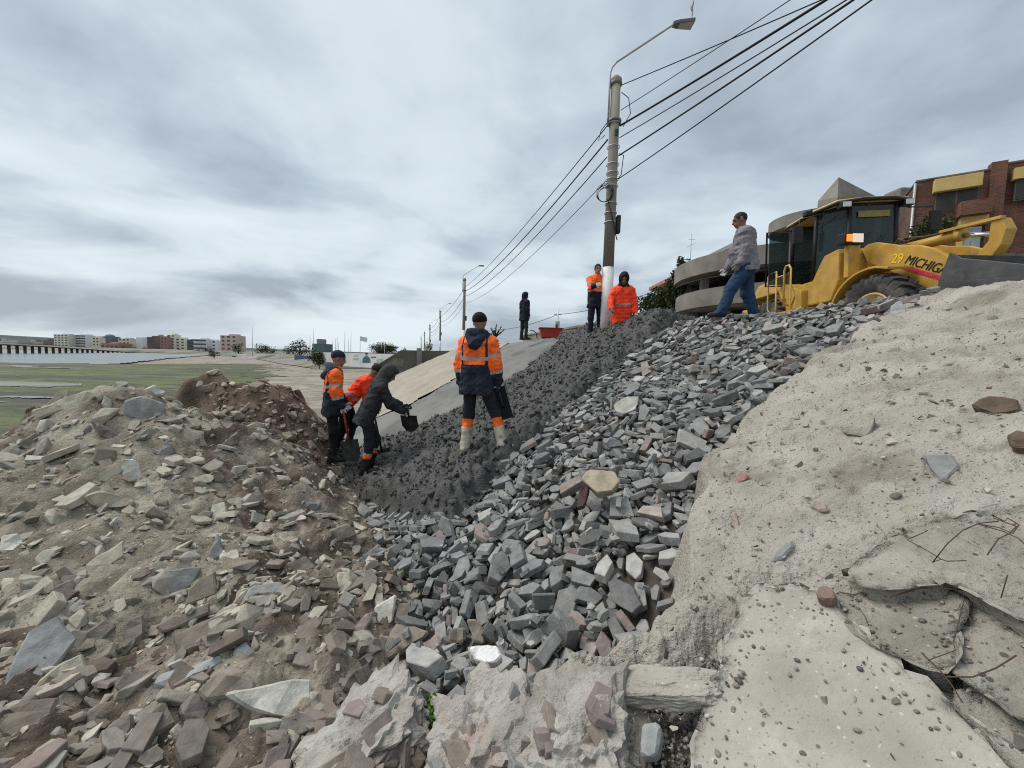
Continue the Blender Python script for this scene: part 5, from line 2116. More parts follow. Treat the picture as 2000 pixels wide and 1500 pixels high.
ROCKS = [  # outline in the photo, thickness, stone
 ([(114,1199),(154,1246),(115,1295),(35,1365),(0,1376),(7,1327),(56,1225)],.06,'bg',.45),([(333,1241),(466,1178),(480,1241),(350,1304)],.07,'b',.5),([(315,1113),(399,1104),(354,1169),(312,1200)],.08,'g',.6),
 ([(434,1354),(609,1325),(612,1379),(574,1410),(490,1386)],.10,'w',.4),([(130,1124),(242,1052),(245,1085),(189,1127),(137,1136)],.08,'p',.4),([(0,1410),(60,1361),(119,1358),(98,1410),(60,1452),(0,1435)],.05,'b',.5),
 ([(203,1155),(259,1106),(290,1116),(259,1151),(224,1165)],.06,'p',.5),([(70,1333),(115,1295),(164,1270),(171,1309),(133,1344),(73,1354)],.07,'p',.5),([(213,1326),(301,1302),(304,1344),(241,1361)],.07,'b',.7),
 ([(300,1222),(413,1172),(410,1197),(315,1237)],.07,'b',.7),([(168,1386),(227,1363),(231,1386),(185,1431),(161,1414)],.08,'b',.7),([(206,1421),(259,1386),(262,1417),(224,1480),(203,1463)],.08,'b',.6),
 ([(105,1438),(164,1428),(161,1470),(140,1520),(101,1520)],.07,'b',.6),([(283,1396),(318,1368),(343,1414),(301,1438)],.07,'b',.7),([(346,1382),(378,1354),(416,1361),(402,1403),(371,1431)],.08,'r',.6),
 ([(469,1172),(490,1144),(549,1134),(560,1151),(518,1179),(486,1184)],.07,'g',.5),([(658,1116),(686,1116),(689,1141),(665,1169)],.05,'p',.6),([(58,801),(130,773),(171,761),(200,772),(196,786),(115,805),(70,819)],.25,'p',.5),
 ([(196,787),(206,766),(217,784),(224,808),(210,805)],.10,'p',.8),([(241,784),(276,772),(322,787),(329,826),(304,830),(241,812)],.25,'g',.6),([(259,766),(304,749),(325,766),(322,775),(280,770)],.15,'w',.5),
 ([(175,819),(217,836),(243,850),(241,866),(196,854)],.12,'r',.5),([(234,892),(266,894),(280,927),(283,941),(259,968),(245,962)],.08,'w',.7),([(161,966),(196,957),(266,976),(262,990),(182,990)],.10,'p',.4),
 ([(35,861),(70,842),(80,854),(66,882),(38,875)],.15,'b',.6),([(458,990),(507,950),(518,976),(490,1004),(462,1010)],.08,'r',.6),([(511,1018),(528,994),(560,1008),(556,1027)],.09,'p',.6),([(210,1025),(227,1008),(245,1017),(254,1038)],.06,'w',.6),
 ([(304,889),(325,856),(341,868),(343,896)],.10,'g',.6),([(430,868),(465,840),(469,868),(441,875)],.10,'b',.6),([(465,840),(500,822),(521,826),(511,847)],.10,'p',.5),([(406,927),(427,915),(448,938),(420,945)],.10,'b',.6),
 ([(0,1043),(38,1040),(49,1074),(0,1078)],.10,'w',.5),([(10,983),(77,973),(77,1003),(14,1001)],.10,'b',.7),([(0,928),(45,931),(14,943)],.08,'p',.3),([(588,977),(630,983),(612,1001),(591,997)],.08,'g',.5),
 ([(731,1183),(775,1160),(768,1214),(735,1244)],.05,'w',.8),([(740,1274),(775,1214),(838,1232),(828,1246),(754,1291)],.07,'b',.5),([(800,1274),(852,1232),(864,1256),(824,1288)],.06,'r',.5),([(731,1316),(817,1277),(820,1295),(733,1333)],.07,'b',.7),
 ([(672,1246),(719,1195),(730,1207),(694,1263)],.06,'r',.6),([(647,1214),(663,1178),(694,1207)],.07,'r',.7),([(666,1344),(684,1305),(708,1316),(698,1358)],.06,'b',.7),([(904,1305),(932,1302),(946,1326),(932,1344),(915,1340)],.05,'bg',.8),
 ([(908,1207),(932,1207),(950,1235),(946,1260),(925,1253)],.08,'b',.7),([(876,1228),(908,1225),(908,1253),(876,1253)],.08,'b',.7),([(86,1290),(60,1262),(75,1247),(92,1255)],.06,'p',.6),([(247,1210),(282,1195),(280,1260),(235,1270)],.08,'b',.6),
 ([(165,1235),(205,1205),(228,1225),(190,1262)],.07,'b',.6),([(95,1150),(140,1130),(155,1180),(110,1190)],.08,'b',.6),([(0,1130),(30,1125),(42,1150),(0,1165)],.08,'p',.5),([(300,1320),(350,1300),(340,1345),(295,1360)],.06,'bg',.6),
 ([(335,1320),(430,1275),(445,1290),(345,1340)],.06,'bg',.6),([(380,1350),(420,1312),(500,1325),(500,1345),(400,1368)],.06,'b',.5),([(60,1180),(90,1160),(92,1190),(62,1210)],.05,'p',.6),([(365,1150),(420,1112),(425,1160),(360,1185)],.08,'b',.7),
 ([(455,1270),(480,1248),(505,1285),(460,1292)],.06,'g',.6),([(425,1090),(437,1070),(450,1088),(445,1110)],.06,'w',.7),([(405,1085),(425,1040),(440,1080),(410,1100)],.07,'g',.7),([(0,1260),(30,1262),(20,1310),(0,1320)],.06,'p',.5),
 ([(100,1410),(170,1385),(172,1400),(105,1428)],.05,'b',.6),([(415,1400),(470,1380),(475,1400),(430,1425)],.07,'b',.6),([(290,1430),(250,1475),(240,1500),(290,1500)],.05,'b',.5),([(620,1235),(650,1190),(660,1215),(640,1245)],.05,'r',.6),
 ([(560,1180),(590,1140),(610,1160),(585,1195)],.06,'b',.6),([(120,905),(160,890),(190,905),(150,925)],.10,'p',.4),([(560,1100),(600,1085),(620,1110),(580,1120)],.06,'b',.5),([(640,1035),(680,1020),(700,1045),(660,1060)],.07,'b',.5),
 ([(700,1090),(740,1060),(755,1090),(720,1110)],.06,'g',.5),([(380,760),(420,745),(445,760),(400,768)],.08,'b',.5),([(400,728),(425,719),(440,728),(420,736)],.12,'p',.5),([(470,727),(500,718),(512,730),(485,737)],.10,'b',.5),
 ([(805,1095),(835,1080),(848,1100),(820,1120)],.08,'g',.5),([(0,860),(40,880),(30,900),(0,895)],.08,'b',.5)]
RM = {'g': M_rg, 'b': M_rb, 'p': M_rp, 'w': M_rw, 'r': M_rr, 'bg': M_bg}
M_rubble = piece_mat('rubble_stone', [(0, (.15,.125,.10)), (.16, (.21,.175,.145)), (.32, (.27,.24,.205)), (.5, (.42,.385,.31)), (.66, (.36,.325,.26)), (.8, (.24,.225,.20)), (.92, (.48,.45,.38)), (1, (.20,.155,.135))], rough=.9, bump=.7, bscale=26, mott=.28, mscale=13)
M_moundrock = piece_mat('mound_stone', [(0, (.13,.095,.072)), (.4, (.20,.16,.125)), (.7, (.30,.26,.205)), (.9, (.40,.36,.29)), (1, (.16,.12,.09))], rough=.92, bump=.6, bscale=22, mott=.25)
def rot_quat(rs, n, tilt=.5, spin=None):
    z = Vector((0, 0, 1)).rotation_difference(Vector(n)); a = Quaternion((0, 0, 1), rs.uniform(0, 6.283) if spin is None else spin)
    t = Quaternion(Vector((rs.uniform(-1, 1), rs.uniform(-1, 1), .001)).normalized(), rs.gauss(0, tilt)); return np.array((z@t@a)[:])
def build_heap_rocks():
    rs = random.Random(21)
    for poly, th, k, fc in ROCKS:
        cx = sum(q[0] for q in poly)/len(poly); cy = sum(q[1] for q in poly)/len(poly); c, t = hit(cx, cy)
        if abs(c[2]-float(ground_near(c[:1], c[1:2])[0])) > .06: continue
        n = toward(c, normal_at(c), max(fc, .5 if t < 3 else .75)); c = c+n*th*.8
        v, f = rough_block(outline_on(poly, c, n), n, th, rs, bev=.012 if t < 3 else .02, disp=.006 if t < 3.2 else .012)
        o0 = v.mean(0); o = link('rock', mesh('rock', v-o0, f, RM[k]), MOUND_O if on_mound(c[0], c[1]) else HEAP_O, o0)
    def scatter(nr, size):
        rg = np.random.RandomState(nr); m = nr*4; th = np.radians(rg.uniform(-76, 10, m)); r = np.exp(rg.uniform(math.log(1.05), math.log(8.6), m)); x, y = r*np.sin(th), r*np.cos(th)
        z = heap_full(x, y); u, v = UV(np.stack([x, y], -1)); e = .06
        ok = (z > np.where(v > V0, plane(v)-.30, -.15)) & (u < 8.4) & ~((v > .3) & (u > 1.4))
        dx = (heap_full(x+e, y)-heap_full(x-e, y))/(2*e); dy = (heap_full(x, y+e)-heap_full(x, y-e))/(2*e); mnd = on_mound(x, y); rows = []; mrows = []
        for i in np.flatnonzero(ok):
            if len(rows)+len(mrows) >= nr: break
            s = min(size()*min(1.6, .55+r[i]*.16), .4)
            if s > .05 and r[i] < 2.6 and rs.random() < .55: continue
            n = np.array([-dx[i], -dy[i], 1]); n /= np.linalg.norm(n)
            (mrows if mnd[i] else rows).append((np.array([x[i], y[i], z[i]+.15*s]), rot_quat(rs, n, .45), rs.randrange(1000), s))
        return rows, mrows
    big, mbig = scatter(4200, lambda: min(.2, rs.lognormvariate(math.log(.068), .46)))
    mbig += scatter(5200, lambda: min(.2, rs.lognormvariate(math.log(.075), .46)))[1]
    both = CHUNKS+SLABS[:18]
    piece_set('stone', both, M_rubble, [(p, q, i % len(both), s) for p, q, i, s in big], HEAP_O, 215)
    piece_set('stone', both, M_moundrock, [(p, q, i % len(both), s) for p, q, i, s in mbig], MOUND_O, 140)
    M_block = piece_mat('brown_block', [(0, (.115,.09,.072)), (.25, (.19,.16,.135)), (.5, (.245,.215,.185)), (.75, (.165,.14,.122)), (.9, (.28,.26,.23)), (1, (.21,.165,.15))], rough=.9, bump=.7, bscale=26, mott=.28, mscale=13); blk = []
    for k in range(520):
        a_ = math.radians(rs.uniform(-62, -6)); r_ = rs.uniform(1.3, 2.75); x_, y_ = r_*math.sin(a_), r_*math.cos(a_); z_ = float(heap_full(np.array([x_]), np.array([y_]))[0])
        if rs.random() < (r_-1.6)*.55: continue
        s_ = min(.21, rs.lognormvariate(math.log(.105), .32)); blk.append((np.array([x_, y_, z_+.16*s_]), rot_quat(rs, normal_at((x_, y_), heap_full, .08), .35), rs.randrange(40), s_*np.array([1, 1, 1.3])))
    piece_set('block', SLABS, M_block, blk, HEAP_O, 290)
    ch, mch = scatter(12000, lambda: min(.05, rs.lognormvariate(math.log(.020), .45)))
    mch += scatter(30000, lambda: min(.05, rs.lognormvariate(math.log(.022), .45)))[1]
    for rows, m, par in ((ch, M_rubble, HEAP_O), (mch, M_moundrock, MOUND_O)):
        V, Fc = join([(quat_np(q, CHIPS[i % 24][0]*s)+p, CHIPS[i % 24][1]) for p, q, i, s in rows])
        link('chippings', mesh('chippings', V, Fc, m), par)['kind'] = 'stuff'
build_heap_rocks()

# broken slabs of the old revetment lying in the lower right corner
M_slab = mat('broken_slab_concrete', [(.285,.265,.23), (.36,.337,.295), (.42,.395,.35)], scale=4, detail=10, rough=.9, bump=.55, bscale=42, pos='World', speck=[((.15,.14,.13), 30, .22), ((.24,.215,.18), 62, .30), ((.50,.475,.42), 44, .25), ((.13,.12,.115), 17, .14)], blotch=[((.33,.275,.24), 2.2, .58, .72), ((.50,.475,.42), 3, .62, .72)], bdist=.03)
M_slab2 = mat('weathered_slab_concrete', [(.25,.232,.195), (.36,.335,.285), (.44,.415,.365)], scale=5, detail=10, rough=.92, bump=.9, bscale=26, pos='World', speck=[((.12,.11,.10), 26, .25), ((.20,.175,.145), 52, .32), ((.50,.47,.41), 38, .24), ((.10,.09,.08), 15, .16)], blotch=((.22,.185,.145), 2.5, .58, .7), bdist=.05)
M_pebble = piece_mat('pebbles', [(0, (.06,.058,.057)), (.25, (.13,.12,.112)), (.45, (.21,.18,.155)), (.62, (.13,.112,.10)), (.78, (.26,.21,.175)), (.9, (.15,.155,.16)), (.97, (.34,.31,.27)), (1, (.55,.53,.5))], rough=.5, bump=.15, bscale=60, mott=.15, mscale=40, spec=.4)
M_rust = mat('rusty_wire', [(.055,.035,.028), (.11,.06,.042)], scale=60, rough=.85)
PEB = []
_b = MB(); _b.ball((0, 0, 0), (.5, .42, .3), 8, 5); PEB.append((np.array(_b.v), _b.f))
_b = MB(); _b.ball((0, 0, 0), (.5, .32, .26), 8, 5); PEB.append((np.array(_b.v), _b.f))
def slab_piece(name, poly, off, tilt, thick, m, label, rs, pebbles=40, edgep=.5, disp=.008):
    c = S(sum(q[0] for q in poly)/len(poly), sum(q[1] for q in poly)/len(poly), off)
    n0 = N*(-SL)+np.array([0, 0, 1]); n = n0/np.linalg.norm(n0)+D*tilt[0]+N*tilt[1]; n /= np.linalg.norm(n)
    o = np.array(outline_on(poly, c, n)); m_ = len(o); dn = []
    for i in range(m_):
        a, b = o[i], o[(i+1) % m_]; L = np.linalg.norm(b-a); k = max(1, int(L/.022)); t = (b-a)/L; s_ = np.cross(n, t)
        for j in range(k):
            q = a+(b-a)*j/k; dn.append(q+s_*(.014*float(vnoise(q[None]*9, 3)[0])+.008*float(vnoise(q[None]*31, 4)[0])))
    bm = bmesh.new(); cc = np.mean(dn, 0); rings = []
    for ins, dz in ((.022, .0), (.006, -.006), (0, -.022), (.006, -thick*.45), (-.006, -thick*.7), (.03, -thick)):
        ring = []
        for i, q in enumerate(dn):
            t = dn[(i+1) % len(dn)]-dn[i-1]; t = t/max(np.linalg.norm(t), 1e-9); s_ = np.cross(n, t); j = .011*float(vnoise(q[None]*24+dz*90, 7)[0])+.005*float(vnoise(q[None]*70+dz*200, 8)[0])
            ring.append(bm.verts.new(q+s_*(ins+j if ins else j)+n*(dz+j)))
        rings.append(ring)
    k = len(dn)
    for a, b in zip(rings[:-1], rings[1:]):
        for i in range(k): bm.faces.new((a[i], b[i], b[(i+1) % k], a[(i+1) % k]))
    top = bm.faces.new(rings[0]); bm.faces.new(rings[-1][::-1])
    bmesh.ops.recalc_face_normals(bm, faces=bm.faces); bmesh.ops.triangulate(bm, faces=[f for f in bm.faces if len(f.verts) > 4])
    for it in range(5):
        es = [e for e in bm.edges if e.calc_length() > .07]
        if not es: break
        bmesh.ops.subdivide_edges(bm, edges=es, cuts=1); bmesh.ops.triangulate(bm, faces=[f for f in bm.faces if len(f.verts) > 3])
    Q = np.array([v.co[:] for v in bm.verts]); d = disp*fbm(Q, 5, 4, 6)
    for v, q in zip(bm.verts, d): v.co += Vector(n)*float(q)
    v = np.array([q.co[:] for q in bm.verts]); f = [tuple(q.index for q in p.verts) for p in bm.faces]; bm.free()
    me = mesh(name, v-cc, f, m); me.polygons.foreach_set('use_smooth', [q.normal @ Vector(n) > .8 for q in me.polygons]); ob = link(name, me, None, cc); tag(ob, label, 'concrete slab', 'broken slabs of the old concrete slope')
    e1 = np.cross(n, (1, 0, 0)); e1 /= np.linalg.norm(e1); e2 = np.cross(n, e1); items = []
    P2 = [((q-cc)@e1, (q-cc)@e2) for q in dn]; xs = [q[0] for q in P2]; ys = [q[1] for q in P2]; tries = 0
    while len(items) < pebbles and tries < pebbles*60:
        tries += 1
        if rs.random() < edgep:
            q = dn[rs.randrange(len(dn))]; a = ((q-cc)@e1, (q-cc)@e2); kk = rs.uniform(.72, .985); a = (a[0]*kk, a[1]*kk)
        else: a = (rs.uniform(min(xs), max(xs)), rs.uniform(min(ys), max(ys)))
        if not inpoly(np.array([a[0]]), np.array([a[1]]), P2)[0]: continue
        s_ = min(.021, rs.lognormvariate(math.log(.009), .4)); p = cc+e1*a[0]+e2*a[1]; p = p+n*float(disp*fbm(p[None], 5, 4, 6)[0])
        items.append((quat_np(rot_quat(rs, n, .2), PEB[rs.randrange(2)][0]*s_)+p-cc-n*s_*.17, PEB[0][1]))
    if items:
        V, Fc = join(items); pe = link('embedded_pebbles', mesh('embedded_pebbles', V, Fc, M_pebble, smooth=True), ob); pe['kind'] = 'stuff'
    return ob
def build_slabs():
    rs = random.Random(8)
    slab_piece('concrete_slab', [(1482,1152),(1560,1147),(1602,1167),(1660,1225),(1740,1290),(1820,1355),(1900,1420),(1990,1492),(2120,1600),(2120,1750),(1330,1750),(1352,1560),(1368,1480),(1372,1410),(1400,1330),(1430,1250),(1455,1190)], .13, (0, -.03), .14, M_slab, 'large flat broken concrete slab in the lower right corner, smooth topped', rs, 230, .75, .005)
    slab_piece('concrete_slab', [(1642,1180),(1720,1162),(1800,1152),(1850,1152),(1880,1176),(1868,1228),(1880,1262),(1840,1305),(1790,1290),(1745,1270),(1690,1232)], .15, (.12, .0), .13, M_slab2, 'cracked grey concrete slab with a rust stain just above the largest slab', rs, 70)
    slab_piece('concrete_slab', [(1888,1182),(1910,1167),(1960,1212),(2040,1290),(2110,1330),(2110,1440),(2000,1385),(1930,1342),(1872,1312),(1858,1272),(1874,1230)], .15, (.1, .05), .15, M_slab2, 'concrete slab beside the right picture edge, split by a thin crack from its neighbour', rs, 60)
    slab_piece('concrete_slab', [(1670,1112),(1705,1080),(1760,1048),(1830,1020),(1900,1000),(2100,980),(2130,1250),(1990,1205),(1940,1178),(1905,1155),(1850,1132),(1780,1135),(1740,1140),(1695,1142)], .195, (.10, .02), .15, M_slab2, 'raised pale concrete slab with rusty wires on top and a dark undercut edge', rs, 70)
    slab_piece('concrete_slab', [(1890,1362),(1950,1347),(2090,1405),(2200,1640),(2080,1560),(1985,1478),(1920,1420),(1886,1388)], .14, (.05, .06), .16, M_slab2, 'concrete slab at the bottom right picture edge beyond the long crack', rs, 40)
    o_, t = hit(1255, 1345, lambda x, y: slope_z(UV(np.stack([x, y], -1))[1])+.02)
build_slabs()

def lump(name, c, size, rotz, m, label, cat, rs, disp=.16, group=None, n=None, sub=5, ex=.75):
    bm = bmesh.new(); bmesh.ops.create_icosphere(bm, subdivisions=sub, radius=1.)
    v = np.array([q.co[:] for q in bm.verts]); f = [tuple(q.index for q in p.verts) for p in bm.faces]; bm.free()
    v = v/np.max(np.abs(v), axis=1, keepdims=True)**ex; off = rs.uniform(0, 50)
    v = v*(1+disp*fbm(v+off, 1.5, 3, 2)[:, None]+disp*.45*fbm(v+off, 4.5, 3, 3)[:, None]+disp*.30*np.abs(fbm(v+off, 9, 3, 4))[:, None]-disp*.2*fbm(v+off, 22, 2, 8)[:, None])
    q = rot_quat(rs, n if n is not None else (0, 0, 1), .0, rotz); v = quat_np(q, v*np.array(size)/2)
    o = link(name, mesh(name, v, f, m), None, c)
    if cat: tag(o, label, cat, group)
    return o, v
M_mortar = mat('old_mortar', [(.27,.245,.215), (.38,.355,.32), (.47,.445,.405)], scale=8, detail=10, rough=.93, bump=1., bscale=34, pos='World', blotch=[((.36,.27,.235), 4, .58, .68), ((.22,.19,.165), 9, .62, .72)], bdist=.025)
M_white = mat('white_painted_stone', [(.55,.54,.52), (.78,.77,.75)], scale=14, detail=8, rough=.8, bump=.5, bscale=40, pos='World', ramp=(.3,.5))
M_weed = mat('green_seaweed', [(.05,.11,.015), (.13,.24,.03)], scale=40, rough=.5, pos='World')
def build_lumps():
    rs = random.Random(33); nrm = np.array([-SL*N[0], -SL*N[1], 1]); nrm /= np.linalg.norm(nrm)
    spec = [((715,1455), (.44,.36,.21), .5, 'leftmost of three mortar lumps with reddish stones set in it, bottom edge'),
            ((955,1450), (.36,.34,.24), .1, 'middle mortar lump with an orange chip, set with brown stones, bottom edge'),
            ((1145,1455), (.35,.34,.23), -.3, 'mortar lump with pinkish slabs nearest the dark pebbles, bottom edge')]
    for (px, py), size, rz, lab in spec:
        c = S(px, py, .07); o, v = lump('mortar_lump', c, size, rz, M_mortar, lab, 'mortar lump', rs, .22, 'mortar lumps with stones set in them', nrm)
        for k in range(60):
            i = rs.randrange(len(v)); d = v[i]/np.linalg.norm(v[i])
            if d@(CAM-c)/np.linalg.norm(CAM-c) < .25: continue
            s = rs.uniform(.08, .2); sv, sf = SLABS[rs.randrange(40)]; q = rot_quat(rs, d, .30)
            link('embedded_stone', mesh('embedded_stone', quat_np(q, sv*s*np.array([.8, .8, 1.1])), sf, rs.choice([M_rr, M_rg, M_rb, M_rb, M_rg])), o, v[i]*(1-.018/np.linalg.norm(v[i])))
        if '640' in lab or 'orange' in lab:
            p = P(943, 1432, 1.2)-c; sv, sf = CHIPS[3]; link('orange_chip', mesh('orange_chip', sv*.06, sf, mat('orange_brick_chip', (.30,.13,.07), scale=30, rough=.9, bump=.5)), o, p*.62)
    c = S(1255, 1342, .12); a, b = S(1130, 1347, .12), S(1385, 1345, .12); L = np.linalg.norm(b-a)
    lump('concrete_bar', c, (L*1.12, .115, .085), math.atan2((b-a)[1], (b-a)[0]), M_slab, 'pale rough broken concrete bar lying across the dark pebbles', 'concrete piece', rs, .13, None, nrm, 5, .42)
    c, t = hit(1330, 1490, lambda x, y: slope_z(UV(np.stack([x, y], -1))[1]))
    # single stones one can point at
    def single(name, poly, off, th, m, lab, cat, fc=.25, surf=None):
        cx = sum(q[0] for q in poly)/len(poly); cy = sum(q[1] for q in poly)/len(poly)
        c, t = hit(cx, cy, surf or (lambda x, y: (lambda uv: np.where(uv[0] < old_edge(uv[1])+.3, old_z(*uv), slope_z(uv[1])))(UV(np.stack([x, y], -1))))); n = toward(c, nrm, fc); c = c+n*(th*.75+off)
        v, f = rough_block(outline_on(poly, c, n), n, th, rs, bev=.008, disp=.004); o0 = v.mean(0)
        tag(link(name, mesh(name, v-o0, f, m), None, o0), lab, cat)
    single('concrete_chunk', [(1643,838),(1690,806),(1708,812),(1700,845),(1692,853),(1650,846)], 0, .10, M_slab2, 'pale concrete chunk lying alone on the middle of the beige slope', 'concrete piece')
    single('slate_stone', [(1797,884),(1860,886),(1876,908),(1845,935),(1834,941),(1818,915)], 0, .05, M_bg, 'flat blue-grey triangular stone lying on the beige slope', 'stone')
    single('red_stone', [(1437,929),(1455,921),(1462,928),(1441,942)], 0, .04, rmat('red_stone', (.36,.19,.165)), 'small red stone on the beige slope near the stone pile', 'stone')
    single('brown_stone', [(1590,1160),(1600,1142),(1620,1142),(1635,1160),(1628,1171),(1600,1170)], .03, .05, rmat('brown_pebble', (.22,.15,.125)), 'smooth reddish brown stone above the tip of the largest slab', 'stone')
    single('pink_stone', [(1440,1040),(1432,1010),(1425,1003),(1437,998),(1448,1045)], 0, .03, rmat('pink_stone', (.38,.30,.25)), 'thin pinkish stick-shaped stone on the beige slope', 'stone')
    single('grey_flake', [(1507,1095),(1522,1068),(1548,1050),(1550,1068),(1530,1088)], 0, .025, M_bg, 'narrow grey stone flake pressed into the beige slope', 'stone')
    single('purple_stone', [(1580,985),(1605,978),(1620,995),(1595,998)], 0, .03, M_rr, 'flat purplish stone flake lying on the lower beige slope', 'stone')
    single('dark_stone', [(1735,966),(1755,958),(1763,964),(1745,973)], 0, .03, rmat('dark_stone', (.12,.105,.10)), 'small dark stone left below the blue-grey triangular stone', 'stone')
    single('dark_clod', [(1965,848),(1985,838),(2010,845),(2010,875),(1975,872)], 0, .10, M_clod, 'dark earth clod on the slope at the right picture edge', 'earth clod')
    single('dark_clod', [(1895,790),(1930,770),(1990,778),(1995,800),(1940,808)], 0, .07, M_clod, 'flattened dark dirt clump on the slope above the other clod', 'earth clod')
    single('brown_chip', [(1872,640-10),(1890,612),(1905,622),(1900,636)], 0, .07, M_rr, 'brown stone chip on the beige slope below the bucket', 'stone')
    single('dark_chip', [(1925,622),(1945,612),(1952,624),(1930,632)], 0, .07, rmat('dark_chip', (.13,.11,.10)), 'dark stone chip near the slope crest below the bucket', 'stone')
    single('white_block', [(917,1264),(971,1260),(979,1280),(966,1296),(925,1290)], .02, .09, M_white, 'white painted block lying in the trench below the grey stones', 'painted block', .6)
    single('tan_boulder', [(1135,935),(1150,915),(1200,920),(1212,940),(1195,958),(1165,962)], .20, .12, rmat('tan_boulder', (.40,.34,.255)), 'rounded tan boulder on top of the loose grey stones', 'boulder', .6)
    single('white_stone', [(1198,790),(1225,772),(1248,775),(1240,800),(1205,810)], .14, .10, M_rw, 'large whitish stone in the upper middle of the grey stone pile', 'stone', .5)
    single('maroon_stone', [(1130,960),(1142,935),(1150,950),(1140,990),(1126,992)], .16, .08, rmat('maroon_stone', (.085,.05,.052)), 'dark maroon stone standing on end beside the tan boulder', 'stone', .7)
    single('maroon_slab', [(1680,604),(1726,594),(1731,606),(1684,618)], .02, .05, rmat('maroon_slab', (.09,.05,.055)), 'dark maroon stone slab on the crest below the loader wheel', 'stone', .7)
    single('pale_slab', [(1738,598),(1758,586),(1772,612),(1768,620),(1744,618)], .04, .04, rmat('pale_slab', (.43,.43,.42)), 'pale upright stone slab at the right end of the stone crest', 'stone', .8)
    single('grey_brick', [(1252,1410),(1285,1408),(1290,1425),(1283,1478),(1248,1475)], .03, .06, M_bg, 'blue-grey oblong stone lying among the dark pebbles', 'stone', .5)
    # pebbles
    gp = [(1060,1340),(1130,1375),(1250,1385),(1380,1385),(1420,1262),(1300,1262),(1260,1300),(1390,1300),(1390,1760),(1100,1760),(1060,1560)]
    items = []; k = 0; poly = [(1040,1335),(1110,1290),(1290,1300),(1425,1235),(1440,1300),(1400,1420),(1400,1800),(980,1800),(1000,1420)]
    while len(items) < 3400 and k < 40000:
        k += 1; px, py = rs.uniform(980, 1440), 1235+565*rs.random()
        if not inpoly(np.array([px]), np.array([py]), poly)[0]: continue
        p = S(px, py, -.015); s = min(.034, rs.lognormvariate(math.log(.013), .35)); p = p+nrm*rs.uniform(0, .02)
        items.append((quat_np(rot_quat(rs, nrm, .5), PEB[rs.randrange(2)][0]*s)+p, PEB[0][1]))
    V, Fc = join(items); tag(link('pebble_bed', mesh('pebble_bed', V, Fc, M_pebble, smooth=True)), 'dark beach pebbles in the gap beside the largest slab', 'pebbles', None, 'stuff')
    # seaweed
    b = MB(); c = S(842, 1392, .03)
    for i in range(170):
        a = rs.uniform(0, 6.28); r = .055*math.sqrt(rs.random()); p = c+np.array([r*math.cos(a)*.8, r*math.sin(a)*1.3, 0]); d = np.array([rs.gauss(0, 1), rs.gauss(0, 1), rs.uniform(.2, 1.2)]); d = d/np.linalg.norm(d)*rs.uniform(.015, .035); w = np.cross(d, (rs.random(), rs.random(), 1)); w = w/np.linalg.norm(w)*.006
        b.add([p-w, p+w, p+d*.6+w*1.2+(0, 0, .004), p+d, p+d*.6-w*1.1], [(0, 1, 2, 3, 4)])
    o = b.build('seaweed', M_weed); tag(o, 'bright green seaweed tuft between the mortar lumps and the earth', 'seaweed')
    # rusty wires
    def wire(pts, off, r, lab, grp='rusty wires sticking out of the broken concrete'):
        b = MB(); q = [S(p[0], p[1], off+(p[2] if len(p) > 2 else 0)) for p in pts]; b.tube(q, r*.68, 6); tag(b.build('rusty_wire', M_rust), lab, 'wire', grp)
    wire([(1768,1045,.0),(1775,1056),(1810,1075),(1838,1092),(1850,1096),(1888,1095)], .225, .0022, 'bent rusty wire with a long tail left on the raised slab')
    wire([(1838,1092),(1822,1098),(1850,1062),(1880,1036),(1912,1022),(1950,1018)], .225, .0025, 'rusty wire rising from the bent wire towards the tangle')
    wire([(1776,1052),(1800,1042),(1812,1036)], .23, .002, 'short rusty wire end at the left of the raised slab')
    wire([(1928,1084),(1950,1052),(1972,1042),(1985,1028),(1942,1012),(1938,1006),(1962,1018),(1968,1012),(1990,1025),(1978,1042),(1950,1030),(1912,1024),(1960,1038),(1990,1052),(2010,1072)], .235, .0025, 'tangle of rusty wire at the right picture edge')
    wire([(1955,1168,-.02),(1968,1123,.06)], .24, .002, 'single rusty wire standing up right of the slab undercut')
    wire([(1740,1165),(1800,1148),(1888,1152)], .19, .0025, 'rusty rod lying in the undercut below the raised slab')
    wire([(1800,1275,.0),(1835,1308,.02),(1860,1340),(1880,1372)], .17, .0025, 'rusty wire hanging into the long crack')
    wire([(1848,1322),(1900,1322),(1945,1305),(1985,1280)], .19, .0025, 'long thin wire curving across the slab at the right edge')
    wire([(1880,1182),(1872,1215),(1862,1255),(1866,1270),(1812,1290)], .185, .0018, 'thin wire running along the crack between two slabs')
    wire([(1678,1188),(1690,1205),(1697,1222)], .17, .002, 'tiny wire hook in the crack above the largest slab')
build_lumps()
# ---------------------------------------------------------------- people: smooth bodies and clothes grown round a posed skeleton
def cone(P_, a, b, ra, rb):
    a = np.asarray(a, float); b = np.asarray(b, float); ba = b-a; pa = P_-a; h = np.clip(pa@ba/max(ba@ba, 1e-12), 0, 1)
    return np.linalg.norm(pa-h[:, None]*ba, axis=1)-(ra+(rb-ra)*h)
def ell(P_, c, R, r):
    q = (P_-np.asarray(c))@R; r = np.asarray(r, float); k0 = np.linalg.norm(q/r, axis=1); k1 = np.linalg.norm(q/(r*r), axis=1); return k0*(k0-1)/np.maximum(k1, 1e-9)
def smin(a, b, k):
    h = np.clip(.5+.5*(b-a)/k, 0, 1); return b*(1-h)+a*h-k*h*(1-h)
def union(P_, prims, k=.025):
    d = None
    for q in prims:
        e = ell(P_, *q[1:]) if isinstance(q[0], str) else cone(P_, *q)
        d = e if d is None else smin(d, e, k)
    return d
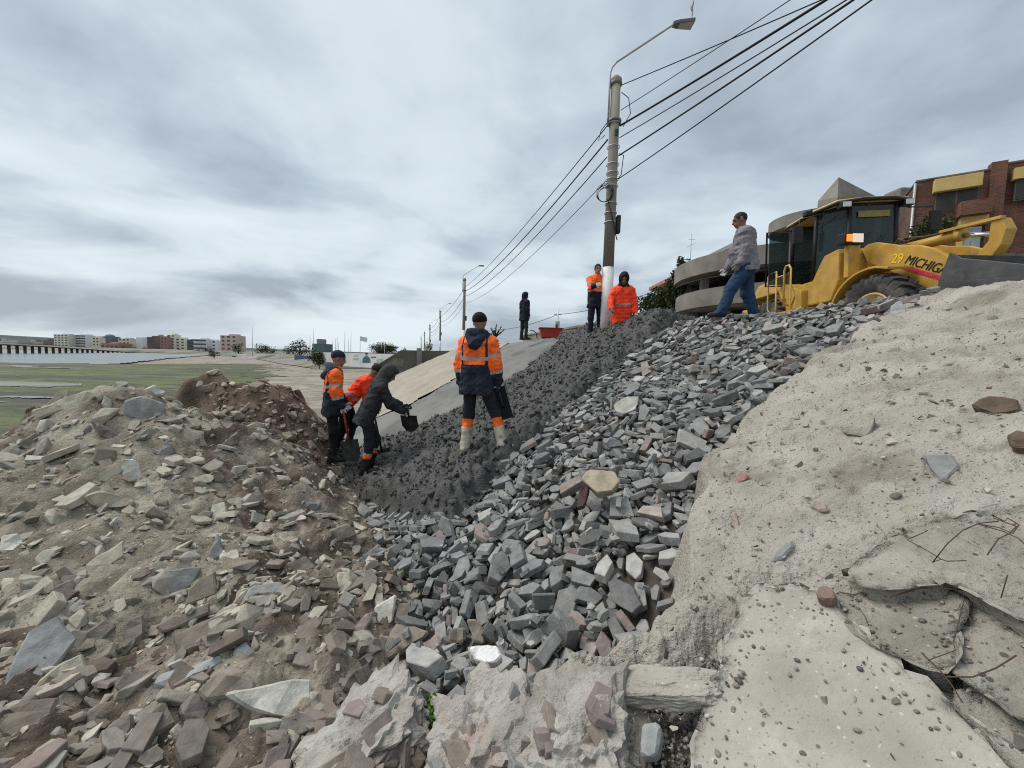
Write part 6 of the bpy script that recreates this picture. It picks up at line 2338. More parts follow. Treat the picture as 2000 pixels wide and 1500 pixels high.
def sdf_mesh(fn, lo, hi, h, margin=.03):
    B = 6; lo = np.asarray(lo, float); nb = np.maximum(1, np.ceil((np.asarray(hi)-lo)/(h*B)).astype(int)); n = nb*B
    ax = [lo[i]+h*(np.arange(nb[i])*B+(B-1)/2) for i in range(3)]
    C = np.stack(np.meshgrid(*ax, indexing='ij'), -1).reshape(-1, 3); dc = fn(C).reshape(nb); act = np.abs(dc) < B*h*.9+margin
    up = lambda a: np.repeat(np.repeat(np.repeat(a, B, 0), B, 1), B, 2)
    vals = up(dc); m = up(act); idx = np.argwhere(m); vals[m] = fn(lo+idx*h)
    ins = vals < 0; c = np.zeros(n-1, np.int8)
    for a in (0, 1):
        for b in (0, 1):
            for d in (0, 1): c += ins[a:n[0]-1+a, b:n[1]-1+b, d:n[2]-1+d]
    cells = np.argwhere((c > 0) & (c < 8)); vert_index = -np.ones(n-1, np.int64); vert_index[tuple(cells.T)] = np.arange(len(cells))
    acc = np.zeros((len(cells), 3)); cnt = np.zeros(len(cells))
    for axis in range(3):
        o = [i for i in range(3) if i != axis]
        for a in (0, 1):
            for b in (0, 1):
                s = np.zeros(3, int); s[o[0]] = a; s[o[1]] = b; e = s.copy(); e[axis] = 1
                v0 = vals[tuple((cells+s).T)]; v1 = vals[tuple((cells+e).T)]; x = (v0 < 0) != (v1 < 0); t = np.where(x, v0/np.where(x, v0-v1, 1), 0)
                q = np.repeat(s[None].astype(float), len(cells), 0); q[:, axis] = t; acc += np.where(x[:, None], q, 0); cnt += x
    V = lo+(cells+acc/cnt[:, None])*h; quads = []
    for axis in range(3):
        o = [i for i in range(3) if i != axis]; sl0 = [slice(1, n[i]-1) for i in range(3)]; sl1 = list(sl0); sl0[axis] = slice(0, n[axis]-1); sl1[axis] = slice(1, n[axis])
        a = ins[tuple(sl0)]; b = ins[tuple(sl1)]; e = np.argwhere(a != b)
        if not len(e): continue
        base = e.copy(); base[:, o[0]] += 1; base[:, o[1]] += 1; flip = a[tuple(e.T)]
        def g(da, db):
            k = base.copy(); k[:, o[0]] -= da; k[:, o[1]] -= db; return vert_index[tuple(k.T)]
        q = np.stack([g(1, 1), g(0, 1), g(0, 0), g(1, 0)], 1)
        if axis == 1: flip = ~flip
        q = np.where(flip[:, None], q, q[:, ::-1]); quads.append(q)
    q = np.concatenate(quads); q = q[(q >= 0).all(1)]; return V, q
def garment(name, fn, prims, h, mats, zones, parent, pad=.05, names=None, smooth=True):
    pts = np.array([p for q in prims for p in ((q[1], q[1]) if isinstance(q[0], str) else (q[0], q[1]))]); r = max(max(q[3]) if isinstance(q[0], str) else max(q[2], q[3]) for q in prims)
    V, Q = sdf_mesh(fn, pts.min(0)-r-pad, pts.max(0)+r+pad, h)
    if zones is None:
        return link(name, mesh(name, V, Q, mats[0], smooth=smooth), parent)
    z = zones(V[Q].mean(1)); main = None
    for k in range(len(mats)):
        f = Q[z == k]
        if k and names[k] == 'orange_panel' and len(f):
            ax = V[f].mean(1); mid_ = np.median(ax[:, 0]); cut = ax[:, 0] < (ax[:, 0].min()+ax[:, 0].max())/2
            for part in (f[cut], f[~cut]): v2, f2 = compact(V, part); link(names[k], mesh(names[k], v2, f2, mats[k], smooth=smooth), main)
            continue
        if not len(f): continue
        v2, f2 = compact(V, f); o = link(name if k == 0 else names[k], mesh(name, v2, f2, mats[k], smooth=smooth), parent if k == 0 else (main or parent))
        if k == 0: main = o
    return main
def unit(v): v = np.asarray(v, float); return v/np.linalg.norm(v)
CL = {}
def cloth(name, c, rough=.85, var=.12, bump=.4):
    if name not in CL: CL[name] = mat(name, [tuple(x*(1-var) for x in c), c, tuple(min(1, x*(1+var)) for x in c)], scale=14, detail=6, rough=rough, bump=bump*1.6, bscale=18, bdist=.02, spec=.25, blotch=(tuple(x*.55+.035 for x in c), 4.5, .60, .76))
    return CL[name]
ORANGE = cloth('orange_fabric', (.92, .145, .022), .7); RED_OR = cloth('fluorescent_red_fabric', (.95, .065, .022), .7); NAVY = cloth('navy_fabric', (.016, .021, .034)); DARKG = cloth('dark_grey_fabric', (.026, .027, .030)); BLACKF = cloth('black_fabric', (.008, .008, .010))
STRIPE = cloth('reflective_tape', (.30, .30, .31), .45, .05, .1); JEANS = cloth('blue_denim', (.022, .05, .105), .9, .25); SHIRT = cloth('mauve_grey_shirt', (.20, .19, .212), .9); WHITEG = cloth('white_glove_knit', (.55, .54, .52), .9); GREYG = cloth('grey_glove', (.20, .20, .20), .9); DARKGL = cloth('dark_glove', (.03, .032, .034), .8)
CREAM = mat('cream_rubber', [(.40,.365,.27), (.52,.48,.37)], scale=12, detail=6, rough=.5, blotch=((.20,.175,.13), 9, .50, .68)); BLACKR = cloth('black_rubber', (.014, .014, .014), .5, .2, .1); MUDB = cloth('muddy_rubber', (.045, .042, .038), .8)
SKIN = mat('tanned_skin', [(.24,.125,.085), (.32,.175,.12)], scale=25, rough=.55, spec=.35); SKIN_D = mat('dark_tanned_skin', [(.17,.09,.065), (.23,.125,.09)], scale=25, rough=.55); HAIR = mat('dark_hair', [(.008,.007,.006), (.022,.018,.015)], scale=60, rough=.7, bump=.6, bscale=120, bdist=.004); EYE = mat('dark_eye', [(.012,.009,.008), (.02,.015,.012)], rough=.2)
def skeleton(po):
    """po: lean (forward rad), side, twist; arms/legs as direction vectors in the body's own frame (x right, y forward, z up)"""
    J = {}; lean, side = po.get('lean', 0.), po.get('side', 0.); pel = np.array(po.get('pelvis', (0, 0, .92)), float)
    sp = unit((math.sin(side), math.sin(lean), math.cos(lean)*math.cos(side))); tw = po.get('twist', 0.)
    right = unit(np.array([math.cos(tw), math.sin(tw), 0])-sp*(np.array([math.cos(tw), math.sin(tw), 0])@sp)); fwd = np.cross(sp, right)
    J['sp'], J['right'], J['fwd'] = sp, right, fwd; J['pel'] = pel; J['waist'] = pel+sp*.16; J['chest'] = pel+sp*.38-fwd*.01; J['neck'] = pel+sp*.53
    for s, k in ((1, 'R'), (-1, 'L')):
        sh = J['neck']+right*s*.175-sp*.055; ua, fa = unit(po['arm'+k][0]), unit(po['arm'+k][1]); el = sh+ua*.285; wr = el+fa*.25
        J['sh'+k], J['el'+k], J['wr'+k], J['hd'+k] = sh, el, wr, fa
        hp = pel+right*s*.092-sp*.04; th, sn = unit(po['leg'+k][0]), unit(po['leg'+k][1]); kn = hp+th*.43; an = kn+sn*.41
        fy = po['leg'+k][2] if len(po['leg'+k]) > 2 else 0; J['hp'+k], J['kn'+k], J['an'+k] = hp, kn, an; J['ft'+k] = np.array([math.sin(fy), math.cos(fy), 0])
    hn, hy = po.get('nod', lean*.4), po.get('look', 0.)
    hu = unit(sp*.5+np.array([0, math.sin(hn), math.cos(hn)])*.5 if False else np.array([side*.3, math.sin(hn), math.cos(hn)])); hf = np.array([math.sin(hy), math.cos(hy), 0]); hf = unit(hf-hu*(hf@hu)); hr = np.cross(hf, hu)
    J['headup'], J['headf'], J['headr'] = hu, hf, hr; J['head'] = J['neck']+sp*.07+hu*.125+hf*.02
    return J
def bulk_torso(J, g, a=.10, ra=.125, rw=.12, hem=.13, rh=.135, belly=0.):
    r, f, sp = J['right'], J['fwd'], J['sp']; p = []
    for s in (1, -1):
        p += [(J['chest']+r*s*a+sp*.05, J['waist']+r*s*a*.8, ra*g, rw*g), (J['waist']+r*s*a*.8, J['pel']-sp*hem+r*s*a*.85, rw*g, rh*g), (J['neck']-sp*.03, J['sh'+('R' if s > 0 else 'L')], .07*g, .078*g)]
    if belly: p += [(J['waist']+f*belly+sp*.06, J['pel']+f*belly*.9+sp*.06, .13*g, .125*g)]
    return p
def sleeves(J, g, k0=.078, k1=.07, k2=.056, only=None):
    p = []
    for k in ('R', 'L'): p += [(J['sh'+k], J['el'+k], k0*g, k1*g), (J['el'+k], J['wr'+k]-J['hd'+k]*.02, k1*.97*g, k2*g)]
    return p
def nearest_bone(C, bones):
    best = np.full(len(C), 9.); which = np.zeros(len(C), int); par = np.zeros(len(C))
    for i, (a, b, r) in enumerate(bones):
        ba = np.asarray(b)-a; h = (C-a)@ba/(ba@ba); hh = np.clip(h, 0, 1); d = np.linalg.norm(C-a-hh[:, None]*ba, axis=1)-r; m = d < best; best = np.where(m, d, best); which = np.where(m, i, which); par = np.where(m, h, par)
    return which, par
def make_hand(J, k, grip, m, parent, h, label=None):
    """glove: palm, four curled fingers of different lengths and a thumb from the side of the palm"""
    d = J['hd'+k]; w = J['wr'+k]; s = 1 if k == 'R' else -1; pn = unit(-J['right']*s*.9+J['fwd']*.25); pn = unit(pn-d*(pn@d)); sd = np.cross(d, pn); sd = sd if sd@J['fwd'] > 0 else -sd     # palm normal towards the body, thumb side forward
    pr = [(w-d*.02, w+d*.03, .030, .032)]; pal = w+d*.085
    for i, (o, L) in enumerate(((.030, .075), (.010, .083), (-.010, .076), (-.029, .060))):
        a = pal+sd*o; b1 = unit(d*math.cos(grip*.9)+pn*math.sin(grip*.9)); b2 = unit(d*math.cos(grip*1.9)+pn*math.sin(grip*1.9)); b3 = unit(d*math.cos(grip*2.7)+pn*math.sin(grip*2.7))
        pr += [(w+d*.02+sd*o*.8, a, .017, .014), (a, a+b1*L*.45, .0125, .0115), (a+b1*L*.45, a+b1*L*.45+b2*L*.32, .0115, .0105), (a+b1*L*.45+b2*L*.32, a+b1*L*.45+b2*L*.32+b3*L*.23, .0105, .0095)]
    t0 = w+d*.03+sd*.03; t1 = t0+unit(sd*.75+d*.6+pn*.3)*.045; t2 = t1+unit(d*.8+pn*.5+sd*.1)*.035; pr += [(t0, t1, .017, .0135), (t1, t2, .0135, .011)]
    return garment('glove', lambda q: union(q, pr, .007), pr, h, [m], None, parent, .02)
def make_boot(J, k, top, m, m2, parent, h, tall=True, g=1.):
    a = J['an'+k]; kn = J['kn'+k]; f = J['ft'+k]; lo = a-np.array([0, 0, .085]); up = a+(kn-a)*top
    heel = a-f*.035+np.array([0, 0, -.045]); toe = a+f*.17+np.array([0, 0, -.052]); mid = a+f*.07+np.array([0, 0, -.035])
    pr = [(up, a, .068*g, .055*g), (a, heel, .052*g, .045), (a, mid, .052*g, .048), (mid, toe, .047, .040), (heel, toe, .036, .036)]
    def fn(q):
        d = union(q, pr, .03); d = np.maximum(d, -(q[:, 2]-(a[2]-.088))); d = np.maximum(d, (q-up)@unit(up-a)-.005); return d+.004*vnoise(q*22, 3)
    def zn(C): return np.where((C[:, 2] < a[2]-.066) , 1, 0)
    return garment('boot', fn, pr, h, [m, m2], zn, parent, .02, {1: 'sole'})
def person(base, rz, po, fit, label, h=.012, anchor='L', scale=1., group=None):
    J = skeleton(po); root = empty('person', base, label, 'person', group, rz); root.scale = (scale,)*3
    off = -J['an'+anchor]+np.array([0, 0, .088])
    for k in list(J):
        if k not in ('sp', 'right', 'fwd', 'headup', 'headf', 'headr') and not k.startswith(('hd', 'ft')): J[k] = J[k]+off
    HR = np.stack([J['headr'], J['headf'], J['headup']], 1); hd = J['head']; hf, hu, hr = J['headf'], J['headup'], J['headr']
    g = fit.get('bulk', 1.)
    # body: one continuous surface with the head's features
    bp = [('e', hd+hu*.02-hf*.012, HR, (.077, .098, .098)), ('e', hd-hu*.055+hf*.025, HR, (.056, .062, .062)), (hd-hu*.09+hf*.055, hd-hu*.075+hf*.05, .03, .032), (J['neck']-J['sp']*.05, hd-hu*.05-hf*.02, .062, .054),
          (hd+hf*.088+hu*.012, hd+hf*.108-hu*.028, .010, .017), (hd+hf*.080+hu*.032-hr*.035, hd+hf*.080+hu*.032+hr*.035, .016, .016),
          (hd+hr*.078-hf*.012+hu*.02, hd+hr*.080-hf*.006-hu*.022, .016, .012), (hd-hr*.078-hf*.012+hu*.02, hd-hr*.080-hf*.006-hu*.022, .016, .012), (hd+hf*.083-hu*.058-hr*.018, hd+hf*.083-hu*.058+hr*.018, .012, .012)]
    body = list(bp)
    for k, s in (('R', 1), ('L', -1)): body += [(J['chest']+J['right']*s*.08, J['waist']+J['right']*s*.06, .095, .09), (J['waist']+J['right']*s*.06, J['hp'+k], .09, .085), (J['neck'], J['sh'+k], .045, .05), (J['sh'+k], J['el'+k], .046, .038), (J['el'+k], J['wr'+k], .036, .026), (J['wr'+k], J['wr'+k]+J['hd'+k]*.06, .026, .022),
                                            (J['hp'+k], J['kn'+k], .07, .05), (J['kn'+k], J['an'+k], .048, .034), (J['an'+k], J['an'+k]+J['ft'+k]*.12-np.array([0, 0, .045]), .034, .026)]
    garment('body', lambda q: union(q, body, .022), body, min(h, .011), [fit.get('skin', SKIN)], None, root, .03)
    if fit.get('face', True):
        for s in (1, -1):
            b = MB(); b.ball(hd+hf*.083+hu*.014+hr*s*.032, (.009, .009, .007), 8, 6); b.build('eye', EYE, root)
        b = MB(); b.tube([hd+hf*.0945-hu*.056-hr*.022, hd+hf*.098-hu*.055, hd+hf*.0945-hu*.056+hr*.022], .0035, 5); b.build('mouth', mat('lips', [(.13,.06,.05), (.16,.07,.055)], rough=.6), root)
        for s in (1, -1):
            b = MB(); b.tube([hd+hf*.093+hu*.040+hr*s*.014, hd+hf*.090+hu*.046+hr*s*.034, hd+hf*.078+hu*.040+hr*s*.052], [.003, .004, .002], 5); b.build('eyebrow', HAIR, root)
    # trousers
    tb = fit.get('legbulk', 1.); tp = []
    bt = fit.get('boot', ('black', .30))
    for k, s in (('R', 1), ('L', -1)):
        end = J['kn'+k]+(J['an'+k]-J['kn'+k])*(1-bt[1]+.08 if bt[1] > .2 else .99)
        tp += [(J['pel']+J['right']*s*.075+J['sp']*.05, J['hp'+k], .115*g, .11*g), (J['hp'+k], J['kn'+k], .10*tb, .076*tb), (J['kn'+k], end, .074*tb, .066*tb)]
    if fit.get('belly'): tp += [(J['pel']+J['sp']*.06+J['fwd']*fit['belly']*.5, J['pel']+J['fwd']*.02, .13*g, .12*g)]
    tn = fit.get('tzone')
    def tfn(q): return union(q, tp, .03)+.010*vnoise(q*np.array([11, 11, 6.])+7, 5)+.005*vnoise(q*23, 6)+.008*np.abs(vnoise(q*np.array([5, 5, 15.])+3, 8))
    bones = [(J['hpR'], J['knR'], .09), (J['knR'], J['anR'], .065), (J['hpL'], J['knL'], .09), (J['knL'], J['anL'], .065)]
    tz = None
    if tn:
        def tz(C):
            w, h_ = nearest_bone(C, bones); z = np.zeros(len(C), int)
            for (kind, a, b, zz) in tn: z = np.where(((w % 2) == kind) & (h_ > a) & (h_ < b), zz, z)
            return z
    garment('trousers', tfn, tp, h, fit['trousers'], tz, root, .04, {1: 'orange_panel', 2: 'reflective_stripe'})
    # boots
    for k in ('R', 'L'):
        m = {'black': BLACKR, 'cream': CREAM, 'mud': MUDB}[bt[0]]; make_boot(J, k, bt[1], m, fit.get('solem', MUDB), root, min(h, .011), True, 1.08 if bt[1] > .2 else .95)
    # jacket
    jg = fit.get('jbulk', 1.); jp = bulk_torso(J, jg, hem=fit.get('hem', .16), rh=.132, belly=fit.get('belly', 0)); js = sleeves(J, jg); hem_c = J['pel']-J['sp']*(fit.get('hem', .16)+.03)
    col_ = [(J['neck']+J['right']*s_*.045+J['fwd']*f_*.045-J['sp']*.01, J['neck']+J['right']*s_*.04+J['fwd']*(f_*.04+.01)+J['sp']*.05, .042, .034) for s_ in (1, -1) for f_ in (1, -1)] if fit.get('collar', True) else []
    def jfn(q):
        d = union(q, jp+col_, .045); d = np.maximum(d, -((q-hem_c)@J['sp'])); s_ = union(q, js[:2], .03); d = smin(d, s_, .022); d = smin(d, union(q, js[2:], .03), .022)
        return d+.010*vnoise(q*np.array([9, 9, 14.]), 2)+.007*vnoise(q*21+5, 3)+.018*np.abs(vnoise(q*np.array([7, 7, 14.])+9, 4))+.006*vnoise(q*38, 9)-.009
    jb = [(J['pel']-J['sp']*.14, J['neck'], .16)]+[(J['sh'+k], J['el'+k], .075) for k in 'RL']+[(J['el'+k], J['wr'+k], .06) for k in 'RL']
    jz = None
    if fit.get('jzone'):
        def jz(C):
            w, h_ = nearest_bone(C, jb); lx = (C-J['chest'])@J['right']; ly = (C-J['chest'])@J['fwd']; return fit['jzone'](w, h_, lx, ly)
    garment(fit.get('jname', 'jacket'), jfn, jp+js+col_, h, fit['jacket'], jz, root, .05, {1: 'navy_panel', 2: 'reflective_stripe', 3: 'orange_panel'})
    # head wear
    hw = fit.get('head')
    if hw == 'beanie':
        pr = [('e', hd+hu*.045-hf*.018, HR, (.094, .112, .098))]
        garment('beanie', lambda q: np.maximum(ell(q, *pr[0][1:]), -((q-hd)@unit(hu*.96-hf*.28)-.018))+.004*np.sin(((q-hd)@hu)*260)*(((q-hd)@hu) < .07), pr, min(h, .010), [fit.get('hat', BLACKF)], None, root, .02)
    elif hw == 'hood':
        pr = [('e', hd+hu*.02-hf*.025, HR, (.115, .128, .135)), (hd-hf*.05-hu*.04, J['neck']-J['fwd']*.03, .095, .115), (J['neck']+J['right']*.06, J['neck']-J['right']*.06, .09, .09), (hd+hu*.09+hf*.055, hd+hu*.10, .055, .06)]
        def hfn(q):
            d = union(q, pr, .04)+.007*vnoise(q*14, 3); cut = ell(q, hd+hf*.10-hu*.01, HR, (.072, .11, .098)); return np.maximum(d, -cut)
        garment('hood', hfn, pr, min(h, .011), [fit['hoodm']], None, root, .03)
    elif hw == 'hair':
        pr = [('e', hd+hu*.035-hf*.018, HR, (.084, .102, .098))]
        garment('hair', lambda q: np.maximum(np.maximum(ell(q, *pr[0][1:])+.003*vnoise(q*70, 1), (q-hd)@unit(hf*.8-hu*.62)-.025), -((q-hd)@unit(hu*.92-hf*.4)+.012)), pr, min(h, .008), [HAIR], None, root, .02)
    if fit.get('hooddown'):
        n = J['neck']; f, r, sp = J['fwd'], J['right'], J['sp']
        pr = [(n-f*.08+r*.10+sp*.03, n-f*.14+r*.02-sp*.10, .055, .06), (n-f*.08-r*.10+sp*.03, n-f*.14-r*.02-sp*.10, .055, .06), (n-f*.09+r*.06+sp*.07, n-f*.09-r*.06+sp*.07, .055, .055), (n+r*.11+sp*.025, n+f*.05+r*.11-sp*.01, .045, .04), (n-r*.11+sp*.025, n+f*.05-r*.11-sp*.01, .045, .04)]
        garment('hood', lambda q: union(q, pr, .05)+.012*vnoise(q*13, 6)+.006*vnoise(q*30, 7), pr, min(h, .011), [fit['hoodm']], None, root, .04)
    for k in 'RL': make_hand(J, k, fit.get('grip'+k, .5), fit.get('glove'+k, WHITEG), root, min(h*.6, .0075))
    M = Matrix.Translation(Vector([float(a) for a in base]))@Matrix.Rotation(rz, 4, 'Z')@Matrix.Scale(scale, 4)
    J['world'] = lambda q: np.array((M@Vector([float(a) for a in q]))[:])
    return root, J, jfn
def hivis(w, h, lx, ly):
    z = np.zeros(len(w), int)
    t = w == 0; z = np.where(t & (h < .47), 1, z); z = np.where(t & (h > .56) & (h < .625), 2, z); z = np.where(t & (h > .47) & (np.abs(lx) > .145) & (np.abs(lx) < .185) & ~((h > .56) & (h < .625)), 1, z)
    ua = (w == 1) | (w == 2); fa = w >= 3; z = np.where(ua & (h > .55) & (h < .70), 2, z); z = np.where(fa & (h > .32) & (h < .45), 2, z); z = np.where(fa & (h >= .45), 1, z); return z
def redvis(w, h, lx, ly):
    z = np.zeros(len(w), int); t = w == 0; z = np.where(t & (h > .40) & (h < .47), 2, z); z = np.where((w >= 3) & (h > .05) & (h < .22), 2, z); return z
def build_people():
    # fit: what each wears; po: how each stands
    R = {}
    def face(deg): return -math.radians(deg)           # turned this many degrees from straight away towards the right
    st = ((.02, .02, -1), (.01, 0, -1))
    # the big worker seen from behind on the slope
    po = dict(lean=.06, nod=.16, look=.05, armL=((-.22, -.05, -1), (-.02, .10, -1)), armR=((.24, -.05, -1), (.10, .22, -1)), legL=((-.06, .12, -1), (-.06, -.14, -1), -.15), legR=((.40, .16, -1), (.30, -.20, -1), 1.2))
    fit = dict(jacket=[ORANGE, NAVY, STRIPE], jzone=hivis, trousers=[cloth('charcoal_trousers', (.017, .018, .022)), ORANGE, STRIPE], tzone=[(1, .13, .50, 1), (1, .10, .135, 2), (1, .46, .52, 2)], boot=('cream', .56), solem=CREAM, head='beanie', hat=BLACKF, hooddown=True, hoodm=NAVY, gloveL=DARKGL, gloveR=DARKGL, jbulk=1.06, hem=.17, skin=SKIN, gripL=.7, gripR=.9)
    R['D'] = person(P(908, 882, 4.62), face(14), po, fit, 'person seen from behind on the slope in orange and navy jacket and cream rubber boots', .009, 'L', .905)
    # left worker, navy cap
    po = dict(lean=.10, nod=.22, look=.2, armL=((-.12, .2, -1), (.1, .5, -.9)), armR=((.10, .05, -1), (.0, .25, -1)), legL=((-.02, .08, -1), (0, -.06, -1), -.2), legR=((.06, .02, -1), (.02, -.05, -1), .2))
    fit = dict(jacket=[ORANGE, NAVY, STRIPE], jzone=hivis, trousers=[BLACKF], boot=('black', .36), head='beanie', hat=NAVY, hooddown=True, hoodm=cloth('slate_fabric', (.05, .055, .075)), gloveR=WHITEG, gloveL=WHITEG, jbulk=1.02, hem=.18, gripR=.9)
    R['A'] = person(P(648, 897, 6.25), face(58), po, fit, 'person in navy beanie and orange and navy jacket standing leftmost beside the earth mound', .011, 'L', .96)
    # bending worker in plain orange
    po = dict(lean=.72, nod=.75, look=.1, pelvis=(0, 0, .88), armL=((-.05, .35, -.95), (.05, .3, -1)), armR=((.08, .15, -1), (.02, .35, -.95)), legL=((-.05, .30, -1), (-.02, -.25, -1), 0), legR=((.06, -.05, -1), (.04, -.40, -1), .1))
    fit = dict(jacket=[RED_OR, NAVY, STRIPE], jzone=redvis, trousers=[BLACKF], boot=('black', .36), head='beanie', hat=BLACKF, gloveR=WHITEG, gloveL=WHITEG, jbulk=1.05, hem=.2, skin=SKIN_D, gripR=1.0, gripL=1.)
    R['B'] = person(P(679, 880, 6.75), face(72), po, fit, 'person in plain orange coat bending forward between two other workers in the trench', .011, 'L', .94)
    # hooded worker with the shovel
    po = dict(lean=.44, nod=.6, look=.1, pelvis=(0, 0, .88), armL=((-.05, .6, -.85), (.12, .9, -.42)), armR=((.06, .45, -.9), (-.08, .85, -.55)), legL=((-.04, .45, -1), (-.02, -.22, -1), 0), legR=((.06, .12, -1), (.03, -.22, -1), .1))
    fit = dict(jacket=[DARKG], trousers=[cloth('charcoal_trousers', (.017, .018, .022)), ORANGE, STRIPE], tzone=[(1, .36, .56, 1), (1, .33, .37, 2), (0, .02, .2, 0)], boot=('black', .46), head='hood', hoodm=cloth('grey_hood', (.042, .043, .046)), gloveR=WHITEG, gloveL=DARKGL, jbulk=1.0, hem=.15, gripR=1.1, gripL=1.1, collar=False)
    R['C'] = person(P(711, 930, 5.7), face(62), po, fit, 'person in dark grey hooded jacket leaning over a shovel in the trench', .010, 'R', .94)
    # dark figure on the crest
    po = dict(lean=.02, nod=.05, look=.25, armL=((-.08, .1, -1), (0, .3, -1)), armR=((.08, -.02, -1), (.0, .22, -1)), legL=((-.10, .06, -1), (-.05, -.05, -1), -.2), legR=((.12, .02, -1), (.06, -.05, -1), .2))
    fit = dict(jacket=[cloth('dark_navy_parka', (.010, .013, .024))], trousers=[cloth('dark_olive_trousers', (.028, .027, .022))], boot=('black', .25), head='hood', hoodm=cloth('dark_navy_parka', (.010, .013, .024)), gloveR=WHITEG, gloveL=WHITEG, jbulk=1.08, hem=.2, collar=False)
    p = P(1018, 664, 14.0); R['E'] = person(p, face(55), po, fit, 'person in dark navy hooded parka standing alone on the crest of the smooth slope', .014, 'L', .92)
    # pointing worker beside the pole
    po = dict(lean=.02, nod=.12, look=.15, armL=((-.22, .0, -1), (-.05, .3, -1)), armR=((.16, .55, -.75), (-.12, 1., .05)), legL=((-.06, .02, -1), (-.02, -.03, -1), -.3), legR=((.06, .02, -1), (.02, -.03, -1), .3))
    def fz(w, h, lx, ly):
        z = np.zeros(len(w), int); t = w == 0; z = np.where(t & (h < .46), 1, z); z = np.where(t & (h > .50) & (h < .55), 2, z); z = np.where(((w == 1) | (w == 2)) & (h > .6) & (h < .8), 2, z); z = np.where((w >= 3) & (h > .35), 1, z); return z
    fit = dict(jacket=[ORANGE, NAVY, STRIPE], jzone=fz, trousers=[cloth('navy_trousers', (.012, .017, .032))], boot=('black', .25), head='hair', gloveR=WHITEG, gloveL=WHITEG, jbulk=1.0, hem=.17, gripR=.6, gripL=.4)
    p = P(1170, 662, 9.7); R['F'] = person(p, face(168), po, fit, 'bareheaded person in orange and navy jacket reaching out beside the lamp post', .011)
    # worker in the all-orange coat leaning on a handle
    po = dict(lean=.10, nod=.42, look=.0, pelvis=(0, 0, .88), armL=((-.30, .05, -1), (-.10, .2, -1)), armR=((.32, .25, -.9), (-.05, .55, -.8)), legL=((-.08, .05, -1), (0, -.1, -1), -.2), legR=((.08, .05, -1), (0, -.1, -1), .2))
    fit = dict(jacket=[RED_OR, NAVY, STRIPE], jzone=redvis, trousers=[cloth('brown_trousers', (.03, .024, .02))], boot=('black', .25), head='hood', hoodm=cloth('charcoal_hood', (.016, .016, .018)), gloveR=GREYG, gloveL=WHITEG, jbulk=1.08, hem=.27, skin=SKIN_D, gripR=1.2)
    p = P(1222, 690, 9.0); R['G'] = person(p, face(190), po, fit, 'person in long orange coat and dark hood leaning on a shovel handle', .011)
    # the man walking by the loader
    po = dict(lean=.16, nod=.24, look=-.05, pelvis=(0, 0, .9), armL=((-.10, -.12, -1), (.02, .42, -.85)), armR=((.10, .2, -1), (0, .5, -.9)), legL=((-.02, .62, -1), (-.02, .34, -1), 0), legR=((.04, -.14, -1), (.02, -.36, -1), 0))
    fit = dict(jacket=[SHIRT], jname='shirt', trousers=[JEANS], boot=('black', .12), head='hair', gloveR=WHITEG, gloveL=GREYG, jbulk=1.15, bulk=1.3, legbulk=1.35, hem=.11, belly=.10, skin=SKIN_D, gripL=.9)
    p = P(1408, 620, 6.15); R['H'] = person(p, face(-72), po, fit, 'heavy bareheaded person in grey shirt and jeans walking beside the loader', .010, 'L', .95)
    return R
PEOPLE = build_people()
# ---------------------------------------------------------------- the yellow wheel loader on the crest
YEL = mat('loader_yellow_paint', [(.40,.235,.035), (.48,.285,.05), (.55,.345,.08)], scale=3.5, detail=9, rough=.48, rvar=.1, spec=.4, bump=.08, bscale=60, blotch=[((.30,.215,.11), 4, .54, .74), ((.17,.09,.04), 13, .71, .76)])
YEL2 = mat('faded_yellow_paint', [(.55,.38,.12), (.62,.45,.17)], scale=4, detail=8, rough=.55, blotch=((.35,.22,.08), 8, .62, .75))
BLK = mat('black_plastic', [(.010,.010,.011), (.022,.022,.023)], scale=8, rough=.55, blotch=((.10,.09,.075), 6, .64, .8))
TYRE = mat('tyre_rubber', [(.028,.028,.028), (.055,.054,.052)], scale=9, detail=8, rough=.88, bump=.25, bscale=50, blotch=((.14,.125,.105), 4, .5, .72))
STEEL = mat('worn_dark_steel', [(.05,.052,.055), (.085,.086,.088), (.12,.12,.12)], scale=3, detail=9, rough=.6, metallic=.35, bump=.2, bscale=30, stretch=(1,3,1), blotch=((.16,.13,.10), 5, .62, .76))
CHROME = mat('chrome_rod', [(.7,.7,.7), (.75,.75,.75)], rough=.18, metallic=1.)
RUSTM = mat('greasy_rust', [(.06,.04,.03), (.14,.09,.06)], scale=14, rough=.8, bump=.3)
def glass_mat():
    m, nt, b = new_mat('tinted_cab_glass'); n = nt.nodes; L = nt.links.new
    b.inputs['Base Color'].default_value = (.035, .055, .058, 1); b.inputs['Roughness'].default_value = .06; b.inputs['Specular IOR Level'].default_value = .5
    tr = n.new('ShaderNodeBsdfTransparent'); tr.inputs[0].default_value = (.55, .65, .64, 1); mx = n.new('ShaderNodeMixShader'); mx.inputs[0].default_value = .52
    L(tr.outputs[0], mx.inputs[1]); L(b.outputs[0], mx.inputs[2]); L(mx.outputs[0], n['Material Output'].inputs[0]); return m
GLASS = glass_mat()
LAMPGLASS = mat('lamp_glass', [(.5,.5,.5), (.75,.75,.74)], scale=30, rough=.12)
def lit_mat(name, c, s):
    m, nt, b = new_mat(name); b.inputs['Base Color'].default_value = (*c, 1); b.inputs['Emission Color'].default_value = (*c, 1); b.inputs['Emission Strength'].default_value = s; b.inputs['Roughness'].default_value = .2; return m
HEADL = lit_mat('lit_headlamp', (.85, .72, .60), .22); AMBER = lit_mat('lit_amber_lamp', (.9, .2, .02), .7)
